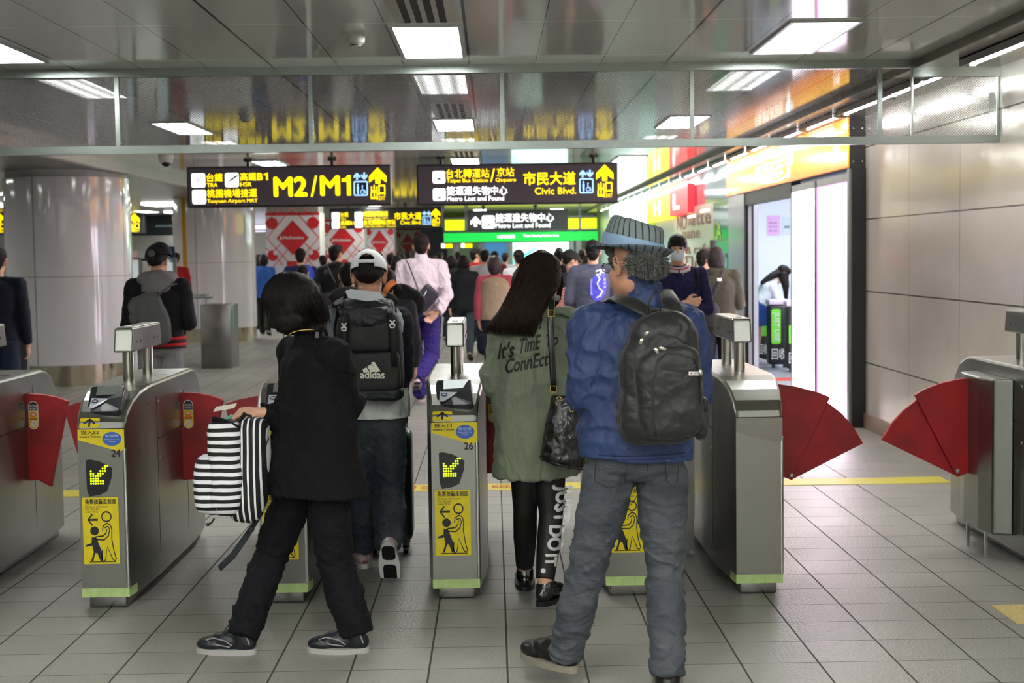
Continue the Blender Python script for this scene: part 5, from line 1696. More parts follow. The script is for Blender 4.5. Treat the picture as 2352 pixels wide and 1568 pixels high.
def build_person(lab, j, H=1.7, cat='person', skin=None, vox=0.008, face=False, hfwd=None, hup=None, hs=1.0, hands=None,
                 top=None, bottom=None, shoes=None, hair=None, girth=1.0, rootz=0.0, cvox=None, has_hands=True):
    """one person: continuous body, clothes, shoes and hair as children"""
    base = (j['anL']+j['anR'])/2
    t = thing('person', lab, cat, (base.x, base.y, rootz))
    t['_'] = 0; del t['_']
    k = H/1.7; g = girth
    f0 = j.get('f', V((0, 1, 0)))
    hf = V(hfwd).normalized() if hfwd is not None else f0
    hu = V(hup).normalized() if hup is not None else (j['hed']-j['nek']).normalized()*0.4+UP*0.6
    cv = cvox or vox
    mb = MB()
    head_shapes(mb, j['hed'], hf, hu, k*hs, face)
    mb.cap(j['nek'] - UP*0.02*k, j['hed'] - V(hu)*0.045*k, 0.056*k, 0.052*k)
    mb.loft(spine_rings(j, [(0.0, .13*k, .09*k, 0), (0.45, .125*k, .09*k, 0), (1.0, .14*k, .085*k, 0), (1.5, .135*k, .065*k, 0), (1.9, .06*k, .05*k, 0)]))
    for n in 'LR':
        mb.chain([j['sh'+n], j['el'+n], j['wr'+n]], [.046*k, .036*k, .026*k])
        mb.chain([j['hip'+n], j['kn'+n], j['an'+n]], [.075*k, .048*k, .036*k])
        mb.cap(j['an'+n], j['an'+n].lerp(j['toe'+n], .6), .030*k, .018*k)
        hd = (hands or {}).get(n)
        if hd is None and has_hands:
            s_ = -1 if n == 'L' else 1
            dr = (j['wr'+n]-j['el'+n]).normalized()
            hd = dict(d=dr, pn=(-s_*j['r'] if 'r' in j else V((-s_, 0, 0))), curl=0.45, side=1)
        if hd:
            dd = V(hd['d']).normalized(); pn = V(hd['pn'])
            side = hd.get('side', 1)
            want = hd.get('thumb', f0)
            if dd.cross(pn).dot(V(want)) < 0: side = -1
            else: side = 1
            hand_shapes(mb, j['wr'+n], dd, pn, side, k*hd.get('s', 1.0), hd.get('curl', 0.5), hd.get('pinch', False))
    blob('body', mb, skin or M_SKIN, vox, 3, 0.5, None, t)
    # ---------------- bottom
    if bottom:
        mb = MB()
        kn, cf, th = bottom.get('knee', .068), bottom.get('cuff', .062), bottom.get('thigh', .088)
        zt = bottom.get('rise', 0.30)
        hr = bottom.get('hip', .165)
        mb.loft(spine_rings(j, [(-0.18, (hr-.05)*k*g, .085*k*g, 0), (-0.08, hr*k*g, .115*k*g, -.005), (0.08, (hr+.003)*k*g, .118*k*g, -.005), (zt, (hr-.015)*k*g, .105*k*g, 0)]), 28, 0.9)
        if bottom.get('skirt'):
            c0 = j['pel']; ln = bottom['skirt']
            mb.loft([(c0 - UP*ln*k, j['r'], j['f'], .19*k, .15*k), (c0 - UP*ln*k*0.3, j['r'], j['f'], .175*k, .13*k), (c0+UP*.08*k, j['r'], j['f'], .15*k, .11*k)])
        else:
            for n in 'LR':
                a_, b_, c_ = j['hip'+n], j['kn'+n], j['an'+n]
                ex = bottom.get('extra_'+n, 0)
                c2 = c_ + (b_-c_).normalized()*(bottom.get('short', 0.0)*k - 0.03*k)
                mid1 = a_.lerp(b_, .5); mid2 = b_.lerp(c2, .45)
                bk = bottom.get('calf', 0.008)*k
                mb.chain([a_, mid1, b_, mid2], [th*k*g, (th*.5+kn*.5+.006)*k*g, kn*k, (kn*.5+cf*.5)*k + bk], 18)
                mb.cyl(mid2, c2, (kn*.5+cf*.5)*k + bk, cf*k, 22)
        o = blob('trousers' if not bottom.get('skirt') else 'skirt', mb, bottom['m'], cv, 3, 0.5, bottom.get('disp', [(0.012, 0.06), (0.02, 0.14)]), t)
        if bottom.get('fold'):
            fc = [(j['kn'+n].x, j['kn'+n].y, j['kn'+n].z, .11*k, 1.0) for n in 'LR'] + [(j['an'+n].x, j['an'+n].y, j['an'+n].z+.05, .12*k, 1.1) for n in 'LR'] + [(j['pel'].x, j['pel'].y, j['pel'].z-.10*k, .13*k, .6)]
            folds(o, bottom['fold'], (5, 5, 17), .55, fc, .25, 3.0)
        if bottom.get('keep') is not None: bottom['keep'].append(o)
    # ---------------- top
    if top:
        mb = MB()
        inf = top.get('inf', .012)
        hem = top.get('hem', -0.05)       # in spine units below the pelvis
        hx, hy = top.get('hemx', .165), top.get('hemy', .12)
        wx = top.get('waistx', .155)
        sw = (j['shR']-j['shL']).length/2
        rings = [(hem, (hx+inf)*k*g, (hy+inf)*k*g, 0), (hem*0.5+0.15, (hx*.6+wx*.4+inf)*k*g, (hy*.6+.115*.4+inf)*k*g, 0), (0.55, (wx+inf)*k*g, (.112+inf)*k*g, 0), (1.0, (.168+inf)*k*g, (.118+inf)*k*g, 0), (1.35, sw-.004+inf*.5, (.108+inf)*k*g, -.004), (1.62, sw-.03+inf*.3, (.085+inf)*k, -.004), (1.85, .085*k, .070*k, 0), (2.06, (.064+inf*.3)*k, (.062+inf*.3)*k, 0)]
        if hem < -0.4:
            rings.insert(1, (hem*0.6, (hx-.005+inf)*k*g, (hy-.003+inf)*k*g, 0))
        mb.loft(spine_rings(j, rings), 32, 0.92)
        sr, er, wrr = top.get('sh', .066), top.get('elb', .056), top.get('wri', .042)
        for n in 'LR':
            sh, el, wr = j['sh'+n], j['el'+n], j['wr'+n]
            w2 = wr + (el-wr).normalized()*0.012*k
            if top.get('sleeves', True):
                mb.chain([sh, sh.lerp(el, .5), el, el.lerp(w2, .5)], [sr*k, (sr*.5+er*.5)*k, er*k, (er*.55+wrr*.45)*k], 16)
                mb.cyl(el.lerp(w2, .5), w2, (er*.55+wrr*.45)*k, wrr*k, 20)
            else:
                mb.cap(sh, sh.lerp(el, .08), sr*k, sr*.95*k, 16)
        for n in 'LR':
            mb.cap(j['nek'] - UP*.045*k, j['sh'+n].lerp(j['nek'], .18) - UP*.006*k, (.062+inf*.4)*k, (sr-.008)*k, 18)
        if top.get('collar'):
            cc = top['collar']
            ax = (j['hed']-j['nek']).normalized()
            mb.cap(j['nek'] - ax*0.01, j['nek'] + ax*cc*k, .070*k, .064*k, 20)
        if top.get('hood'):
            rr, ff = (j['shR']-j['shL']).normalized(), f0
            c = j['nek'] - ff*0.055*k + UP*0.005
            R = RM(rr, ff, UP)
            mb.ell(c - UP*0.01*k, (.125*k, .062*k, .055*k), R, 24, 12)
            mb.ell(c - ff*0.02*k - UP*0.055*k, (.10*k, .045*k, .075*k), R, 24, 12)
        if top.get('extra'):
            top['extra'](mb, j, k)
        o = blob(top.get('name', 'jacket'), mb, top['m'], cv, top.get('smooth', 3), 0.5, top.get('disp', [(0.012, 0.05), (0.022, 0.16)]), t)
        if top.get('fold'):
            fc = [(j['el'+n].x, j['el'+n].y, j['el'+n].z, .12*k, 1.2) for n in 'LR'] + [(j['wr'+n].x, j['wr'+n].y, j['wr'+n].z, .09*k, .6) for n in 'LR'] + [(j['sh'+n].x, j['sh'+n].y, j['sh'+n].z-.10, .09*k, .8) for n in 'LR']
            folds(o, top['fold'], top.get('ffr', (7, 7, 8)), .9, fc, .5, 7.0)
        if top.get('keep') is not None: top['keep'].append(o)
    # ---------------- shoes
    if shoes:
        for n in 'LR':
            shoe(t, j['an'+n], j['toe'+n], k*shoes.get('s', 1.0), shoes['m'], shoes.get('sole', M_WHITE), max(vox, 0.006) if shoes.get('coarse') else 0.005, shoes.get('high', False))
    if hair:
        hair_mesh(t, j['hed'], hf, hu, k*hs, hair, cv)
    return t

def shoe(t, an, toe, k, m_, sole_m, vx=0.005, high=False):
    d = (toe-an); 
    fd = V((d.x, d.y, d.z)).normalized()
    L0 = d.length
    # sole line runs heel -> toe; the up vector is perpendicular to it
    r = fd.cross(UP).normalized() if abs(fd.z) < 0.97 else V((1, 0, 0))
    pitch = math.atan2(-d.z, math.hypot(d.x, d.y))
    flat0 = math.atan2(0.045*1.0*k*1.7*0.6, 0.19*k)
    f = fd; u = r.cross(f).normalized()
    # tilt so that a flat foot (ankle above the sole) gives a level sole
    rot = Matrix.Rotation(0.0, 3, r)
    flat = V((d.x, d.y, 0))
    if an.z < 0.11 and toe.z < 0.06:
        f = flat.normalized(); u = UP.copy(); zb = 0.0
        heel = V((an.x, an.y, 0)) - f*0.055*k
    else:
        # raised heel: the sole goes from under the toe back to behind the ankle
        sole_toe = toe - UP*0.0
        heel_pt = an - u*0.075*k - f*0.04*k
        f = (sole_toe - u*0.02*k - heel_pt).normalized(); r = f.cross(UP).normalized(); u = r.cross(f).normalized()
        heel = heel_pt
    L = 0.275*k
    R = RM(r, f, u)
    q = lambda a, b, c: heel + r*a*k + f*b*k + u*c*k
    mb = MB()
    mb.ell(q(0, 0.052, 0.048), (.040*k, .054*k, .044*k), R)
    mb.ell(q(0, 0.200, 0.038), (.049*k, .070*k, .033*k), R)
    mb.ell(q(0, 0.130, 0.052), (.043*k, .085*k, .042*k), R)
    mb.cap(q(0, 0.050, 0.05), q(0, 0.060, 0.088 if not high else 0.12), .043*k, .045*k)
    mb.cap(q(0, 0.10, 0.080), q(0, 0.17, 0.055), .034*k, .028*k)
    so = blob('shoe', mb, m_, vx, 3, 0.5, None, t)
    mb = MB()
    pts = []
    for a in range(28):
        an_ = 2*math.pi*a/28
        x = math.sin(an_); y = -math.cos(an_)
        wy = 0.5 + 0.5*y
        w = 0.041 + 0.011*math.sin(min(1, wy*1.25)*math.pi*0.62)
        pts.append((math.copysign(abs(x)**0.8, x)*w, 0.135 + 0.137*y))
    vs = [q(a, b, 0.0) for a, b in pts] + [q(a*1.03, b*1.0, 0.024) for a, b in pts]
    l = root_loc(t)
    n = 28
    fs = [tuple(range(n))[::-1], tuple(range(n, 2*n))] + [(i, (i+1) % n, n+(i+1) % n, n+i) for i in range(n)]
    mb.add([v-l for v in vs], fs)
    mb.build('sole', sole_m, so)
    if an.z > 0.11:
        for a0, a1 in ((0.02, 0.10), (0.125, 0.25)):
            m = MB(); m.add([q(x, y, -.002)-l for x, y in rrect(-.030, a0, .034, a1, .02)], [tuple(range(20))[::-1]]); m.build('tread', M_BLACK, so)

def strand_set(mb, pts_fn, n, r=0.0018, seg=7):
    for i in range(n):
        P_ = pts_fn(i)
        m_ = len(P_)
        rs = [r*(1.0 if q < m_-2 else 0.6 if q == m_-2 else 0.15) for q in range(m_)]
        mb.tube(P_, rs, 3)

def hair_mesh(t, c, fwd, up, s, hair, vox):
    r, f, u = frame_of(fwd, up); R = RM(r, f, u)
    p = lambda a, b, d: c + r*a*s + f*b*s + u*d*s
    st = hair['style']; m_ = hair.get('m', M_HAIR)
    mb = MB()
    dz = hair.get('disp', [(0.010, 0.03)])
    if st in ('short', 'shortm', 'capped', 'bob', 'long', 'bun', 'mid'):
        if st == 'capped': mb.ell(p(0, -0.016, 0.034), (0.078*s, 0.094*s, 0.074*s), R, 24, 16)
        if st != 'capped':
            mb.ell(p(0, -0.012, 0.040), (0.081*s, 0.100*s, 0.088*s), R, 24, 16)
            mb.ell(p(0, 0.03, 0.075), (0.068*s, 0.060*s, 0.045*s), R, 20, 12)
        mb.ell(p(0, -0.050, -0.010 if st != 'capped' else 0.006), (0.066*s, 0.056*s, 0.065*s if st != 'capped' else 0.05*s), R, 20, 12)
        for q in (-1, 1):
            mb.ell(p(q*0.066, 0.004, 0.018), (0.014*s, 0.030*s, 0.034*s), R, 12, 8)
        if st != 'capped': mb.ell(p(0, -0.050, -0.055), (0.048*s, 0.034*s, 0.035*s), R, 16, 10)
    if st in ('bob', 'mid'):
        ln = 0.10 if st == 'bob' else 0.16
        mb.ell(p(0, -0.035, -0.02), (0.092*s, 0.085*s, 0.115*s), R, 24, 14)
        mb.ell(p(0, -0.040, -ln*.75), (0.085*s, 0.070*s, 0.06*s), R, 24, 14)
        for q in (-1, 1):
            mb.cap(p(q*0.078, 0.02, 0.03), p(q*0.074, 0.02, -ln*.7), 0.024*s, 0.018*s)
    if st == 'long':
        ln = hair.get('len', 0.30)
        mb.loft([(p(0, -0.07, -ln), r, f, 0.085*s, 0.022*s), (p(0, -0.06, -ln*.7), r, f, 0.10*s, 0.035*s), (p(0, -0.045, -0.10), r, f, 0.095*s, 0.06*s), (p(0, -0.02, 0.0), r, f, 0.09*s, 0.085*s), (p(0, -0.01, 0.06), r, f, 0.07*s, 0.08*s)])
        for q in (-1, 1):
            mb.cap(p(q*0.075, 0.03, 0.03), p(q*0.078, 0.0, -ln*.6), 0.026*s, 0.02*s)
    if st == 'bun':
        mb.ell(p(0.0, -0.05, 0.12), (0.04*s, 0.04*s, 0.03*s), R, 16, 10)
    o = blob('hair', mb, m_, min(vox, 0.007), 2, 0.5, dz, t)
    return o

def cap_hat(t, c, fwd, up, s, m_, back=False, strap=True, logo=None):
    """baseball cap; back=True: worn backwards (opening and strap at the back are seen, brim away)"""
    r, f, u = frame_of(fwd, up); R = RM(r, f, u)
    l = root_loc(t)
    p = lambda a, b, d: c + r*a*s + f*b*s + u*d*s - l
    m = MB()
    seg, rings = 56, 26
    vs = []; fs = []
    for j_ in range(rings+1):
        ph = math.pi/2*(1 - j_/rings)
        for i in range(seg):
            th = 2*math.pi*i/seg
            rx = 0.090*math.cos(ph)**0.85; ry = 0.108*math.cos(ph)**0.85
            z = 0.028 + 0.098*math.sin(ph)
            vs.append(p(rx*math.cos(th), -0.008 + ry*math.sin(th), z - 0.010*math.sin(th)))
    for j_ in range(rings):
        for i in range(seg):
            # arched gap over the strap at the back
            th = 2*math.pi*(i+0.5)/seg
            a = (th - 1.5*math.pi)
            zq = (j_+0.5)/rings
            gap = strap and ((zq < 0.82 and zq > 0.5 and abs(a) < 0.47*math.sqrt(max(0, 1-((0.82-zq)/0.28)**2))) or (zq >= 0.82 and abs(a) < 0.47))
            if gap: continue
            fs.append((j_*seg+i, (j_+1)*seg+i, (j_+1)*seg+(i+1) % seg, j_*seg+(i+1) % seg))
    m.add(vs, fs, 0, True)
    m.ell(p(0, -0.008, 0.127), (0.008*s, 0.008*s, 0.005*s), R, 10, 6)
    o = m.build('cap', m_, t)
    sm = o.modifiers.new('s', 'SOLIDIFY'); sm.thickness = 0.004*s; sm.offset = 1
    # brim
    m = MB(); bv = []; n = 16
    for i in range(n+1):
        a = math.pi*i/n
        bv.append((0.082*math.cos(a), 0.085*math.sin(a)))
    top_ = [p(x, 0.085 + y*0.95 - 0.02, 0.030 - 0.012*(abs(x)/0.082)**2 - y*0.25) for x, y in bv]
    bot = [v - u*0.004*s for v in top_]
    inn = [p(x, 0.045, 0.030) for x, y in bv]
    k = n+1
    vs = top_ + bot
    fs = [tuple(range(k)), tuple(range(k, 2*k))[::-1]] + [(i, i+k, i+1+k, i+1) for i in range(k-1)] + [(k-1, 2*k-1, k, 0)]
    m.add(vs, fs, 0, True); m.build('brim', m_, t)
    return o
# ================================================================== THE FOUR NEAR PEOPLE
def wj(px, py, d):            # joint seen at a photo pixel, at distance d
    return P(px, py, d)

# ---------------------------------------------------------------- woman in black, crossing to the left
d = 5.74
j = {'hed': wj(680, 700, d), 'nek': wj(712, 775, d+.01), 'che': wj(722, 850, d+.01), 'pel': wj(722, 1050, d),
     'shL': wj(672, 812, d+.13), 'shR': wj(768, 818, d-.10), 'elL': wj(692, 972, d+.10), 'wrL': wj(595, 948, d+.02),
     'elR': wj(798, 925, d+.0), 'wrR': wj(735, 1000, d+.20),
     'hipL': wj(690, 1100, d+.06), 'hipR': wj(752, 1100, d-.04), 'knL': wj(622, 1275, d+.14), 'anL': wj(566, 1455, d+.1),
     'knR': wj(768, 1285, d-.03), 'anR': wj(806, 1455, d-.03)}
fz = lambda p, z: V((p.x, p.y, z))
j['f'] = V((-0.86, 0.5, 0)).normalized(); j['r'] = V((0.5, 0.86, 0)).normalized()
j['anL'].z = 0.09; j['anR'].z = 0.10
j['anL'].y = PF(560, 1500).y + 0.0; j['anL'].x = P(560, 1455, j['anL'].y).x
j['anR'].y = PF(820, 1500).y + 0.02; j['anR'].x = P(818, 1455, j['anR'].y).x
j['toeL'] = fz(j['anL'] + V((-0.15, 0.03, 0)), 0.02); j['toeR'] = fz(j['anR'] + V((-0.19, 0.02, 0)), 0.02)
M_BLK = cloth('black_knit', (7, 8, 12), 0.9, 0.5, 12, 0.2)
M_BLKT = cloth('black_trouser', (9, 10, 17), 0.85, 1.2, 7, 0.2)
wA = build_person('person in a long black coat and black trousers walking left, striped bag in hand', j, 1.56, skin=M_SKIN, vox=0.0055,
    hfwd=(-0.70, 0.70, -0.05), hup=(-0.22, 0, 1), hs=1.05,
    hands={'L': dict(d=(-1, 0.0, 0.05), pn=(0, 0.35, -1), thumb=(0, -1, 0.2), curl=0.95, pinch=True, s=1.08), 'R': dict(d=(-0.5, -0.2, -0.8), pn=(-1, 0, 0), curl=0.8)},
    top=dict(m=M_BLK, hem=-0.42, hemx=.235, hemy=.16, waistx=.185, inf=.02, sh=.080, elb=.070, wri=.050, collar=.03, name='coat', fold=.012, disp=[(0.012, 0.07), (0.03, 0.2)]),
    bottom=dict(m=M_BLKT, fold=.009, thigh=.095, knee=.078, cuff=.072, disp=[(0.014, 0.06), (0.022, 0.16)]),
    shoes=dict(m=mat('shoe_navy', (22, 26, 34), rough=0.4, bump=0.2, bscale=60), sole=mat('sole_grey', (176, 174, 170), rough=0.6), s=1.02), cvox=0.007)
l = root_loc(wA)
# full rounded bob of dark hair
r_, f_, u_ = frame_of((-0.70, 0.70, -0.05), (-0.22, 0, 1)); R_ = RM(r_, f_, u_)
c_ = j['hed']
mb = MB()
mb.ell(wj(673, 693, d), (.118, .120, .123), R_, 30, 18)
mb.ell(wj(682, 728, d-.01), (.108, .10, .072), R_, 30, 18)
mb.ell(wj(718, 752, d-.02), (.055, .06, .03), R_, 20, 10)
mb.ell(wj(640, 738, d+.0), (.040, .055, .03), R_, 20, 10)
blob('hair_core', mb, M_HAIR, 0.007, 3, 0.5, [(0.012, 0.03)], wA)
mb = MB()
rnd = random.Random(3)
def bob_strand(i):
    a = rnd.uniform(0, 2*math.pi); e = rnd.uniform(0.15, 1.0)
    top_ = wj(668, 690, d) - l
    P_ = []
    L_ = rnd.uniform(0.8, 1.08)
    for k in range(8):
        ph = e*0.35 + (k/7)*(math.pi*0.78*L_ - e*0.35)
        rr = math.sin(min(ph, math.pi*0.62))*0.119 + rnd.uniform(-.0015, .0015)
        z = math.cos(ph)*0.118 if ph < math.pi*0.6 else math.cos(math.pi*.6)*0.118 - (ph-math.pi*.6)*0.105
        q = r_*math.cos(a)*rr*0.97 + f_*math.sin(a)*rr + u_*z + V((0.012, 0, 0))*max(0, k-4)
        P_.append(top_ + q)
    return P_
strand_set(mb, bob_strand, 1500, 0.0016)
mb.build('hair', M_HAIR, wA)
# gold necklace and its ribbon
m = MB(); pts = [wj(x, y, d-.115) - l for x, y in ((662, 771), (668, 765), (678, 761), (692, 758), (706, 757), (722, 757))]
m.tube(pts, 0.0028, 6); m.build('necklace', mat('gold', (206, 176, 96), rough=0.25, metal=1.0), wA)
m = MB(); m.box(tuple(wj(724, 776, d-.135)-l), tuple(wj(732, 762, d-.125)-l)); m.build('label', mat('grey_tag', (84, 84, 84), rough=0.7), wA)
# grey trim and reflective ovals of the sneakers
M_TRIM = mat('sneaker_trim', (150, 148, 150), rough=0.35)
for an, toe in ((j['anL'], j['toeL']), (j['anR'], j['toeR'])):
    fd = V((toe.x-an.x, toe.y-an.y, 0)).normalized()
    nn = V((fd.y, -fd.x, 0));  nn = nn if nn.y < 0 else -nn
    o0 = V((an.x, an.y, 0)) - fd*0.055 - l
    F = lambda a, z: o0 + fd*a + nn*(0.041 - 0.012*abs(a-.10)/.1*(1 if a < .10 else .2)) + UP*z
    m = MB()
    stroke(m, [(0.02, 0.045), (0.03, 0.075), (0.05, 0.09), (0.07, 0.075), (0.06, 0.05), (0.045, 0.04)], 0.006, F, 0)
    stroke(m, [(0.09, 0.04), (0.12, 0.06), (0.17, 0.07), (0.20, 0.06), (0.18, 0.045), (0.10, 0.035)], 0.005, F, 0)
    poly(m, circ(0.052, 0.066, 0.011, 16, 0.013), F, 1)
    m.build('sneaker_trim', [M_TRIM, M_WHITE], wA)

# white-topped card in her fingers
t = thing('card', 'pale card or ticket held in the fingers of the person in black', 'card', tuple(wj(525, 938, d+.0)))
c = root_loc(t)
m = MB(); a = wj(490, 944, d-.03)-c; b = wj(538, 936, d-.03)-c; n2 = V((0.0, 0.06, 0.012))
m.add([a, b, b+n2, a+n2, a-V((0, 0, .002)), b-V((0, 0, .002)), b+n2-V((0, 0, .002)), a+n2-V((0, 0, .002))], [(0, 1, 2, 3), (7, 6, 5, 4), (0, 4, 5, 1), (1, 5, 6, 2), (2, 6, 7, 3), (3, 7, 4, 0)])
m.build('paper', mat('card_white', (226, 224, 206), rough=0.5), t)
m = MB(); m.cyl(wj(518, 966, d)-c, wj(533, 953, d)-c, 0.006, 0.006, 10); m.build('green_tab', mat('tab_green', (70, 190, 150), rough=0.5), t)

# ---------------------------------------------------------------- striped backpack hanging from her hand
def stripe_mat(name, axis, per, off=0.0, c1=(238, 240, 244), c2=(14, 14, 18), duty=0.5, wav=0.006):
    m_ = mat(name, c1, rough=0.75)
    g = NB(m_); tc = g.n('ShaderNodeTexCoord'); sx = g.n('ShaderNodeSeparateXYZ'); g.l(tc.outputs['Object'], sx.inputs[0])
    n = g.n('ShaderNodeTexNoise'); n.inputs['Scale'].default_value = 6; g.l(tc.outputs['Object'], n.inputs[0])
    u = g.math('ADD', sx.outputs[axis], g.math('MULTIPLY', n.outputs['Fac'], wav*2))
    u = g.math('FRACT', g.math('ADD', g.math('DIVIDE', g.math('ADD', u, off), per), 50))
    g.l(g.mix(g.math('LESS_THAN', u, duty), lin(c1), lin(c2)), g.b.inputs['Base Color'])
    bp = g.n('ShaderNodeBump'); bp.inputs['Strength'].default_value = 0.6; bp.inputs['Distance'].default_value = 0.01; g.l(n.outputs['Fac'], bp.inputs['Height']); g.l(bp.outputs[0], g.b.inputs['Normal'])
    return m_
M_ST_H = stripe_mat('stripes_across', 2, 0.031)
M_ST_V = stripe_mat('stripes_upright', 0, 0.024, 0.004, duty=.68)
db = d - 0.07
bag = thing('striped_backpack', 'black and white striped backpack hanging from the hand of the person in black', 'backpack', tuple(wj(530, 1090, db)))
c = root_loc(bag)
def bl(name, pts, m_, vx=0.006, disp=None):
    mb = MB()
    for (px, py, dy, rx, ry, rz, tilt, e) in pts:
        R = Euler((0, tilt, 0)).to_matrix()
        mb.ell(wj(px, py, db+dy), (rx/569.0, ry/569.0, rz/569.0), R, 28, 18, e1=e, e2=e)
    return blob(name, mb, m_, vx, 4, 0.5, disp or [(0.010, 0.05)], bag)
bl('front', [(520, 1056, -0.01, 38, 50, 88, 0.10, .55), (514, 1010, -0.01, 34, 45, 46, 0.05, .5), (524, 1115, -0.01, 42, 55, 66, 0.10, .6)], M_ST_H)
bl('back_panel', [(578, 1030, 0.02, 38, 50, 72, 0.10, .6), (570, 1115, 0.02, 46, 56, 84, 0.10, .65), (590, 1080, 0.02, 28, 44, 84, 0.1, .6)], M_ST_V)
bl('front_pocket', [(480, 1104, -0.02, 32, 42, 60, 0.04, .6), (488, 1128, -0.02, 36, 42, 52, 0.08, .6)], M_ST_H)
m = MB(); pts = [wj(x, y, db-.085)-c for x, y in ((497, 1062), (512, 1072), (518, 1100), (516, 1140), (500, 1170))]; m.tube(pts, 0.012, 10); m.build('pocket_welt', stripe_mat('welt_stripe', 0, 0.018), bag)
m = MB(); m.tube([wj(x, y, db-.05)-c for x, y in ((488, 962), (510, 966), (530, 975), (552, 985))], 0.011, 8); m.build('top_zip', M_BLK, bag)
m = MB(); m.tube([wj(x, y, db+.02)-c for x, y in ((548, 985), (552, 965), (562, 950), (575, 955), (582, 985))], 0.007, 8, flat=1.8); m.build('grab_handle', mat('strap_black', (18, 18, 22), rough=0.7), bag)
m = MB(); m.tube([wj(x, y, db+.06)-c for x, y in ((600, 1150), (596, 1185), (570, 1225), (535, 1275), (504, 1305))], [.012, .012, .018, .019, .016], 8, flat=0.3); m.build('shoulder_strap', mat('strap_dark', (34, 38, 44), rough=0.8), bag)
m = MB(); m.box(tuple(wj(572, 1222, db+.05)-c), tuple(wj(584, 1208, db+.08)-c)); m.build('strap_buckle', M_BLACK, bag)
m = MB(); m.tube([wj(x, y, db)-c for x, y in ((492, 1190), (486, 1200), (478, 1206))], 0.004, 6); m.box(tuple(wj(474, 1208, db)-c), tuple(wj(482, 1199, db+.02)-c)); m.build('bottom_clip', M_BLACK, bag)
m = MB(); m.tube([wj(x, y, db-.04)-c for x, y in ((452, 1068), (447, 1085), (447, 1112))], 0.005, 6); m.build('zip_pull', M_BLACK, bag)

# ---------------------------------------------------------------- man in the white cap with the big black backpack
d = 7.15
j = {'hed': wj(848, 636, d+.06), 'nek': wj(846, 712, d), 'che': wj(846, 790, d), 'pel': wj(862, 960, d+.02),
     'shL': wj(762, 738, d), 'shR': wj(915, 738, d), 'elL': wj(764, 825, d-.02), 'wrL': wj(798, 895, d+.16), 'elR': wj(920, 850, d+.03), 'wrR': wj(905, 930, d+.20),
     'hipL': wj(838, 985, d), 'hipR': wj(886, 985, d), 'knL': wj(828, 1135, d+.10), 'knR': wj(895, 1130, d+.05), 'anR': wj(898, 1255, d-.22), 'anL': wj(834, 1275, d+.02)}
j['f'] = V((0, 1, 0)); j['r'] = V((1, 0, 0))
j['anL'] = V((P(832, 1290, 7.2).x, 7.25, 0.085)); j['toeL'] = V((j['anL'].x-0.03, 7.42, 0.02))
j['anR'] = P(893, 1252, 6.98); j['toeR'] = P(897, 1322, 7.0)
M_NAVY = cloth('navy_knit', (17, 20, 32), 0.85, 0.4, 10, 0.15)
M_JEAN = mat('dark_jeans', (34, 46, 64), rough=0.75, bump=0.7, bscale=14, var=0.6, vscale=4.5, vc=(60, 68, 70), stretch=(1.6, 1, 0.7), distort=1.0, sheen=0.1)
keep = []
wD = build_person('person in a white cap and dark jeans stepping through beside gate 26', j, 1.68, skin=M_SKIN2, vox=0.0055,
    hfwd=(0.05, 1, -0.18), hs=1.04,
    top=dict(m=M_NAVY, hem=0.13, inf=.02, hemx=.165, sh=.080, elb=.066, wri=.046, name='sweatshirt', keep=keep),
    bottom=dict(m=M_JEAN, fold=.011, thigh=.10, knee=.082, cuff=.070, short=.03, disp=[(0.016, 0.05), (0.024, 0.14)]),
    shoes=dict(m=mat('sneaker_white', (214, 212, 208), rough=0.5, var=0.3, vscale=30, vc=(150, 40, 48)), sole=M_WHITE, s=1.05),
    hair=dict(style='capped'), cvox=0.007)
l = root_loc(wD)
cap_hat(wD, j['hed'], (0.05, 1, -0.18), (0, 0.1, 1), 1.0, mat('cap_white', (246, 249, 252), rough=0.7, bump=0.2, bscale=60))
m = MB(); r_, f_, u_ = frame_of((0.05, 1, -0.18), (0, 0.1, 1))
pts = []
for k in range(9):
    a = 1.5*math.pi + (k-4)*0.13
    pts.append(j['hed'] - l + r_*0.089*math.cos(a) + f_*(-0.008+0.109*math.sin(a)) + u_*0.062)
m.tube(pts, 0.0085, 8, flat=0.35, up=(0, 1, 0)); m.build('cap_strap', mat('cap_white', (0, 0, 0)), wD)
# white shirt tail, white side panels and shoulder yoke
mb = MB(); mb.loft([(wj(866, 957, d+.01), V((1, 0, 0)), V((0, 1, 0)), .170, .150), (wj(864, 930, d+.01), V((1, 0, 0)), V((0, 1, 0)), .172, .152), (wj(862, 890, d), V((1, 0, 0)), V((0, 1, 0)), .165, .14)])
blob('shirt_tail', mb, cloth('white_shirt', (222, 228, 222), 0.7, 0.5, 8, 0.1), 0.006, 3, 0.5, [(0.014, 0.05)], wD)
bv = bvh_of(keep[0])
M_PALE = cloth('pale_panel', (206, 212, 220), 0.7, 0.3)
M_PALEG = cloth('grey_panel', (120, 124, 130), 0.7, 0.3)
def panel(pts, name, m_, bvh=bv, dd=d-.4, off=0.004, t=None, ori=0.5):
    mm = MB(); poly(mm, pts, lambda x, y: wj(x, y, dd)); me = mm.mesh(name, m_)
    conform(me, bvh, (wj(pts[0][0], pts[0][1], dd)-V((0, 0, CAMH))).normalized(), off, 0.02, ori)
    return link(name, me, t, True)
panel([(752, 716), (770, 690), (790, 680), (774, 710), (766, 760), (770, 800), (778, 850), (768, 830), (757, 790), (750, 750)], 'side_panel', M_PALEG, t=wD)
panel([(911, 706), (922, 718), (928, 740), (926, 765), (918, 778), (914, 745)], 'side_panel', M_PALE, t=wD)
panel([(793, 668), (805, 663), (846, 668), (872, 670), (883, 684), (846, 692), (800, 684)], 'shoulder_yoke', M_PALE, t=wD)
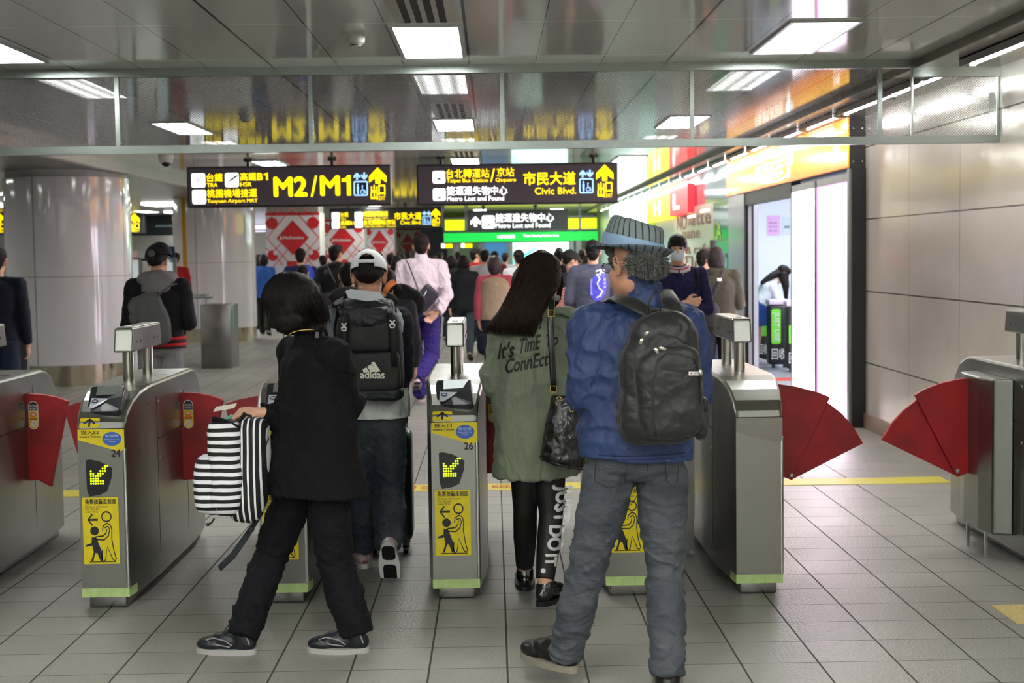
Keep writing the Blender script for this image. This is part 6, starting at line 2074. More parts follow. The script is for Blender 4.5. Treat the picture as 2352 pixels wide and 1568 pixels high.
# red cord round the neck, glasses arms
m = MB(); nc = j['nek'] + (j['hed']-j['nek'])*0.36
pts = [nc - l + V((0.066*math.cos(a), 0.064*math.sin(a), 0.012*math.sin(a))) for a in [math.pi*(1+q/12) for q in range(13)]]
m.tube(pts, 0.0022, 6); m.build('neck_cord', mat('red_cord', (150, 20, 24), rough=0.6), wD)
m = MB()
for q in (-1, 1): m.tube([j['hed'] - l + r_*q*0.080 + f_*0.09 + u_*0.005, j['hed'] - l + r_*q*0.081 + u_*0.008, j['hed'] - l + r_*q*0.078 - f_*0.02 - u_*0.01], 0.002, 6)
m.build('glasses_arm', M_BLACK, wD)
# blue lanyard piece at the left arm
m = MB(); m.box(tuple(wj(768, 790, d-.17)-l), tuple(wj(775, 781, d-.15)-l)); m.build('blue_clip', mat('clip_blue', (30, 50, 190), rough=0.4), wD)

# ---- his backpack (rests on his back)
db = d - 0.215
bp = thing('black_backpack', 'large black roll-top backpack with three white bars and white buckles', 'backpack', tuple(wj(850, 800, db)))
c = root_loc(bp)
M_BPK = mat('pack_black', (17, 20, 22), rough=0.62, bump=0.5, bscale=14, var=0.25, vscale=5)
M_BPL = mat('pack_lid', (22, 28, 31), rough=0.55, bump=1.2, bscale=11, stretch=(1, 1, 2), distort=1.0)
S = 3267.0/db
def rb(mb, px, py, dy, w, h, dp, e=0.45, tilt=0.0):
    mb.ell(wj(px, py, db+dy), (w/2/S, dp/2, h/2/S), Euler((0, tilt, 0)).to_matrix(), 36, 22, e1=e, e2=e)
mb = MB(); rb(mb, 852, 812, 0.03, 148, 200, .20, .35, -.04); rb(mb, 858, 850, 0.03, 138, 130, .19, .35)
o1 = blob('main_compartment', mb, M_BPK, 0.006, 4, 0.5, [(0.010, 0.06)], bp)
mb = MB(); rb(mb, 842, 708, 0.02, 126, 46, .20, .5, .02); rb(mb, 842, 726, -0.01, 118, 48, .2, .4, .02)
blob('lid', mb, M_BPL, 0.006, 3, 0.5, [(0.022, 0.045)], bp)
mb = MB(); rb(mb, 850, 768, -0.05, 104, 80, .10, .35, .0); o2 = blob('upper_pocket', mb, M_BPK, 0.005, 3, 0.5, [(0.006, 0.05)], bp)
mb = MB(); rb(mb, 860, 852, -0.05, 120, 92, .10, .3, -.02); o3 = blob('lower_pocket', mb, M_BPK, 0.005, 3, 0.5, [(0.004, 0.06)], bp)
mb = MB(); rb(mb, 866, 900, 0.0, 122, 36, .18, .45, .05); blob('base', mb, M_BPL, 0.006, 3, 0.5, [(0.01, 0.05)], bp)
bvp = bvh_of(o1, o2, o3)
def ptube(pts, r, name, m_, dy=-.11, flat=0.35, parent=bp, base=c, dd=None):
    mm = MB(); mm.tube([wj(x, y, (dd or db)+dy)-base for x, y in pts], r, 8, flat=flat, up=(0, 1, 0)); return mm.build(name, m_, parent)
M_STRAP = mat('pack_strap', (14, 15, 17), rough=0.7)
for nm, pts in (('side_strap', ((797, 722), (792, 742), (790, 790), (796, 830))), ('side_strap', ((896, 718), (900, 742), (903, 790), (906, 842)))):
    ptube(pts, 0.014, nm, M_STRAP)
for (px, py) in ((790, 750), (901, 743)):
    m = MB(); q = lambda x, y: wj(px+x, py+y, db-.135)-c
    stroke(m, [(-6, 2), (-4, 9), (4, 9), (6, 2)], 3.2, lambda a, b: q(a, b)); stroke(m, [(-6, -8), (6, 3)], 3, lambda a, b: q(a, b)); stroke(m, [(6, -8), (-6, 3)], 3, lambda a, b: q(a, b)); stroke(m, [(-7, 2), (7, 2)], 3, lambda a, b: q(a, b))
    o = m.build('white_buckle', mat('buckle_white', (224, 226, 224), rough=0.4), bp); sd = o.modifiers.new('s', 'SOLIDIFY'); sd.thickness = 0.006
ptube(((820, 684), (822, 677), (836, 675), (852, 678), (858, 686)), 0.011, 'grab_loop', M_STRAP, dy=-.05, flat=0.3)
for nm, pts in (('shoulder_strap', ((762, 690), (775, 676), (790, 670), (800, 682))), ('shoulder_strap', ((905, 700), (898, 688), (886, 682)))):
    ptube(pts, 0.030, nm, M_STRAP, dy=0.13, flat=0.35)
# three bars and the lettering, laid on the pocket
mm = MB(); Fp = lambda x, y: wj(x, -y, db-.4)
poly(mm, [(833, -850), (842, -844), (847, -854), (833, -856)], Fp) if False else None
poly(mm, [(832, -848), (841, -842.5), (848, -853.5), (834, -856)], Fp); poly(mm, [(843, -841), (853, -835), (864, -853), (851, -854.5)], Fp); poly(mm, [(852, -831), (860, -829.5), (875, -852), (864.5, -854)], Fp)
put_text(mm, 'adidas', (826, -870, 885, -851), Fp, 0, 0.03)
me = mm.mesh('emblem', mat('emblem_white', (232, 232, 216), rough=0.5)); conform(me, bvp, (Fp(855, -855)-V((0, 0, CAMH))).normalized(), 0.003, 0.02, 0.3); link('emblem', me, bp, True)

# ---- dark green suitcase he pushes ahead
ys = 7.52
t = thing('suitcase', 'dark green hard suitcase on wheels in front of the man in the white cap', 'suitcase', (P(896, 1283, ys).x, ys, 0))
w = (948-842)/(3267/ys)/2
h = (1262-1000)/(3267/ys)
m = MB(); m.box((-w, 0, 0.06), (w, 0.24, 0.06+h), 0, 0.045); m.build('shell', mat('suitcase_green', (16, 44, 42), rough=0.32, coat=0.2), t)
m = MB()
for q in (-.6, -.2, .2, .6): m.box((w*q-.012, -0.006, 0.12), (w*q+.012, 0.0, h), 0, 0.004)
m.build('rib', mat('suitcase_green', (0, 0, 0)), t)
for sx in (-1, 1):
    for yy in (0.04, 0.2):
        m = MB(); m.cyl((sx*(w-.04)-.012, yy, 0.025), (sx*(w-.04)+.012, yy, 0.025), .025, .025, 16); m.box((sx*(w-.04)-.016, yy-.012, .03), (sx*(w-.04)+.016, yy+.012, .07)); m.build('wheel', M_BLACK, t)
m = MB(); m.box((-w*.55, -0.012, 0.62*h), (-w*.5, 0, 0.75*h)); m.box((w*.5, -0.012, 0.12), (w*.55, 0, 0.2)); m.build('latch', M_BLACK, t)
m = MB(); m.tube([(-.06, .12, .06+h), (-.06, .12, .3+h), (.06, .12, .3+h), (.06, .12, .06+h)], .008, 8); m.build('pull_handle', M_ALU, t)

# ---------------------------------------------------------------- woman in the green army jacket
d = 6.55
j = {'hed': wj(1218, 655, d+.06), 'nek': wj(1232, 722, d+.02), 'che': wj(1224, 810, d), 'pel': wj(1232, 1010, d),
     'shL': wj(1152, 772, d-.02), 'shR': wj(1304, 738, d+.04), 'elL': wj(1140, 880, d), 'wrL': wj(1168, 905, d+.20), 'elR': wj(1325, 880, d+.02), 'wrR': wj(1290, 860, d+.24),
     'hipL': wj(1212, 1030, d), 'hipR': wj(1258, 1030, d), 'knL': wj(1206, 1170, d+.03), 'knR': wj(1266, 1180, d-.04)}
j['f'] = V((0.1, 1, 0)).normalized(); j['r'] = V((1, -0.1, 0)).normalized()
yL, yR = PF(1205, 1358).y, PF(1250, 1394).y
j['anL'] = V((P(1206, 1305, yL).x, yL+.05, .095)); j['toeL'] = V((j['anL'].x+.0, yL+.22, .02))
j['anR'] = V((P(1252, 1345, yR).x, yR+.05, .095)); j['toeR'] = V((j['anR'].x+.10, yR+.19, .02))
M_ARMY = mat('army_cotton', (124, 134, 112), rough=0.75, bump=0.8, bscale=14, var=0.22, vscale=3.5, vc=(104, 115, 98), stretch=(1.4, 1.4, 0.5), distort=1.5, sheen=0.1, detail=4)
M_LEG = mat('black_leggings', (12, 12, 14), rough=0.55, bump=0.2, bscale=20)
keepJ, keepB = [], []
wG = build_person('person with long dark hair in a long green jacket reading Its Time To Connect', j, 1.66, skin=M_SKIN, vox=0.0055,
    hfwd=(0.55, 0.8, -0.30), hup=(0.22, 0.05, 1), hs=1.0,
    top=dict(m=M_ARMY, fold=.013, ffr=(9, 9, 3.5), hem=-0.40, hemx=.185, hemy=.15, waistx=.172, inf=.022, sh=.078, elb=.066, wri=.056, collar=.035, keep=keepJ, disp=[(0.012, 0.05), (0.034, 0.17)]),
    bottom=dict(m=M_LEG, thigh=.082, knee=.058, cuff=.044, calf=.006, short=.05, disp=[(0.003, 0.05)], keep=keepB),
    shoes=dict(m=mat('patent_black', (14, 14, 16), rough=0.18, coat=0.6), sole=mat('sole_black', (22, 22, 24), rough=0.5), s=0.98), cvox=0.0065)
l = root_loc(wG)
# long straight hair falling to the left shoulder blade
c_ = j['hed']
hr_, hf_, hu_ = frame_of((0.35, 0.9, -0.30), (0.25, 0.05, 1)); R_ = RM(hr_, hf_, hu_)
mb = MB()
mb.ell(wj(1226, 652, d+.05), (.105, .11, .135), R_, 30, 18)
ax0 = V((1, 0, 0)); ay0 = V((0, 1, 0))
def sec(px0, px1, py, dy, th, slope=0):
    a = wj(px0, py+slope, d+dy); b = wj(px1, py-slope, d+dy)
    return ((a+b)/2, (b-a).normalized(), ay0, (b-a).length/2, th)
mb.loft([sec(1118, 1224, 758, -.125, .018, -8), sec(1132, 1234, 735, -.12, .032, -6), sec(1154, 1256, 700, -.085, .062), sec(1176, 1284, 660, -.01, .10), sec(1186, 1290, 625, .04, .115), sec(1202, 1278, 600, .055, .10), sec(1216, 1266, 585, .055, .07)], 28, .9)
mb.ell(wj(1240, 612, d+.05), (.082, .09, .068), None, 28, 16)
blob('hair_core', mb, M_HAIRB, 0.007, 3, 0.5, [(0.008, 0.03)], wG)
rnd = random.Random(5)
mb = MB()
def long_strand(i):
    u = rnd.uniform(0, 1); dep = rnd.uniform(-1, 1)
    L_ = 1.0 if rnd.random() < .8 else rnd.uniform(.75, 1.0)
    bow = math.sqrt(max(0, 1-(2*u-1)**2))
    P_ = []
    rows_ = [(1230, 1258, 573, .04, .04), (1212, 1274, 580, .04, .08), (1198, 1284, 597, .04, .11), (1188, 1290, 622, .04, .125), (1176, 1286, 655, 0, .115), (1158, 1260, 695, -.075, .072), (1138, 1240, 730, -.115, .044), (1114, 1226, 765+rnd.uniform(-6, 8), -.13, .022)]
    for k, (x0, x1, y, dy, th) in enumerate(rows_):
        if k > 3 and L_ < 1: 
            f_q = L_
        sl = -9*(2*u-1)*(-1)*(k/6)
        x = x0 + (x1-x0)*u + rnd.uniform(-1.2, 1.2)
        P_.append(wj(x, y + (7*(2*u-1)**2 if k < 2 else 6*(u-0.5) if k > 4 else 0), d+dy - bow*th*(0.97+.08*dep)) - l)
    if L_ < 1: P_ = P_[:6]
    return P_
strand_set(mb, long_strand, 1900, 0.0014)
def face_strand(i):
    u = rnd.uniform(0, 1)
    return [wj(1252+u*14, 584, d+.03)-l, wj(1274+u*16, 615, d+.02)-l, wj(1282+u*12, 650, d+.02)-l, wj(1278+u*10, 680+u*8, d+.02)-l, wj(1262+u*14, 705, d+.02)-l]
strand_set(mb, face_strand, 160, 0.0014)
mb.build('hair', M_HAIRB, wG)
# printed writing on the back and the legging
bv = bvh_of(keepJ[0])
def wall_print(mm, name, m_, bvh, parent, off=0.003, ml=0.012, cen=(1220, 820), dd=None, ori=0.5):
    me = mm.mesh(name, m_); conform(me, bvh, (wj(cen[0], cen[1], dd or d-.4)-V((0, 0, CAMH))).normalized(), off, ml, ori)
    return link(name, me, parent, True)
def rot_fn(cx, cy, deg, dd):
    a = math.radians(deg); ca, sa = math.cos(a), math.sin(a)
    return lambda x, y: wj(cx + (x*ca + y*sa), cy - (-x*sa + y*ca)*1.0 if False else cy + (-y*ca - x*sa)*1.0 if False else cy - (x*sa + y*ca), dd)
def script(mm, s, x0, y0, x1, y1, rise, bold=0.03, shear=0.25):
    """brush lettering in a photo box, baseline rising to the right"""
    F = lambda x, y: wj(x, -y - (x-x0)/(x1-x0)*rise, d-.4)
    put_text(mm, s, (x0, -y1, x1, -y0), F, 0, bold, shear=shear)
mm = MB()
script(mm, "It's", 1139, 786, 1180, 826, 6); script(mm, 'TimE', 1192, 776, 1244, 812, 12); script(mm, 'To', 1256, 765, 1286, 795, 4)
script(mm, 'ConnEct', 1158, 824, 1263, 860, 20); script(mm, 'w!', 1216, 726, 1248, 756, 5)
wall_print(mm, 'jacket_lettering', mat('jacket_print', (22, 26, 26), rough=0.6), bv, wG)
bvl = bvh_of(keepB[0])
mm = MB(); F = lambda x, y: wj(x, -y, d-.4)
put_text(mm, 'JUST', (1268, -1200, 1318, -1108), lambda x, y: wj(x - (-y-1108)*0.10, -y, d-.4), 0, 0.05, rot=-90)
put_text(mm, 'DO', (1261, -1267, 1298, -1205), lambda x, y: wj(x - (-y-1205)*0.10, -y, d-.4), 0, 0.05, rot=-90)
put_text(mm, 'IT', (1252, -1304, 1282, -1274), lambda x, y: wj(x - (-y-1274)*0.08, -y, d-.4), 0, 0.05, rot=-90)
poly(mm, circ(1247, -1314, 6, 16), F)
wall_print(mm, 'legging_lettering', mat('legging_white', (236, 236, 236), rough=0.6), bvl, wG, 0.003, 0.02, (1265, 1210))
# epaulette
m = MB(); m.tube([wj(x, y, d+dy)-l for x, y, dy in ((1262, 716, -.07), (1290, 712, -.07), (1312, 722, -.06), (1322, 738, -.05))], [.010, .018, .017, .012], 10, flat=0.35, up=(0, 1, 0)); m.build('epaulette', M_ARMY, wG)
# glimpse of a white phone at her right side
t = thing('phone', 'sliver of a white phone between the green jacket and the blue jacket', 'phone', tuple(wj(1312, 800, d+.16)))
m = MB(); m.box((-.035, -.004, -.07), (.035, .004, .07), 0, .003); m.build('body', M_WHITE, t)
# ---- black leather bucket bag
db = d - 0.24
t = thing('bucket_bag', 'black leather bucket bag with a long strap on the green jacket', 'handbag', tuple(wj(1285, 1000, db)))
c = root_loc(t)
M_LEA = mat('black_leather', (15, 16, 17), rough=0.3, bump=0.8, bscale=9, coat=0.15, distort=1.0)
def bs(px0, px1, py, th, rise=0):
    a = wj(px0, py-rise, db); b = wj(px1, py+rise, db)
    return ((a+b)/2, (b-a).normalized(), ay0, (b-a).length/2, th)
mb = MB(); mb.loft([bs(1240, 1346, 1068, .085, 12), bs(1241, 1346, 1052, .09, 10), bs(1252, 1340, 985, .075, 4), bs(1262, 1328, 930, .05, 1), bs(1266, 1318, 908, .03)], 32, .9)
blob('bag_body', mb, M_LEA, 0.006, 3, 0.5, [(0.018, 0.06)], t)
m = MB(); 
a, b = wj(1240, 1046, db), wj(1346, 1072, db); ctr = (a+b)/2; rx = (b-a).length/2; rd = (b-a).normalized()
m.tube([ctr + rd*rx*math.cos(q) + ay0*.092*math.sin(q) - c + UP*(-.006) for q in [2*math.pi*k/32 for k in range(32)]], .005, 8, closed=True); m.build('base_piping', M_LEA, t)
m = MB(); m.tube([wj(x, y, db+dy)-c for x, y, dy in ((1268, 692, -.0), (1264, 730, -.02), (1266, 790, -.04), (1270, 860, -.035), (1273, 900, -.03))], .014, 8, flat=.25, up=(0, 1, 0)); m.build('strap', M_LEA, t)
m = MB(); m.tube([wj(x, y, db+dy)-c for x, y, dy in ((1269, 690, -.0), (1274, 684, .1), (1285, 686, .22))], .014, 8, flat=.25, up=(0, 1, 0)); m.build('strap_over_shoulder', M_STRAP, t)
for (px, py) in ((1266, 719), (1271, 893)):
    m = MB(); stroke(m, [(px-7, -py+7), (px+7, -py+7), (px+7, -py-7), (px-7, -py-7)], 2.6, lambda x, y: wj(x, -y, db-.06)-c, 0, True); o = m.build('buckle', mat('brass', (196, 164, 96), rough=0.25, metal=1.0), t); sd = o.modifiers.new('s', 'SOLIDIFY'); sd.thickness = .004
for (px, py) in ((1284, 916), (1313, 940)):
    m = MB(); m.tube([wj(px+5*math.cos(q), py+5*math.sin(q), db-.075)-c for q in [2*math.pi*k/16 for k in range(16)]], .0025, 6, closed=True); m.build('eyelet', mat('brass', (0, 0, 0)), t)

# ---------------------------------------------------------------- man in the knitted hat
d = 5.10
j = {'hed': wj(1456, 610, d+.05), 'nek': wj(1484, 690, d+.02), 'che': wj(1470, 790, d), 'pel': wj(1460, 1050, d),
     'shL': wj(1368, 748, d), 'shR': wj(1572, 752, d+.0), 'elL': wj(1352, 905, d-.02), 'wrL': wj(1420, 900, d+.24), 'elR': wj(1592, 900, d+.03), 'wrR': wj(1540, 890, d+.28),
     'hipL': wj(1402, 1085, d), 'hipR': wj(1520, 1085, d), 'knL': wj(1352, 1290, d+.02), 'knR': wj(1528, 1300, d+.04), 'anL': wj(1282, 1490, d-.02), 'anR': wj(1530, 1555, d)}
j['f'] = V((-0.12, 1, 0)).normalized(); j['r'] = V((1, 0.12, 0)).normalized()
j['anR'] = V((P(1532, 1555, 5.06).x, 5.04, .10)); j['toeR'] = V((j['anR'].x+.02, 5.22, .02))
j['anL'] = V((.25, 5.20, .125)); j['toeL'] = V((.08, 5.40, .080))
M_BLUEJ = mat('blue_jacket', (42, 62, 108), rough=0.6, bump=0.8, bscale=12, var=0.18, vscale=3, vc=(34, 51, 94), stretch=(1.3, 1.3, 0.6), distort=1.4, detail=4)
M_GJEAN = mat('grey_jeans', (80, 85, 91), rough=0.8, bump=0.7, bscale=16, var=0.45, vscale=4.5, vc=(58, 62, 72), stretch=(0.8, 0.8, 1.7), distort=1.2, detail=5)
keepH, keepG = [], []
wH = build_person('person in a grey knitted hat, blue jacket and grey jeans with a black backpack', j, 1.72, skin=M_SKIN2, vox=0.0045, face=True,
    hfwd=(-0.62, 0.78, -0.12), hup=(0.10, 0.0, 1), hs=1.12,
    hands={'L': dict(d=(0.3, 1, 0.2), pn=(0.6, 0, 0.8), curl=0.5), 'R': dict(d=(-0.3, 1, 0.2), pn=(-0.6, 0, 0.8), curl=0.5)},
    top=dict(m=M_BLUEJ, fold=.010, hem=0.0, hemx=.178, hemy=.135, waistx=.182, inf=.028, sh=.088, elb=.076, wri=.055, collar=.060, keep=keepH, extra=lambda mb, j, k: (mb.ell(wj(1466, 702, d+.05), (.085, .085, .052), None, 24, 12), mb.cap(wj(1462, 696, d+.05), wj(1472, 672, d+.05), .066, .066)), disp=[(0.014, 0.06), (0.034, 0.17)]),
    bottom=dict(m=M_GJEAN, fold=.009, hip=.172, thigh=.094, knee=.070, cuff=.060, keep=keepG, disp=[(0.008, 0.045), (0.020, 0.12)]),
    shoes=dict(m=mat('black_shoe', (18, 18, 19), rough=0.35, bump=0.2, bscale=60), sole=mat('sole_tan', (140, 132, 120), rough=0.7), s=1.08), cvox=0.006)
l = root_loc(wH)
# band of ribbing at the jacket hem, jeans pockets and seam
m = MB(); cpel = j['pel']
for (py, r0) in ((1040, .0), (1032, .0)):
    pts = []
    for k in range(25):
        a = math.pi*(1+k/24)
        pts.append(cpel + V((math.cos(a)*.199, math.sin(a)*.158-.006, 0)) + UP*((1050-py)/640.0) - l)
    m.tube(pts, .0025, 6)
m.build('hem_seam', mat('seam_blue', (28, 42, 84), rough=0.8), wH)
bvg = bvh_of(keepG[0])
mm = MB(); F = lambda x, y: wj(x, -y, d-.4)
stroke(mm, [(1438, -1062), (1432, -1110), (1396, -1122), (1358, -1105), (1362, -1062)], 2.4, F); stroke(mm, [(1532, -1062), (1536, -1105), (1552, -1118), (1562, -1108), (1566, -1066)], 2.4, F)
stroke(mm, [(1488, -1058), (1488, -1098), (1470, -1130), (1448, -1160)], 2.2, F)
wall_print(mm, 'seam', mat('seam_dark', (40, 44, 50), rough=0.9), bvg, wH, 0.002, 0.03, (1460, 1100))
# grey hair below the hat: core + curly strands
hr_, hf_, hu_ = frame_of((-0.62, 0.78, -0.12), (0.10, 0, 1)); R_ = RM(hr_, hf_, hu_)
mb = MB(); mb.ell(wj(1474, 600, d+.02), (.068, .078, .072), R_, 24, 14); mb.ell(wj(1484, 616, d+.01), (.050, .055, .046), R_, 24, 14)
hc = j['hed']; mb.ell(hc - hr_*.077 + hf_*.030 + hu_*.022, (.010, .020, .036), R_, 14, 10); mb.ell(hc - hr_*.066 + hf_*.045 + hu_*.06, (.018, .035, .025), R_, 14, 10)
blob('hair_core', mb, mat('hair_dark_grey', (74, 74, 72), rough=0.7), 0.006, 2, 0.5, [(0.012, 0.02)], wH)
rnd = random.Random(9); mb = MB()
def curl_strand(i):
    u = rnd.uniform(0, 1); v = rnd.uniform(0, 1)
    aa = 2*math.pi*v; ra = math.sqrt(u); px = 1484 + 46*ra*math.cos(aa); py = 602 + 27*ra*math.sin(aa) + 5*math.cos(aa); u = (px-1434)/104
    base = wj(px, py, d + .05 - .135*math.sin(math.pi*min(1, u*.85+.1))) - l
    P_ = [base]; q = base
    dv = V((rnd.uniform(-.5, .7), rnd.uniform(-.5, .1), rnd.uniform(-1.0, .1))).normalized()
    ax = V((rnd.uniform(-1, 1), rnd.uniform(-1, 1), rnd.uniform(-1, 1))).normalized()
    for k in range(6):
        q = q + dv*0.0055; P_.append(q); dv = (Matrix.Rotation(rnd.uniform(.1, .5), 3, ax) @ dv)
    return P_
strand_set(mb, curl_strand, 2200, 0.0015)
mb.build('hair', M_HAIRG, wH)
# glasses
m = MB(); hc = j['hed']; s_ = 1.12
gp = lambda a, b, e: hc + hr_*a*s_ + hf_*b*s_ + hu_*e*s_ - l
for q in (-1, 1):
    m.tube([gp(q*.033 + .022*math.cos(a), .092, .002 + .016*math.sin(a)) for a in [2*math.pi*k/20 for k in range(20)]], .0016, 6, closed=True)
    m.tube([gp(q*.056, .09, .004), gp(q*.078, .06, .004), gp(q*.082, .0, .006), gp(q*.080, -.02, -.01)], .0017, 6)
m.tube([gp(-.011, .094, .002), gp(.011, .094, .002)], .0016, 6)
m.build('glasses_frame', mat('dark_wire', (52, 46, 42), rough=0.3, metal=0.8), wH)
for q in (-1, 1):
    m = MB(); poly(m, [(q*.033 + .021*math.cos(2*math.pi*k/20), .002 + .015*math.sin(2*math.pi*k/20)) for k in range(20)], lambda a, b: gp(a, .092, b)); m.build('glasses_lens', M_CLEAR, wH)
eyes(wH, hc, (-0.62, 0.78, -0.12), (0.10, 0, 1), 1.12)

# ---- fedora: crown, ribbon, brim
hat = thing('fedora', 'grey blue knitted fedora with a pale blue ribbon on the man in the blue jacket', 'hat', tuple(wj(1458, 560, d+.03)))
c = root_loc(hat)
br, bf, bu = frame_of((-0.79, 0.56, 0.20), (0.2, 0.0, 0.97)); 
hb = wj(1450, 573, d+.03)
hq = lambda a, b, e: hb + br*a + bf*b + bu*e - c
def knit(name, c1, c2, n=26):
    m_ = mat(name, c1, rough=0.85)
    g = NB(m_); tc = g.n('ShaderNodeTexCoord'); sx = g.n('ShaderNodeSeparateXYZ'); g.l(tc.outputs['Object'], sx.inputs[0])
    ang = g.math('ARCTAN2', sx.outputs[1], sx.outputs[0])
    s = g.math('SINE', g.math('MULTIPLY', ang, n))
    f = g.n('ShaderNodeMapRange'); f.inputs[1].default_value = 0.72; f.inputs[2].default_value = 0.95; g.l(s, f.inputs[0])
    n2 = g.n('ShaderNodeTexNoise'); n2.inputs['Scale'].default_value = 260; g.l(tc.outputs['Object'], n2.inputs[0])
    cc = g.mix(g.math('MULTIPLY', n2.outputs['Fac'], .5), lin(c1), lin((96, 112, 122)))
    g.l(g.mix(f.outputs[0], cc, lin(c2)), g.b.inputs['Base Color'])
    h = g.math('SUBTRACT', g.math('MULTIPLY', n2.outputs['Fac'], .6), f.outputs[0])
    bp_ = g.n('ShaderNodeBump'); bp_.inputs['Strength'].default_value = .9; bp_.inputs['Distance'].default_value = .003; g.l(h, bp_.inputs['Height']); g.l(bp_.outputs[0], g.b.inputs['Normal'])
    return m_
M_KNIT = knit('hat_knit', (134, 146, 146), (50, 58, 64))
seg = 56; m = MB(); vs = []; fs = []
prof = [(0.0, 1.0), (0.018, .985), (0.036, .97), (0.055, .95), (0.075, .925), (0.092, .89), (0.104, .82), (0.108, .70), (0.106, .5), (0.100, .25), (0.096, .02)]
for (z, q) in prof:
    for i in range(seg):
        a = 2*math.pi*i/seg
        x = .100*q*math.cos(a); y = .116*q*math.sin(a)
        # teardrop pinch at the front, long dent on top
        front = max(0, math.sin(a))
        zz = z*(1.05 - .10*math.sin(a)*-1 if False else 1.0) 
        zz = z + (.012*front - .004)*(z/.108)
        if q < .9: zz -= .030*math.exp(-(x/.030)**2)*(1 - .3*abs(y)/.116)*min(1, (0.92-q)*4)
        x *= 1 - .22*front**3*(z/.108)
        vs.append(hq(x, y, zz))
for k in range(len(prof)-1):
    for i in range(seg): fs.append((k*seg+i, k*seg+(i+1) % seg, (k+1)*seg+(i+1) % seg, (k+1)*seg+i))
fs.append(tuple(range((len(prof)-1)*seg, len(prof)*seg)))
m.add(vs, fs, 0, True); m.build('crown', M_KNIT, hat)
m = MB(); vs = []; fs = []
rad = [1.0, 1.10, 1.20, 1.31, 1.34]
for k, q in enumerate(rad):
    for i in range(seg):
        a = 2*math.pi*i/seg
        side = abs(math.cos(a)); back = max(0, -math.sin(a)); front = max(0, math.sin(a))
        e = (q-1)/.34
        lift = .010*side*e**1.6*(1-.4*front) + .030*back*e**1.7 - .014*front*e - .008*e*(1-back)
        vs.append(hq(.100*(1+(q-1)*.95)*math.cos(a), .116*(1+(q-1)*(.85+.10*front))*math.sin(a), .001 + lift))
for k in range(len(rad)-1):
    for i in range(seg): fs.append((k*seg+i, (k+1)*seg+i, (k+1)*seg+(i+1) % seg, k*seg+(i+1) % seg))
m.add(vs, fs, 0, True); o = m.build('brim', knit('brim_knit', (92, 102, 110), (44, 52, 60), 30), hat)
sd = o.modifiers.new('s', 'SOLIDIFY'); sd.thickness = .006
m = MB(); vs = []; fs = []
for k, (z, q) in enumerate(((-.002, 1.03), (.016, 1.035), (.036, 1.025), (.042, .998))):
    for i in range(seg):
        a = 2*math.pi*i/seg; front = max(0, math.sin(a))
        vs.append(hq(.100*q*math.cos(a)*(1-.22*front**3*(z/.108)), .116*q*math.sin(a), z))
for k in range(3):
    for i in range(seg): fs.append((k*seg+i, k*seg+(i+1) % seg, (k+1)*seg+(i+1) % seg, (k+1)*seg+i))
m.add(vs, fs, 0, True); m.build('ribbon', mat('ribbon_blue', (138, 168, 200), rough=0.5, bump=.3, bscale=20), hat)

# ---- his backpack
db = d - 0.27
bp = thing('black_backpack', 'rounded black backpack with silver zip pulls on the blue jacket', 'backpack', tuple(wj(1520, 870, db)))
c = root_loc(bp); S = 3267.0/db
M_NYL = mat('nylon_black', (24, 27, 27), rough=0.5, bump=1.0, bscale=9, var=0.2, vscale=4, distort=1.0, sheen=0.1)
mb = MB()
rb(mb, 1518, 885, 0.05, 190, 250, .22, .6, -.10); rb(mb, 1524, 800, 0.05, 165, 170, .20, .75, -.1); rb(mb, 1510, 950, 0.05, 190, 140, .22, .55, -.05); rb(mb, 1515, 745, .09, 90, 80, .12, .9)
o1 = blob('main_compartment', mb, M_NYL, 0.006, 4, 0.5, [(0.020, 0.07)], bp)
mb = MB(); rb(mb, 1535, 905, -0.05, 150, 205, .13, .5, -.09); rb(mb, 1545, 852, -.055, 130, 120, .12, .6, -.1)
o2 = blob('front_pocket', mb, M_NYL, 0.005, 4, 0.5, [(0.014, 0.06)], bp)
mb = MB(); rb(mb, 1610, 960, 0.0, 34, 100, .14, .7, .05); blob('side_pocket', mb, M_NYL, 0.005, 3, .5, [(0.012, 0.04)], bp)
bvp = bvh_of(o1, o2)
def seam(pts, w, name, m_, off=.004):
    mm = MB(); stroke(mm, [(x, -y) for x, y in pts], w, lambda x, y: wj(x, -y, db-.4)); me = mm.mesh(name, m_)
    conform(me, bvp, (wj(1520, 870, db)-V((0, 0, CAMH))).normalized(), off, .02, .3); return link(name, me, bp, True)
M_ZIP = mat('zip_tape', (10, 10, 11), rough=0.6)
seam(((1505, 1012), (1498, 960), (1500, 880), (1508, 825), (1530, 806), (1565, 808), (1600, 820), (1612, 850), (1616, 930)), 4, 'pocket_zip', M_ZIP)
seam(((1478, 800), (1492, 772), (1515, 756), (1560, 768), (1595, 790)), 4, 'main_zip', M_ZIP)
seam(((1515, 843), (1560, 848), (1608, 850)), 4, 'slit_zip', M_ZIP)
for pts in (((1504, 798), (1512, 812)), ((1476, 776), (1470, 790)), ((1514, 798), (1530, 803)), ((1490, 760), (1482, 770)), ((1607, 848), (1612, 862))):
    ptube(pts, .0065, 'zip_pull', mat('zip_silver', (200, 196, 184), rough=0.25, metal=1.0), dy=-.145, parent=bp, base=c, dd=db, flat=.5)
mm = MB(); poly(mm, [(1581, -853), (1613, -853), (1613, -862), (1581, -862)], lambda x, y: wj(x, -y, db-.4), 0)
me = mm.mesh('brand_label', M_WHITE); conform(me, bvp, (wj(1597, 857, db)-V((0, 0, CAMH))).normalized(), .005, .02, .3); o = link('brand_label', me, bp, True)
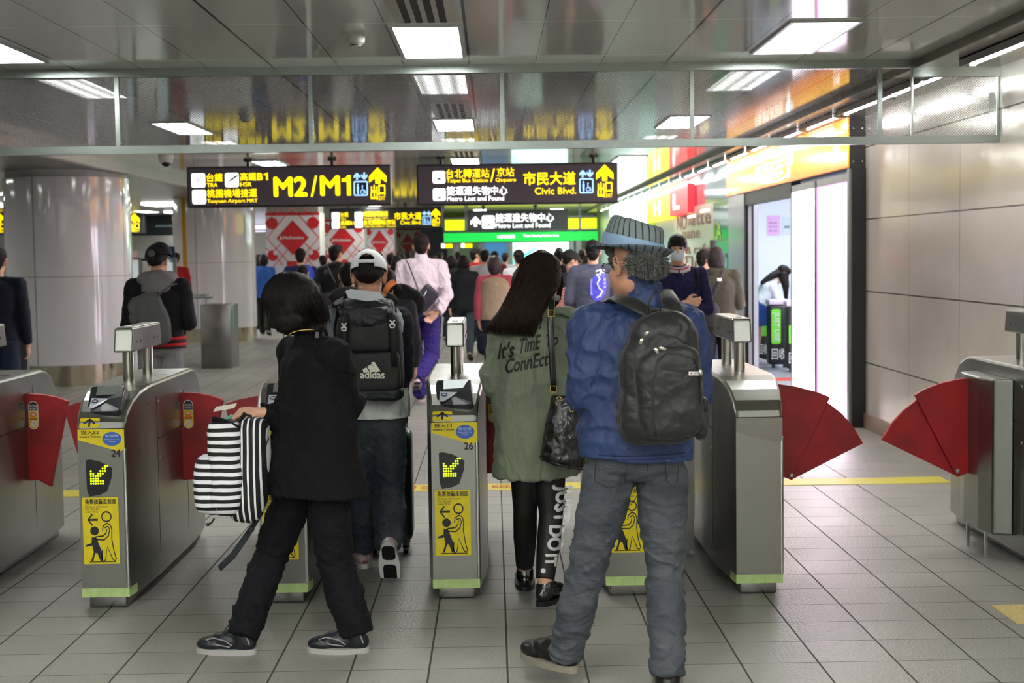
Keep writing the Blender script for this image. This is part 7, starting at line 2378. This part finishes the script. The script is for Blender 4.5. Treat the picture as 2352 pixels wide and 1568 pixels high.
mm = MB(); put_text(mm, 'champion', (1591, -860, 1610, -855), lambda x, y: wj(x, -y, db-.4), 0, 0); poly(mm, circ(1587, -857.5, 2, 8), lambda x, y: wj(x, -y, db-.4), 1)
me = mm.mesh('label_print', [M_INK, M_PR]); conform(me, bvp, (wj(1597, 857, db)-V((0, 0, CAMH))).normalized(), .0065, .02, .3); link('label_print', me, bp, True)
def wide_strap(pts, rs, name, parent=bp, base=c, m_=None):
    mm = MB(); mm.tube([V(p)-base for p in pts], rs, 12, flat=.22, up=(0, -.5, .8)); return mm.build(name, m_ or M_NYL, parent)
mm = MB(); mm.tube([wj(x, y, d+dy)-c for x, y, dy in ((1388, 694, .07), (1412, 682, -.05), (1448, 694, -.145), (1480, 712, -.165), (1505, 735, -.17))], [.020, .026, .030, .028, .022], 12, flat=.25, up=(0, -.7, .7)); mm.build('shoulder_strap', M_NYL, bp)
mm = MB(); mm.tube([wj(x, y, d+dy)-c for x, y, dy in ((1530, 668, .02), (1540, 690, -.10), (1548, 712, -.16), (1550, 738, -.18))], [.026, .032, .034, .034], 12, flat=.3, up=(0, -1, .2)); mm.build('shoulder_strap', M_NYL, bp)
mm = MB(); mm.tube([wj(x, y, db+.03)-c for x, y in ((1488, 724), (1492, 690), (1503, 668), (1514, 668), (1518, 690), (1516, 722))], .010, 10, flat=.35, up=(1, 0, 0)); mm.build('grab_handle', M_NYL, bp)
ptube(((1622, 918), (1620, 930), (1618, 945)), .008, 'side_strap', M_STRAP, dy=-.07, parent=bp, base=c, dd=db)
# ================================================================== THE OTHER PEOPLE IN THE HALL
def C_(n, c, **k): return cloth(n, c, 0.8, 0.4, 10, **k)
M_NAVYC = C_('crowd_navy', (24, 28, 46)); M_BLKC = C_('crowd_black', (20, 20, 24)); M_GRYC = C_('crowd_grey', (120, 120, 126)); M_REDC = C_('crowd_red', (170, 30, 34))
M_DENC = C_('crowd_denim', (38, 48, 70)); M_OLIVE = C_('crowd_olive', (44, 43, 28)); M_BEIGE = C_('crowd_beige', (176, 156, 130)); M_PINKC = C_('crowd_pink', (200, 84, 104))
M_SHB = mat('crowd_shoe', (30, 28, 30), rough=0.5); M_SOLEC = mat('crowd_sole', (150, 146, 140), rough=0.6)
CS = dict(m=M_SHB, sole=M_SOLEC, coarse=True)
def head_at(px, top_py, d, H):
    """x on the floor so that the head of a figure of height H at distance d shows at px"""
    return P(px, top_py, d).x
def crowd(lab, px, d, H, top, bottom, hair, yaw=0.0, stride=.10, lead='L', arms='hang', vox=.011, girth=1.0, skin=None, hfwd=None, hup=None, lean=0.0, ov=None, **kw):
    x = P(px, 590, d).x
    j = auto_joints(x, d, H, yaw, stride, lead, lean, arms)
    if ov: j.update(ov)
    tp = dict(m=M_BLKC, disp=[(0.010, 0.06), (0.02, 0.2)]); tp.update(top)
    bt = dict(m=M_DENC, disp=[(0.010, 0.06)]); bt.update(bottom)
    t = build_person(lab, j, H, skin=skin, vox=vox, top=tp, bottom=bt, shoes=kw.pop('shoes', CS), hair=hair, girth=girth, hfwd=hfwd or j['f'], hup=hup, **kw)
    return t, j
SH = dict(style='short'); LG = dict(style='long', len=.22, m=M_HAIRB); BB = dict(style='bob')

# young man in the black cap and varsity jacket
def hood(mb, j, k): pass
keep = []
j = auto_joints(P(362, 600, 11.2).x, 11.2, 1.70, 0.05, 0.02, 'L', 0.0, 'front')
wV = build_person('person in a black cap and black varsity jacket with grey hood and grey bag', j, 1.70, vox=.008, hfwd=(0.28, 1, -.1), skin=M_SKIN,
    top=dict(m=C_('varsity_black', (20, 18, 24)), inf=.03, hem=.03, hemx=.165, keep=keep, elb=.064, sh=.076, name='varsity_jacket'),
    bottom=dict(m=C_('sweat_grey', (140, 136, 140)), cuff=.07, knee=.075), shoes=CS, hair=dict(style='capped'))
l = root_loc(wV)
cap_hat(wV, j['hed'] + V((0, 0, .01)), (-0.75, .66, -.05), (0, 0, 1), 1.06, mat('cap_black', (16, 16, 20), rough=.8), strap=False)
mb = MB(); nk = j['nek']; R = RM(V((1, 0, 0)), V((0, 1, 0)), UP)
mb.ell(nk + V((0, -.045, .0)), (.155, .09, .07), R, 24, 14); mb.ell(nk + V((0, -.085, -.07)), (.12, .06, .10), R, 24, 14); mb.ell(nk + V((-.1, .0, .0)), (.06, .08, .06), R); mb.ell(nk + V((.1, .0, .0)), (.06, .08, .06), R)
blob('hood', mb, C_('hood_grey', (134, 128, 132)), .008, 3, .5, [(.02, .06)], wV)
pe = j['pel']
for z0, z1, mm_ in ((.045, .07, 'r'), (.02, .045, 'k'), (-.005, .02, 'r'), (-.02, -.005, 'k')):
    m = MB(); m.loft([(pe + UP*(z0+.015) - l, V((1, 0, 0)), V((0, 1, 0)), .204, .160), (pe + UP*(z1+.015) - l, V((1, 0, 0)), V((0, 1, 0)), .205, .161)], 36)
    m.build('rib_band', mat('rib_red', (196, 26, 40), rough=.8) if mm_ == 'r' else mat('rib_black', (20, 18, 24), rough=.8), wV)
m = MB(); r2, f2, u2 = frame_of((0.28, 1, 0), UP)
q = lambda a, b: j['hed'] - l + V(((a-.022), -.118, .065 + b)) 
stroke(m, circ(0, 0, .022, 20), .005, q, closed=True); stroke(m, [(-.012, -.008), (0, .01), (.012, 0)], .006, q); stroke(m, [(-.006, -.014), (.010, -.010)], .005, q)
m.build('cap_badge', mat('badge_grey', (150, 150, 156), rough=.6), wV)
t = thing('grey_drawstring_backpack', 'slouchy grey backpack on the back of the person in the varsity jacket', 'backpack', tuple(wj(345, 730, 11.0)))
c = root_loc(t); S_ = 3267/10.97
mb = MB()
for (px, py, w, h, dp, e) in ((352, 735, 72, 95, .18, .8), (362, 760, 60, 70, .16, .8), (335, 705, 80, 62, .14, .75), (325, 725, 60, 30, .12, .7)):
    mb.ell(wj(px, py, 10.98), (w/2/S_, dp/2, h/2/S_), Euler((0, -.35, 0)).to_matrix(), 24, 14, e1=e, e2=e)
blob('bag_body', mb, C_('bag_grey', (92, 92, 94)), .009, 3, .5, [(.02, .07)], t)
m = MB(); m.tube([wj(x, y, 11.0+dy)-c for x, y, dy in ((352, 692, -.05), (370, 672, -.04), (392, 655, -.0), (404, 652, .06))], .014, 8, flat=.4); m.build('strap', C_('bag_grey', (0, 0, 0)), t)

# person cut by the left edge
crowd('person in dark clothes and cap standing at the left picture edge', -8, 12.6, 1.72, dict(m=M_NAVYC), {}, dict(style='short'), stride=.02)

# pink shirt, purple trousers
keep = []
pinkm = cloth('pale_pink_shirt', (232, 214, 226), .7, .6, 7, .1)
x = P(968, 590, 15.3).x
j = auto_joints(x, 15.3, 1.83, 0.05, .10, 'L', 0.0, 'hang')
j['elR'] = j['shR'] + V((.075, -.06, -.31)); j['wrR'] = wj(1003, 718, 15.12); 
j['elL'] = j['shL'] + V((-.06, -.03, -.30)); j['wrL'] = j['shL'] + V((-.02, .18, -.45))
j['anR'] = wj(957, 866, 15.0); j['toeR'] = wj(955, 888, 15.15); j['anL'] = V((P(966, 900, 15.6).x+.0, 15.45, .09)); j['toeL'] = j['anL'] + V((.0, .19, -.07))
wP = build_person('tall person in pale pink shirt and purple trousers with dark shoulder bag', j, 1.83, vox=.007, hfwd=(0, 1, -.05),
    hands={'R': dict(d=(-.7, -.1, -.6), pn=(0, -1, 0), thumb=(-.5, 0, .6), curl=.5, s=1.05)},
    top=dict(m=pinkm, fold=.014, inf=.022, hem=-.02, sh=.074, elb=.062, wri=.048, collar=.03, disp=[(.014, .06), (.028, .17)], name='shirt'),
    bottom=dict(fold=.012, m=cloth('purple_trousers', (52, 36, 120), .7, .5, 7, .15), knee=.078, cuff=.07), shoes=dict(m=mat('navy_sneaker', (24, 24, 60), rough=.5), sole=mat('sole_redwhite', (220, 190, 190), rough=.5), coarse=True), hair=SH)
db = 15.05
t = thing('shoulder_bag', 'dark purple shoulder bag slung across the pale pink shirt', 'handbag', tuple(wj(975, 690, db)))
c = root_loc(t)
m = MB(); RR = Matrix.Rotation(.72, 4, 'Y'); m.box((-.095, -.06, -.13), (.095, .06, .13), 0, .03, M=Matrix.Translation(wj(978, 684, db)-c) @ RR); m.build('bag_body', mat('bag_purple_black', (44, 40, 56), rough=.45), t)
m = MB(); m.tube([wj(x, y, db+dy)-c for x, y, dy in ((932, 596, .15), (938, 606, .02), (948, 632, -.02), (957, 655, -.04), (960, 668, -.03))], .018, 8, flat=.3); m.build('strap', mat('strap_brown', (40, 30, 30), rough=.5), t)
m = MB(); m.tube([wj(968, 695, db-.09)-c, wj(980, 666, db-.09)-c], .004, 6); m.build('zip', M_CHROME, t)

# grey hood and dark bag glimpsed at both sides of the white cap
mb = MB()
t_, j = crowd('person in a dark grey hooded jacket partly hidden behind the white cap', 798, 11.4, 1.55, dict(m=C_('hood_jacket', (74, 66, 74)), hood=True, inf=.03), {}, SH, stride=.03, vox=.01)
t_, j = crowd('person in a charcoal jacket with an orange shoulder stripe beside the white cap', 888, 10.8, 1.50, dict(m=C_('charcoal', (44, 42, 50)), inf=.04), dict(m=M_BLKC), SH, stride=.05, vox=.01, girth=1.05)
c = root_loc(t_)
m = MB(); m.tube([wj(x, y, 10.62+dy)-c for x, y, dy in ((884, 672, .02), (893, 655, -.02), (906, 646, 0))], .028, 8, flat=.4); m.build('orange_stripe', mat('safety_orange', (250, 140, 70), rough=.4), t_)
t = thing('black_bag', 'rounded black bag carried at the side of the charcoal jacket', 'bag', tuple(wj(935, 700, 10.95)))
c = root_loc(t); mb = MB(); mb.ell(wj(935, 690, 10.9), (.15, .10, .11), Euler((0, .5, 0)).to_matrix(), 24, 14, e1=.8, e2=.8); mb.ell(wj(950, 708, 10.95), (.08, .09, .09)); mb.cap(wj(908, 660, 10.8), wj(930, 680, 10.9), .03, .05)
blob('bag_body', mb, M_BLKC, .01, 3, .5, [(.02, .08)], t)

# left group
t_, j = crowd('person in black jacket with backpack straps before the second patterned pillar', 772, 18.3, 1.75, dict(m=C_('black_anorak', (28, 28, 34)), inf=.035, hood=True), dict(m=M_BLKC), SH, hfwd=(.6, .8, 0), stride=.06)
c = root_loc(t_); m = MB()
for pts in (((752, 610), (760, 628), (770, 648)), ((795, 615), (786, 640), (780, 660))): m.tube([wj(x, y, 18.05)-c for x, y in pts], .010, 6, flat=.5)
m.build('pale_strap', M_GRYC, t_)
t_, j = crowd('person in a navy jacket with bright blue back before the first patterned pillar', 690, 21.0, 1.72, dict(m=C_('royal_navy', (24, 40, 90)), inf=.035), dict(m=M_NAVYC), SH, stride=.06)
c = root_loc(t_); m = MB(); m.ell(wj(706, 632, 20.86)-c, (.10, .04, .16), None, 16, 10); m.build('blue_panel', mat('royal_blue', (30, 70, 190), rough=.6), t_)
crowd('shorter dark haired person before the navy jacket', 694, 17.5, 1.50, dict(m=M_NAVYC), {}, SH, stride=.04)
crowd('person in dark red walking beyond the second white column', 594, 31, 1.66, dict(m=C_('dark_red', (90, 30, 40))), dict(m=M_BLKC), dict(style='long', len=.2), vox=.014)
crowd('person in a blue coat walking beyond the second white column', 605, 29, 1.66, dict(m=C_('blue_coat', (50, 100, 180)), hem=-.3), dict(m=M_BLKC), BB, vox=.014)
crowd('person in red standing behind the glass booth between the columns', 403, 25.9, 1.70, dict(m=M_REDC), dict(m=M_BLKC), SH, vox=.014, stride=.02)
# middle group
grp = [
 ('person in a black top seen small left of the pink shirt', 897, 24, 1.64, M_BLKC, SH), ('person with short dark hair just left of the pink shirt', 912, 20, 1.60, M_NAVYC, BB),
 ('person with bob hair deep in the crowd left of the pink shirt', 922, 28, 1.62, C_('maroon', (70, 30, 40)), BB), ('tiny person in olive far away right of the pink shirt', 1010, 36, 1.68, C_('dk_olive', (46, 48, 40)), SH),
 ('tiny person far away above the black hooded coat', 1052, 33, 1.66, M_NAVYC, SH), ('person with brown hair behind the black hooded coat', 1036, 26, 1.58, C_('dk_green', (40, 50, 44)), BB),
 ('person in pale grey beside the red jacket', 1113, 22.6, 1.68, C_('pale_grey', (190, 192, 196)), SH), ('person in white and red partly behind the long hair', 1192, 20, 1.66, C_('off_white', (206, 208, 212)), SH),
 ('bald person far away above the long haired woman', 1284, 27, 1.72, C_('mid_grey', (110, 110, 116)), dict(style='capped')), ('person with dark hair just behind the long haired woman', 1283, 23, 1.66, M_BLKC, SH),
 ('person in a dark top far behind the purple print shirt', 1340, 24, 1.66, M_BLKC, SH), ('person with dark hair close behind the purple print shirt', 1352, 20, 1.60, M_NAVYC, BB),
 ('person in black in the thick of the crowd below the band', 994, 27, 1.58, M_BLKC, BB), ('person with short hair in the crowd left of the tall pink shirt', 936, 32, 1.66, M_GRYC, SH),
 ('small distant person in a pale top under the tiny lit signs', 1160, 30, 1.62, C_('distant_pale', (170, 170, 176)), SH), ('distant person in dark red beside the blue poster', 1136, 27.5, 1.66, C_('brick', (120, 36, 40)), SH),
 ('person in blue jeans far left of the black anorak', 742, 26, 1.62, M_NAVYC, SH), ('distant person beside the third patterned pillar', 838, 30, 1.64, M_BLKC, SH), ('distant person in grey before the last patterned pillar', 872, 33, 1.66, M_GRYC, SH),
]
for i, (lab, px, d_, H_, m_, hr_x) in enumerate(grp):
    crowd(lab, px, d_, H_, dict(m=m_), dict(m=[M_DENC, M_BLKC, M_NAVYC][i % 3]), hr_x, yaw=[0, .3, -.25][i % 3], lead='LR'[i % 2], vox=.015)
t_, j = crowd('person in a long black hooded coat walking away with brown shoes', 1064, 21.4, 1.60, dict(m=C_('black_hooded', (30, 32, 38)), inf=.035, hem=-.28, hood=True), dict(m=C_('grey_denim', (64, 74, 84)), cuff=.05), dict(style='mid'), stride=.14, lead='L', vox=.011, shoes=dict(m=mat('brown_shoe', (96, 66, 44), rough=.5), sole=M_SOLEC, coarse=True))
t_, j = crowd('person in a red jacket and glasses, face turned right, in mid crowd', 1093, 25, 1.70, dict(m=M_REDC, inf=.02), dict(m=M_BLKC), SH, hfwd=(.9, .4, 0), vox=.012)
t_, j = crowd('person in a beige sleeveless vest over a pink sweater walking away', 1136, 17.6, 1.58, dict(m=M_PINKC, inf=.008, wri=.05, elb=.06, sh=.066), dict(m=M_DENC), dict(style='bob', m=mat('purple_black_hair', (46, 30, 40), rough=.5, bump=.5, bscale=60)), stride=.08, vox=.009, girth=1.1)
mb = MB(); mb.loft(spine_rings(j, [(-.15, .205, .165, 0), (.2, .205, .16, 0), (.7, .21, .16, 0), (1.1, .20, .15, 0), (1.5, .18, .135, 0), (1.72, .14, .105, 0), (1.9, .075, .07, 0)]), 30)
blob('vest', mb, M_BEIGE, .009, 3, .5, [(.016, .07), (.02, .2)], t_)
t = thing('bag', 'mustard and dark blue bag hanging right of the pink sleeve', 'bag', tuple(P(1116, 760, 17.5)))
mb = MB(); mb.ell(P(1118, 790, 17.5), (.12, .08, .14), None, 18, 12, e1=.7, e2=.7); blob('bag_body', mb, M_NAVYC, .012, 3, .5, None, t)
# black cap with the striped bag
t_, j = crowd('person in a black cap and dark jacket turned right, behind the long haired woman', 1312, 15.6, 1.62, dict(m=C_('slate', (40, 44, 54)), inf=.03), dict(m=M_BLKC), dict(style='capped'), hfwd=(.9, .3, -.15), vox=.009, stride=.02)
cap_hat(t_, j['hed'], (.9, .3, -.15), UP, .98, mat('cap_black', (0, 0, 0)), strap=False)
def woven():
    m_ = mat('woven_stripe', (150, 60, 90), rough=.8); g = NB(m_); tc = g.n('ShaderNodeTexCoord'); w_ = g.n('ShaderNodeTexWave'); w_.inputs['Scale'].default_value = 12; w_.bands_direction = 'Z'; w_.inputs['Distortion'].default_value = 1.5
    mp = g.n('ShaderNodeMapping'); mp.inputs['Rotation'].default_value = (0, .5, 0); g.l(tc.outputs['Object'], mp.inputs[0]); g.l(mp.outputs[0], w_.inputs[0])
    r_ = g.n('ShaderNodeValToRGB'); r_.color_ramp.elements[0].color = lin((190, 60, 120)); r_.color_ramp.elements[1].color = lin((210, 180, 60))
    for p_, cc in ((.25, (70, 60, 100)), (.5, (220, 90, 110)), (.75, (60, 120, 130))):
        e = r_.color_ramp.elements.new(p_); e.color = lin(cc)
    g.l(w_.outputs['Fac'], r_.inputs[0]); g.l(r_.outputs[0], g.b.inputs['Base Color']); return m_
t = thing('woven_bag', 'colourful striped woven bag right of the long dark hair', 'bag', tuple(P(1298, 682, 15.42)))
m = MB(); m.box((-.14, -.05, -.13), (.15, .05, .10), 0, .03, M=Matrix.Rotation(-.35, 4, 'Y')); m.build('bag_body', woven(), t)
# purple print shirt
keep = []
t_, j = crowd('person in a slate shirt with purple and white printed lettering on the back', 1362, 14.6, 1.73, dict(m=C_('slate_shirt', (84, 86, 106)), inf=.03, keep=keep, sh=.074, elb=.066), dict(m=C_('camo_green', (50, 62, 40))), SH, yaw=-.12, vox=.008, stride=.02, arms='front')
bv = bvh_of(keep[0]); mm = MB(); F = lambda x, y: wj(x, -y, 14.1)
poly(mm, [(1352, -660), (1358, -640), (1372, -626), (1388, -622), (1394, -650), (1392, -672), (1380, -690), (1366, -692), (1356, -680)], F)
me = mm.mesh('purple_print', mat('print_purple', (84, 84, 220), rough=.5)); conform(me, bv, (wj(1372, 660, 14.1)-V((0, 0, CAMH))).normalized(), .006, .03, .5); link('purple_print', me, t_, True)
mm = MB()
stroke(mm, [(1368, -622), (1380, -618), (1378, -630), (1370, -628), (1378, -640), (1372, -650), (1376, -662), (1384, -668), (1378, -680), (1370, -684)], 4, F); stroke(mm, circ(1385, -621, 4, 10), 2.5, F, closed=True)
put_text(mm, '祭 大 漁', (1386, -662, 1392, -638), F, 0, .02, rot=-90); put_text(mm, 'festival', (1356, -676, 1361, -640), F, 0, .01, rot=-90)
me = mm.mesh('white_print', mat('print_white', (232, 232, 240), rough=.5)); conform(me, bv, (wj(1372, 660, 14.1)-V((0, 0, CAMH))).normalized(), .012, .03, .5); link('white_print', me, t_, True)

# masked person with folded arms, facing the camera
keep = []
d = 11.7
t_, j = crowd('person in a white face mask and navy jumper with arms folded, facing the gates', 1556, d, 1.74, dict(m=cloth('navy_jumper', (30, 28, 66), .85, .8, 9, .1), inf=.022, sh=.066, elb=.058, wri=.04, keep=keep, name='jumper'), dict(m=M_NAVYC), SH, yaw=math.pi, arms='crossed', stride=0.0, vox=.0065, face=True, hfwd=(-.12, -1, 0), hup=UP,
    hands={'L': dict(d=(-1, -.1, .1), pn=(0, 1, 0), thumb=UP, curl=.5), 'R': dict(d=(1, 0, .1), pn=(0, 1, 0), thumb=UP, curl=.5)})
l = root_loc(t_)
eyes(t_, j['hed'], (-.12, -1, 0), UP, 1.02)
r_, f_, u_ = frame_of((-.12, -1, 0), UP); hc = j['hed']
mb = MB(); mb.ell(hc + f_*.060 - u_*.045, (.060, .050, .050), RM(r_, f_, u_), 24, 14, e1=.8, e2=.9); blob('face_mask', mb, mat('mask_white', (214, 228, 238), rough=.6, bump=.5, bscale=40), .005, 2, .5, None, t_)
m = MB()
for q in (-1, 1):
    m.tube([hc - l + r_*(q*.034 + .024*math.cos(a)) + f_*.094 + u_*(.004+.018*math.sin(a)) for a in [2*math.pi*k/16 for k in range(16)]], .0016, 6, closed=True); m.tube([hc - l + r_*q*.058 + f_*.09 + u_*.006, hc - l + r_*q*.078 + u_*.006], .0016, 6)
m.build('glasses_frame', mat('rose_wire', (190, 130, 130), rough=.3, metal=.5), t_)
m = MB(); nk = j['nek']
for zz, rr, mi in ((.022, .076, 0), (.012, .084, 1), (.0, .092, 0), (-.010, .098, 0)):
    pts = [nk - l + V((rr*math.cos(a)*1.05, rr*math.sin(a)*.95 - .01, zz - .035*max(0, -math.sin(a)))) for a in [2*math.pi*k/28 for k in range(28)]]
    m.tube(pts, .008, 8, mi, closed=True)
m.build('striped_collar', [mat('collar_white', (226, 222, 226)), mat('collar_rose', (180, 60, 90), rough=.7)], t_)
m = MB(); m.tube([nk - l + V((-.0, -.105, -.02)), nk - l + V((0, -.135, -.09))], .006, 6); m.build('placket', mat('placket_navy', (20, 18, 46), rough=.7), t_)
bv = bvh_of(keep[0]); mm = MB(); put_text(mm, 'F', (1568, -632, 1575, -618), lambda x, y: wj(x, -y, 11.2), 0, .03); me = mm.mesh('crest', mat('crest_pink', (226, 170, 190), rough=.6)); conform(me, bv, (wj(1571, 625, 11.2)-V((0, 0, CAMH))).normalized(), .004, .02, .5); link('crest', me, t_, True)
m = MB(); m.tube([nk - l + V((.15, .02, .0)), nk - l + V((.155, -.10, -.06)), nk - l + V((.15, -.135, -.18))], .014, 8, flat=.3, up=(0, -1, 0)); m.build('rucksack_strap', M_BLKC, t_)

# olive parka, companion, raised phone
keep = []
t_, j = crowd('person in an olive hooded parka with a black crossbody bag', 1646, 14.6, 1.64, dict(m=M_OLIVE, inf=.045, hem=-.35, hood=True, sh=.082, elb=.07, wri=.055, keep=keep, name='parka'), dict(m=M_BLKC), BB, vox=.008, stride=.02, arms='front', hfwd=(.1, 1, -.2))
c = root_loc(t_)
t = thing('crossbody_bag', 'black crossbody bag hanging on the olive parka', 'handbag', tuple(wj(1622, 710, 14.38)))
c = root_loc(t); m = MB(); m.ell((0, 0.02, -.05), (.14, .09, .13), None, 20, 12, e1=.7, e2=.7); m.build('bag_body', M_BLKC, t)
m = MB(); m.tube([wj(x, y, 14.32+dy)-c for x, y, dy in ((1661, 622, .04), (1654, 640, -.02), (1640, 670, -.06), (1626, 700, -.03))], .020, 8, flat=.3, up=(0, -1, 0)); m.build('strap', M_BLKC, t)
m = MB(); m.box(tuple(wj(1648, 645, 14.22)-c), tuple(wj(1657, 638, 14.24)-c)); m.build('strap_slider', M_WHITE, t)
t_, j = crowd('person with short dark hair half hidden behind the olive parka', 1620, 15.8, 1.62, dict(m=M_BLKC), {}, SH, vox=.009, stride=.02, hfwd=(.9, .4, 0), ov={'elR': P(1654, 625, 15.62), 'wrR': P(1640, 596, 15.5)}, hands={'R': dict(d=(0, 0, 1), pn=(0, -1, 0), thumb=(-1, 0, 0), curl=.8)})
t = thing('phone', 'dark phone held up above the olive parka', 'phone', tuple(wj(1638, 566, 15.46)))
m = MB(); m.box((-.035, -.004, -.075), (.035, .004, .07), 0, .004); m.build('body', M_BLACK, t)
m = MB(); m.cap((.0, .03, -.28), (0, .015, -.07), .03, .02); m.build('raised_fingers', M_SKIN, t) if False else None

# girl bending over the counter inside the shop
d = 19.6
x0 = PX(1745, 700, 3.75).x
g0 = lambda px, py, dd=0.0: P(px, py, d+dd)
j = {'hed': g0(1798, 628), 'nek': g0(1778, 648), 'che': g0(1762, 664), 'pel': g0(1742, 700),
     'shL': g0(1768, 652, .14), 'shR': g0(1775, 660, -.14), 'elL': g0(1792, 690, .14), 'wrL': g0(1812, 705, .10), 'elR': g0(1790, 698, -.12), 'wrR': g0(1812, 708, -.08),
     'hipL': g0(1741, 712, .08), 'hipR': g0(1741, 714, -.08), 'knL': g0(1742, 768, .08), 'knR': g0(1738, 768, -.08), 'f': V((1, .1, 0)).normalized(), 'r': V((.1, -1, 0)).normalized()}
ya = d
j['anL'] = V((g0(1736, 820, .08).x, d+.08, .085)); j['anR'] = V((g0(1738, 820, -.08).x, d-.08, .085)); j['toeL'] = j['anL'] + V((.18, 0, -.065)); j['toeR'] = j['anR'] + V((.18, 0, -.065))
wB = build_person('person with long dark hair in white top and denim skirt bending over in the shop', j, 1.6, vox=.009, hfwd=(.8, .1, -.6), hup=(.5, 0, .8),
    top=dict(m=cloth('white_top', (232, 236, 242), .7, .3), inf=.01, hem=.1, collar=.02), bottom=dict(m=cloth('denim_blue', (60, 100, 180), .8, .3), skirt=.30), shoes=dict(m=mat('white_shoe', (220, 216, 220), rough=.5), coarse=True), hair=dict(style='short'))
l = root_loc(wB)
mb = MB(); mb.loft([(g0(1806, 690, -.05), V((1, 0, 0)), V((0, 1, 0)), .02, .03), (g0(1804, 655, -.06), V((1, 0, 0)), V((0, 1, 0)), .05, .07), (g0(1796, 625), V((1, 0, 0)), V((0, 1, 0)), .09, .10)]); mb.chain([g0(1792, 624), g0(1772, 634, -.05), g0(1752, 648, -.08)], [.06, .05, .035])
blob('long_hair', mb, M_HAIR, .009, 3, .5, [(.01, .04)], wB)
t = thing('shop_counter', 'low white counter the bending person leans on', 'counter', tuple(V((PF(1795, 838).x, 20.0, 0))))
m = MB(); m.box((0, -.1, 0), (.55, .4, .86), 0, .01); m.build('cabinet', mat('counter_white', (226, 230, 240), rough=.3), t)
m = MB(); m.box((-.04, -.14, .86), (.6, .44, .89), 0, .008); m.build('worktop', M_WHITE, t)

# ================================================================== pieces of a part hang under that part
SUB = {'ticket_gate': {'screen': 'card_reader', 'card_target': 'card_reader', 'sensor_button': 'sensor_bar', 'sensor_eye': 'sensor_bar', 'led_arrow': 'led_panel', 'lock': 'housing', 'panel_gap': 'housing',
                       'warning_sticker': 'flap|upper_flap|housing', 'pivot_bolt': 'upper_flap', 'arrow': 'arrow_sticker', 'housing_foot': 'flap_housing'},
       'direction_sign': {'yellow_lettering': 'face', 'white_lettering': 'face', 'lift_pictogram': 'face', 'pictogram': 'face', 'lift_figures': 'face'},
       'person': {'brim': 'cap', 'cap_strap': 'cap', 'cap_badge': 'cap', 'glasses_lens': 'glasses_frame', 'jacket_lettering': 'jacket', 'seam': 'trousers', 'legging_lettering': 'trousers', 'hem_seam': 'jacket',
                  'rib_band': 'varsity_jacket', 'purple_print': 'jacket', 'white_print': 'jacket', 'epaulette': 'jacket', 'shoulder_yoke': 'sweatshirt', 'side_panel': 'sweatshirt', 'crest': 'jumper', 'placket': 'jumper', 'striped_collar': 'jumper', 'sneaker_trim': 'shoe'},
       'fedora': {'ribbon': 'crown'}, 'black_backpack': {'emblem': 'lower_pocket', 'label_print': 'brand_label', 'pocket_zip': 'front_pocket', 'slit_zip': 'front_pocket'},
       'striped_backpack': {'pocket_welt': 'front_pocket', 'zip_pull': 'front_pocket', 'strap_buckle': 'shoulder_strap'}, 'bucket_bag': {'eyelet': 'bag_body', 'buckle': 'strap'},
       'shop_sign_box': {'white_lettering': 'face', 'screw': 'box'}, 'shop_sign': {'lettering': 'box'}, 'notice': {'lettering': 'sheet', 'print': 'sheet'}, 'round_column': {'joint': 'shaft'},
       'recycling_bin': {'green_panel': 'body', 'lettering': 'body'}, 'square_pillar': {'red_print': 'pillar_body', 'pink_lines': 'pillar_body', 'white_lettering': 'pillar_body'}, 'ceiling_vent': {'slot': 'plate'},
       'ticket_hall_front': {'white_lettering': 'green_band'}, 'suitcase': {'rib': 'shell', 'latch': 'shell'}}
def stem_(o): return o.name.split('.')[0]
def mid_(o):
    b = o.bound_box
    return sum((V(c) for c in b), V((0, 0, 0)))/8
for root in [o for o in SC.objects if o.parent is None]:
    rule = SUB.get(stem_(root))
    if not rule: continue
    kids = list(root.children)
    for ch in kids:
        if stem_(ch) in rule:
            names = rule[stem_(ch)].split('|')
            cand = []
            for nm in names:
                cand = [q for q in kids if stem_(q) == nm and q is not ch]
                if cand: break
            if cand: ch.parent = min(cand, key=lambda q: (mid_(q)-mid_(ch)).length)
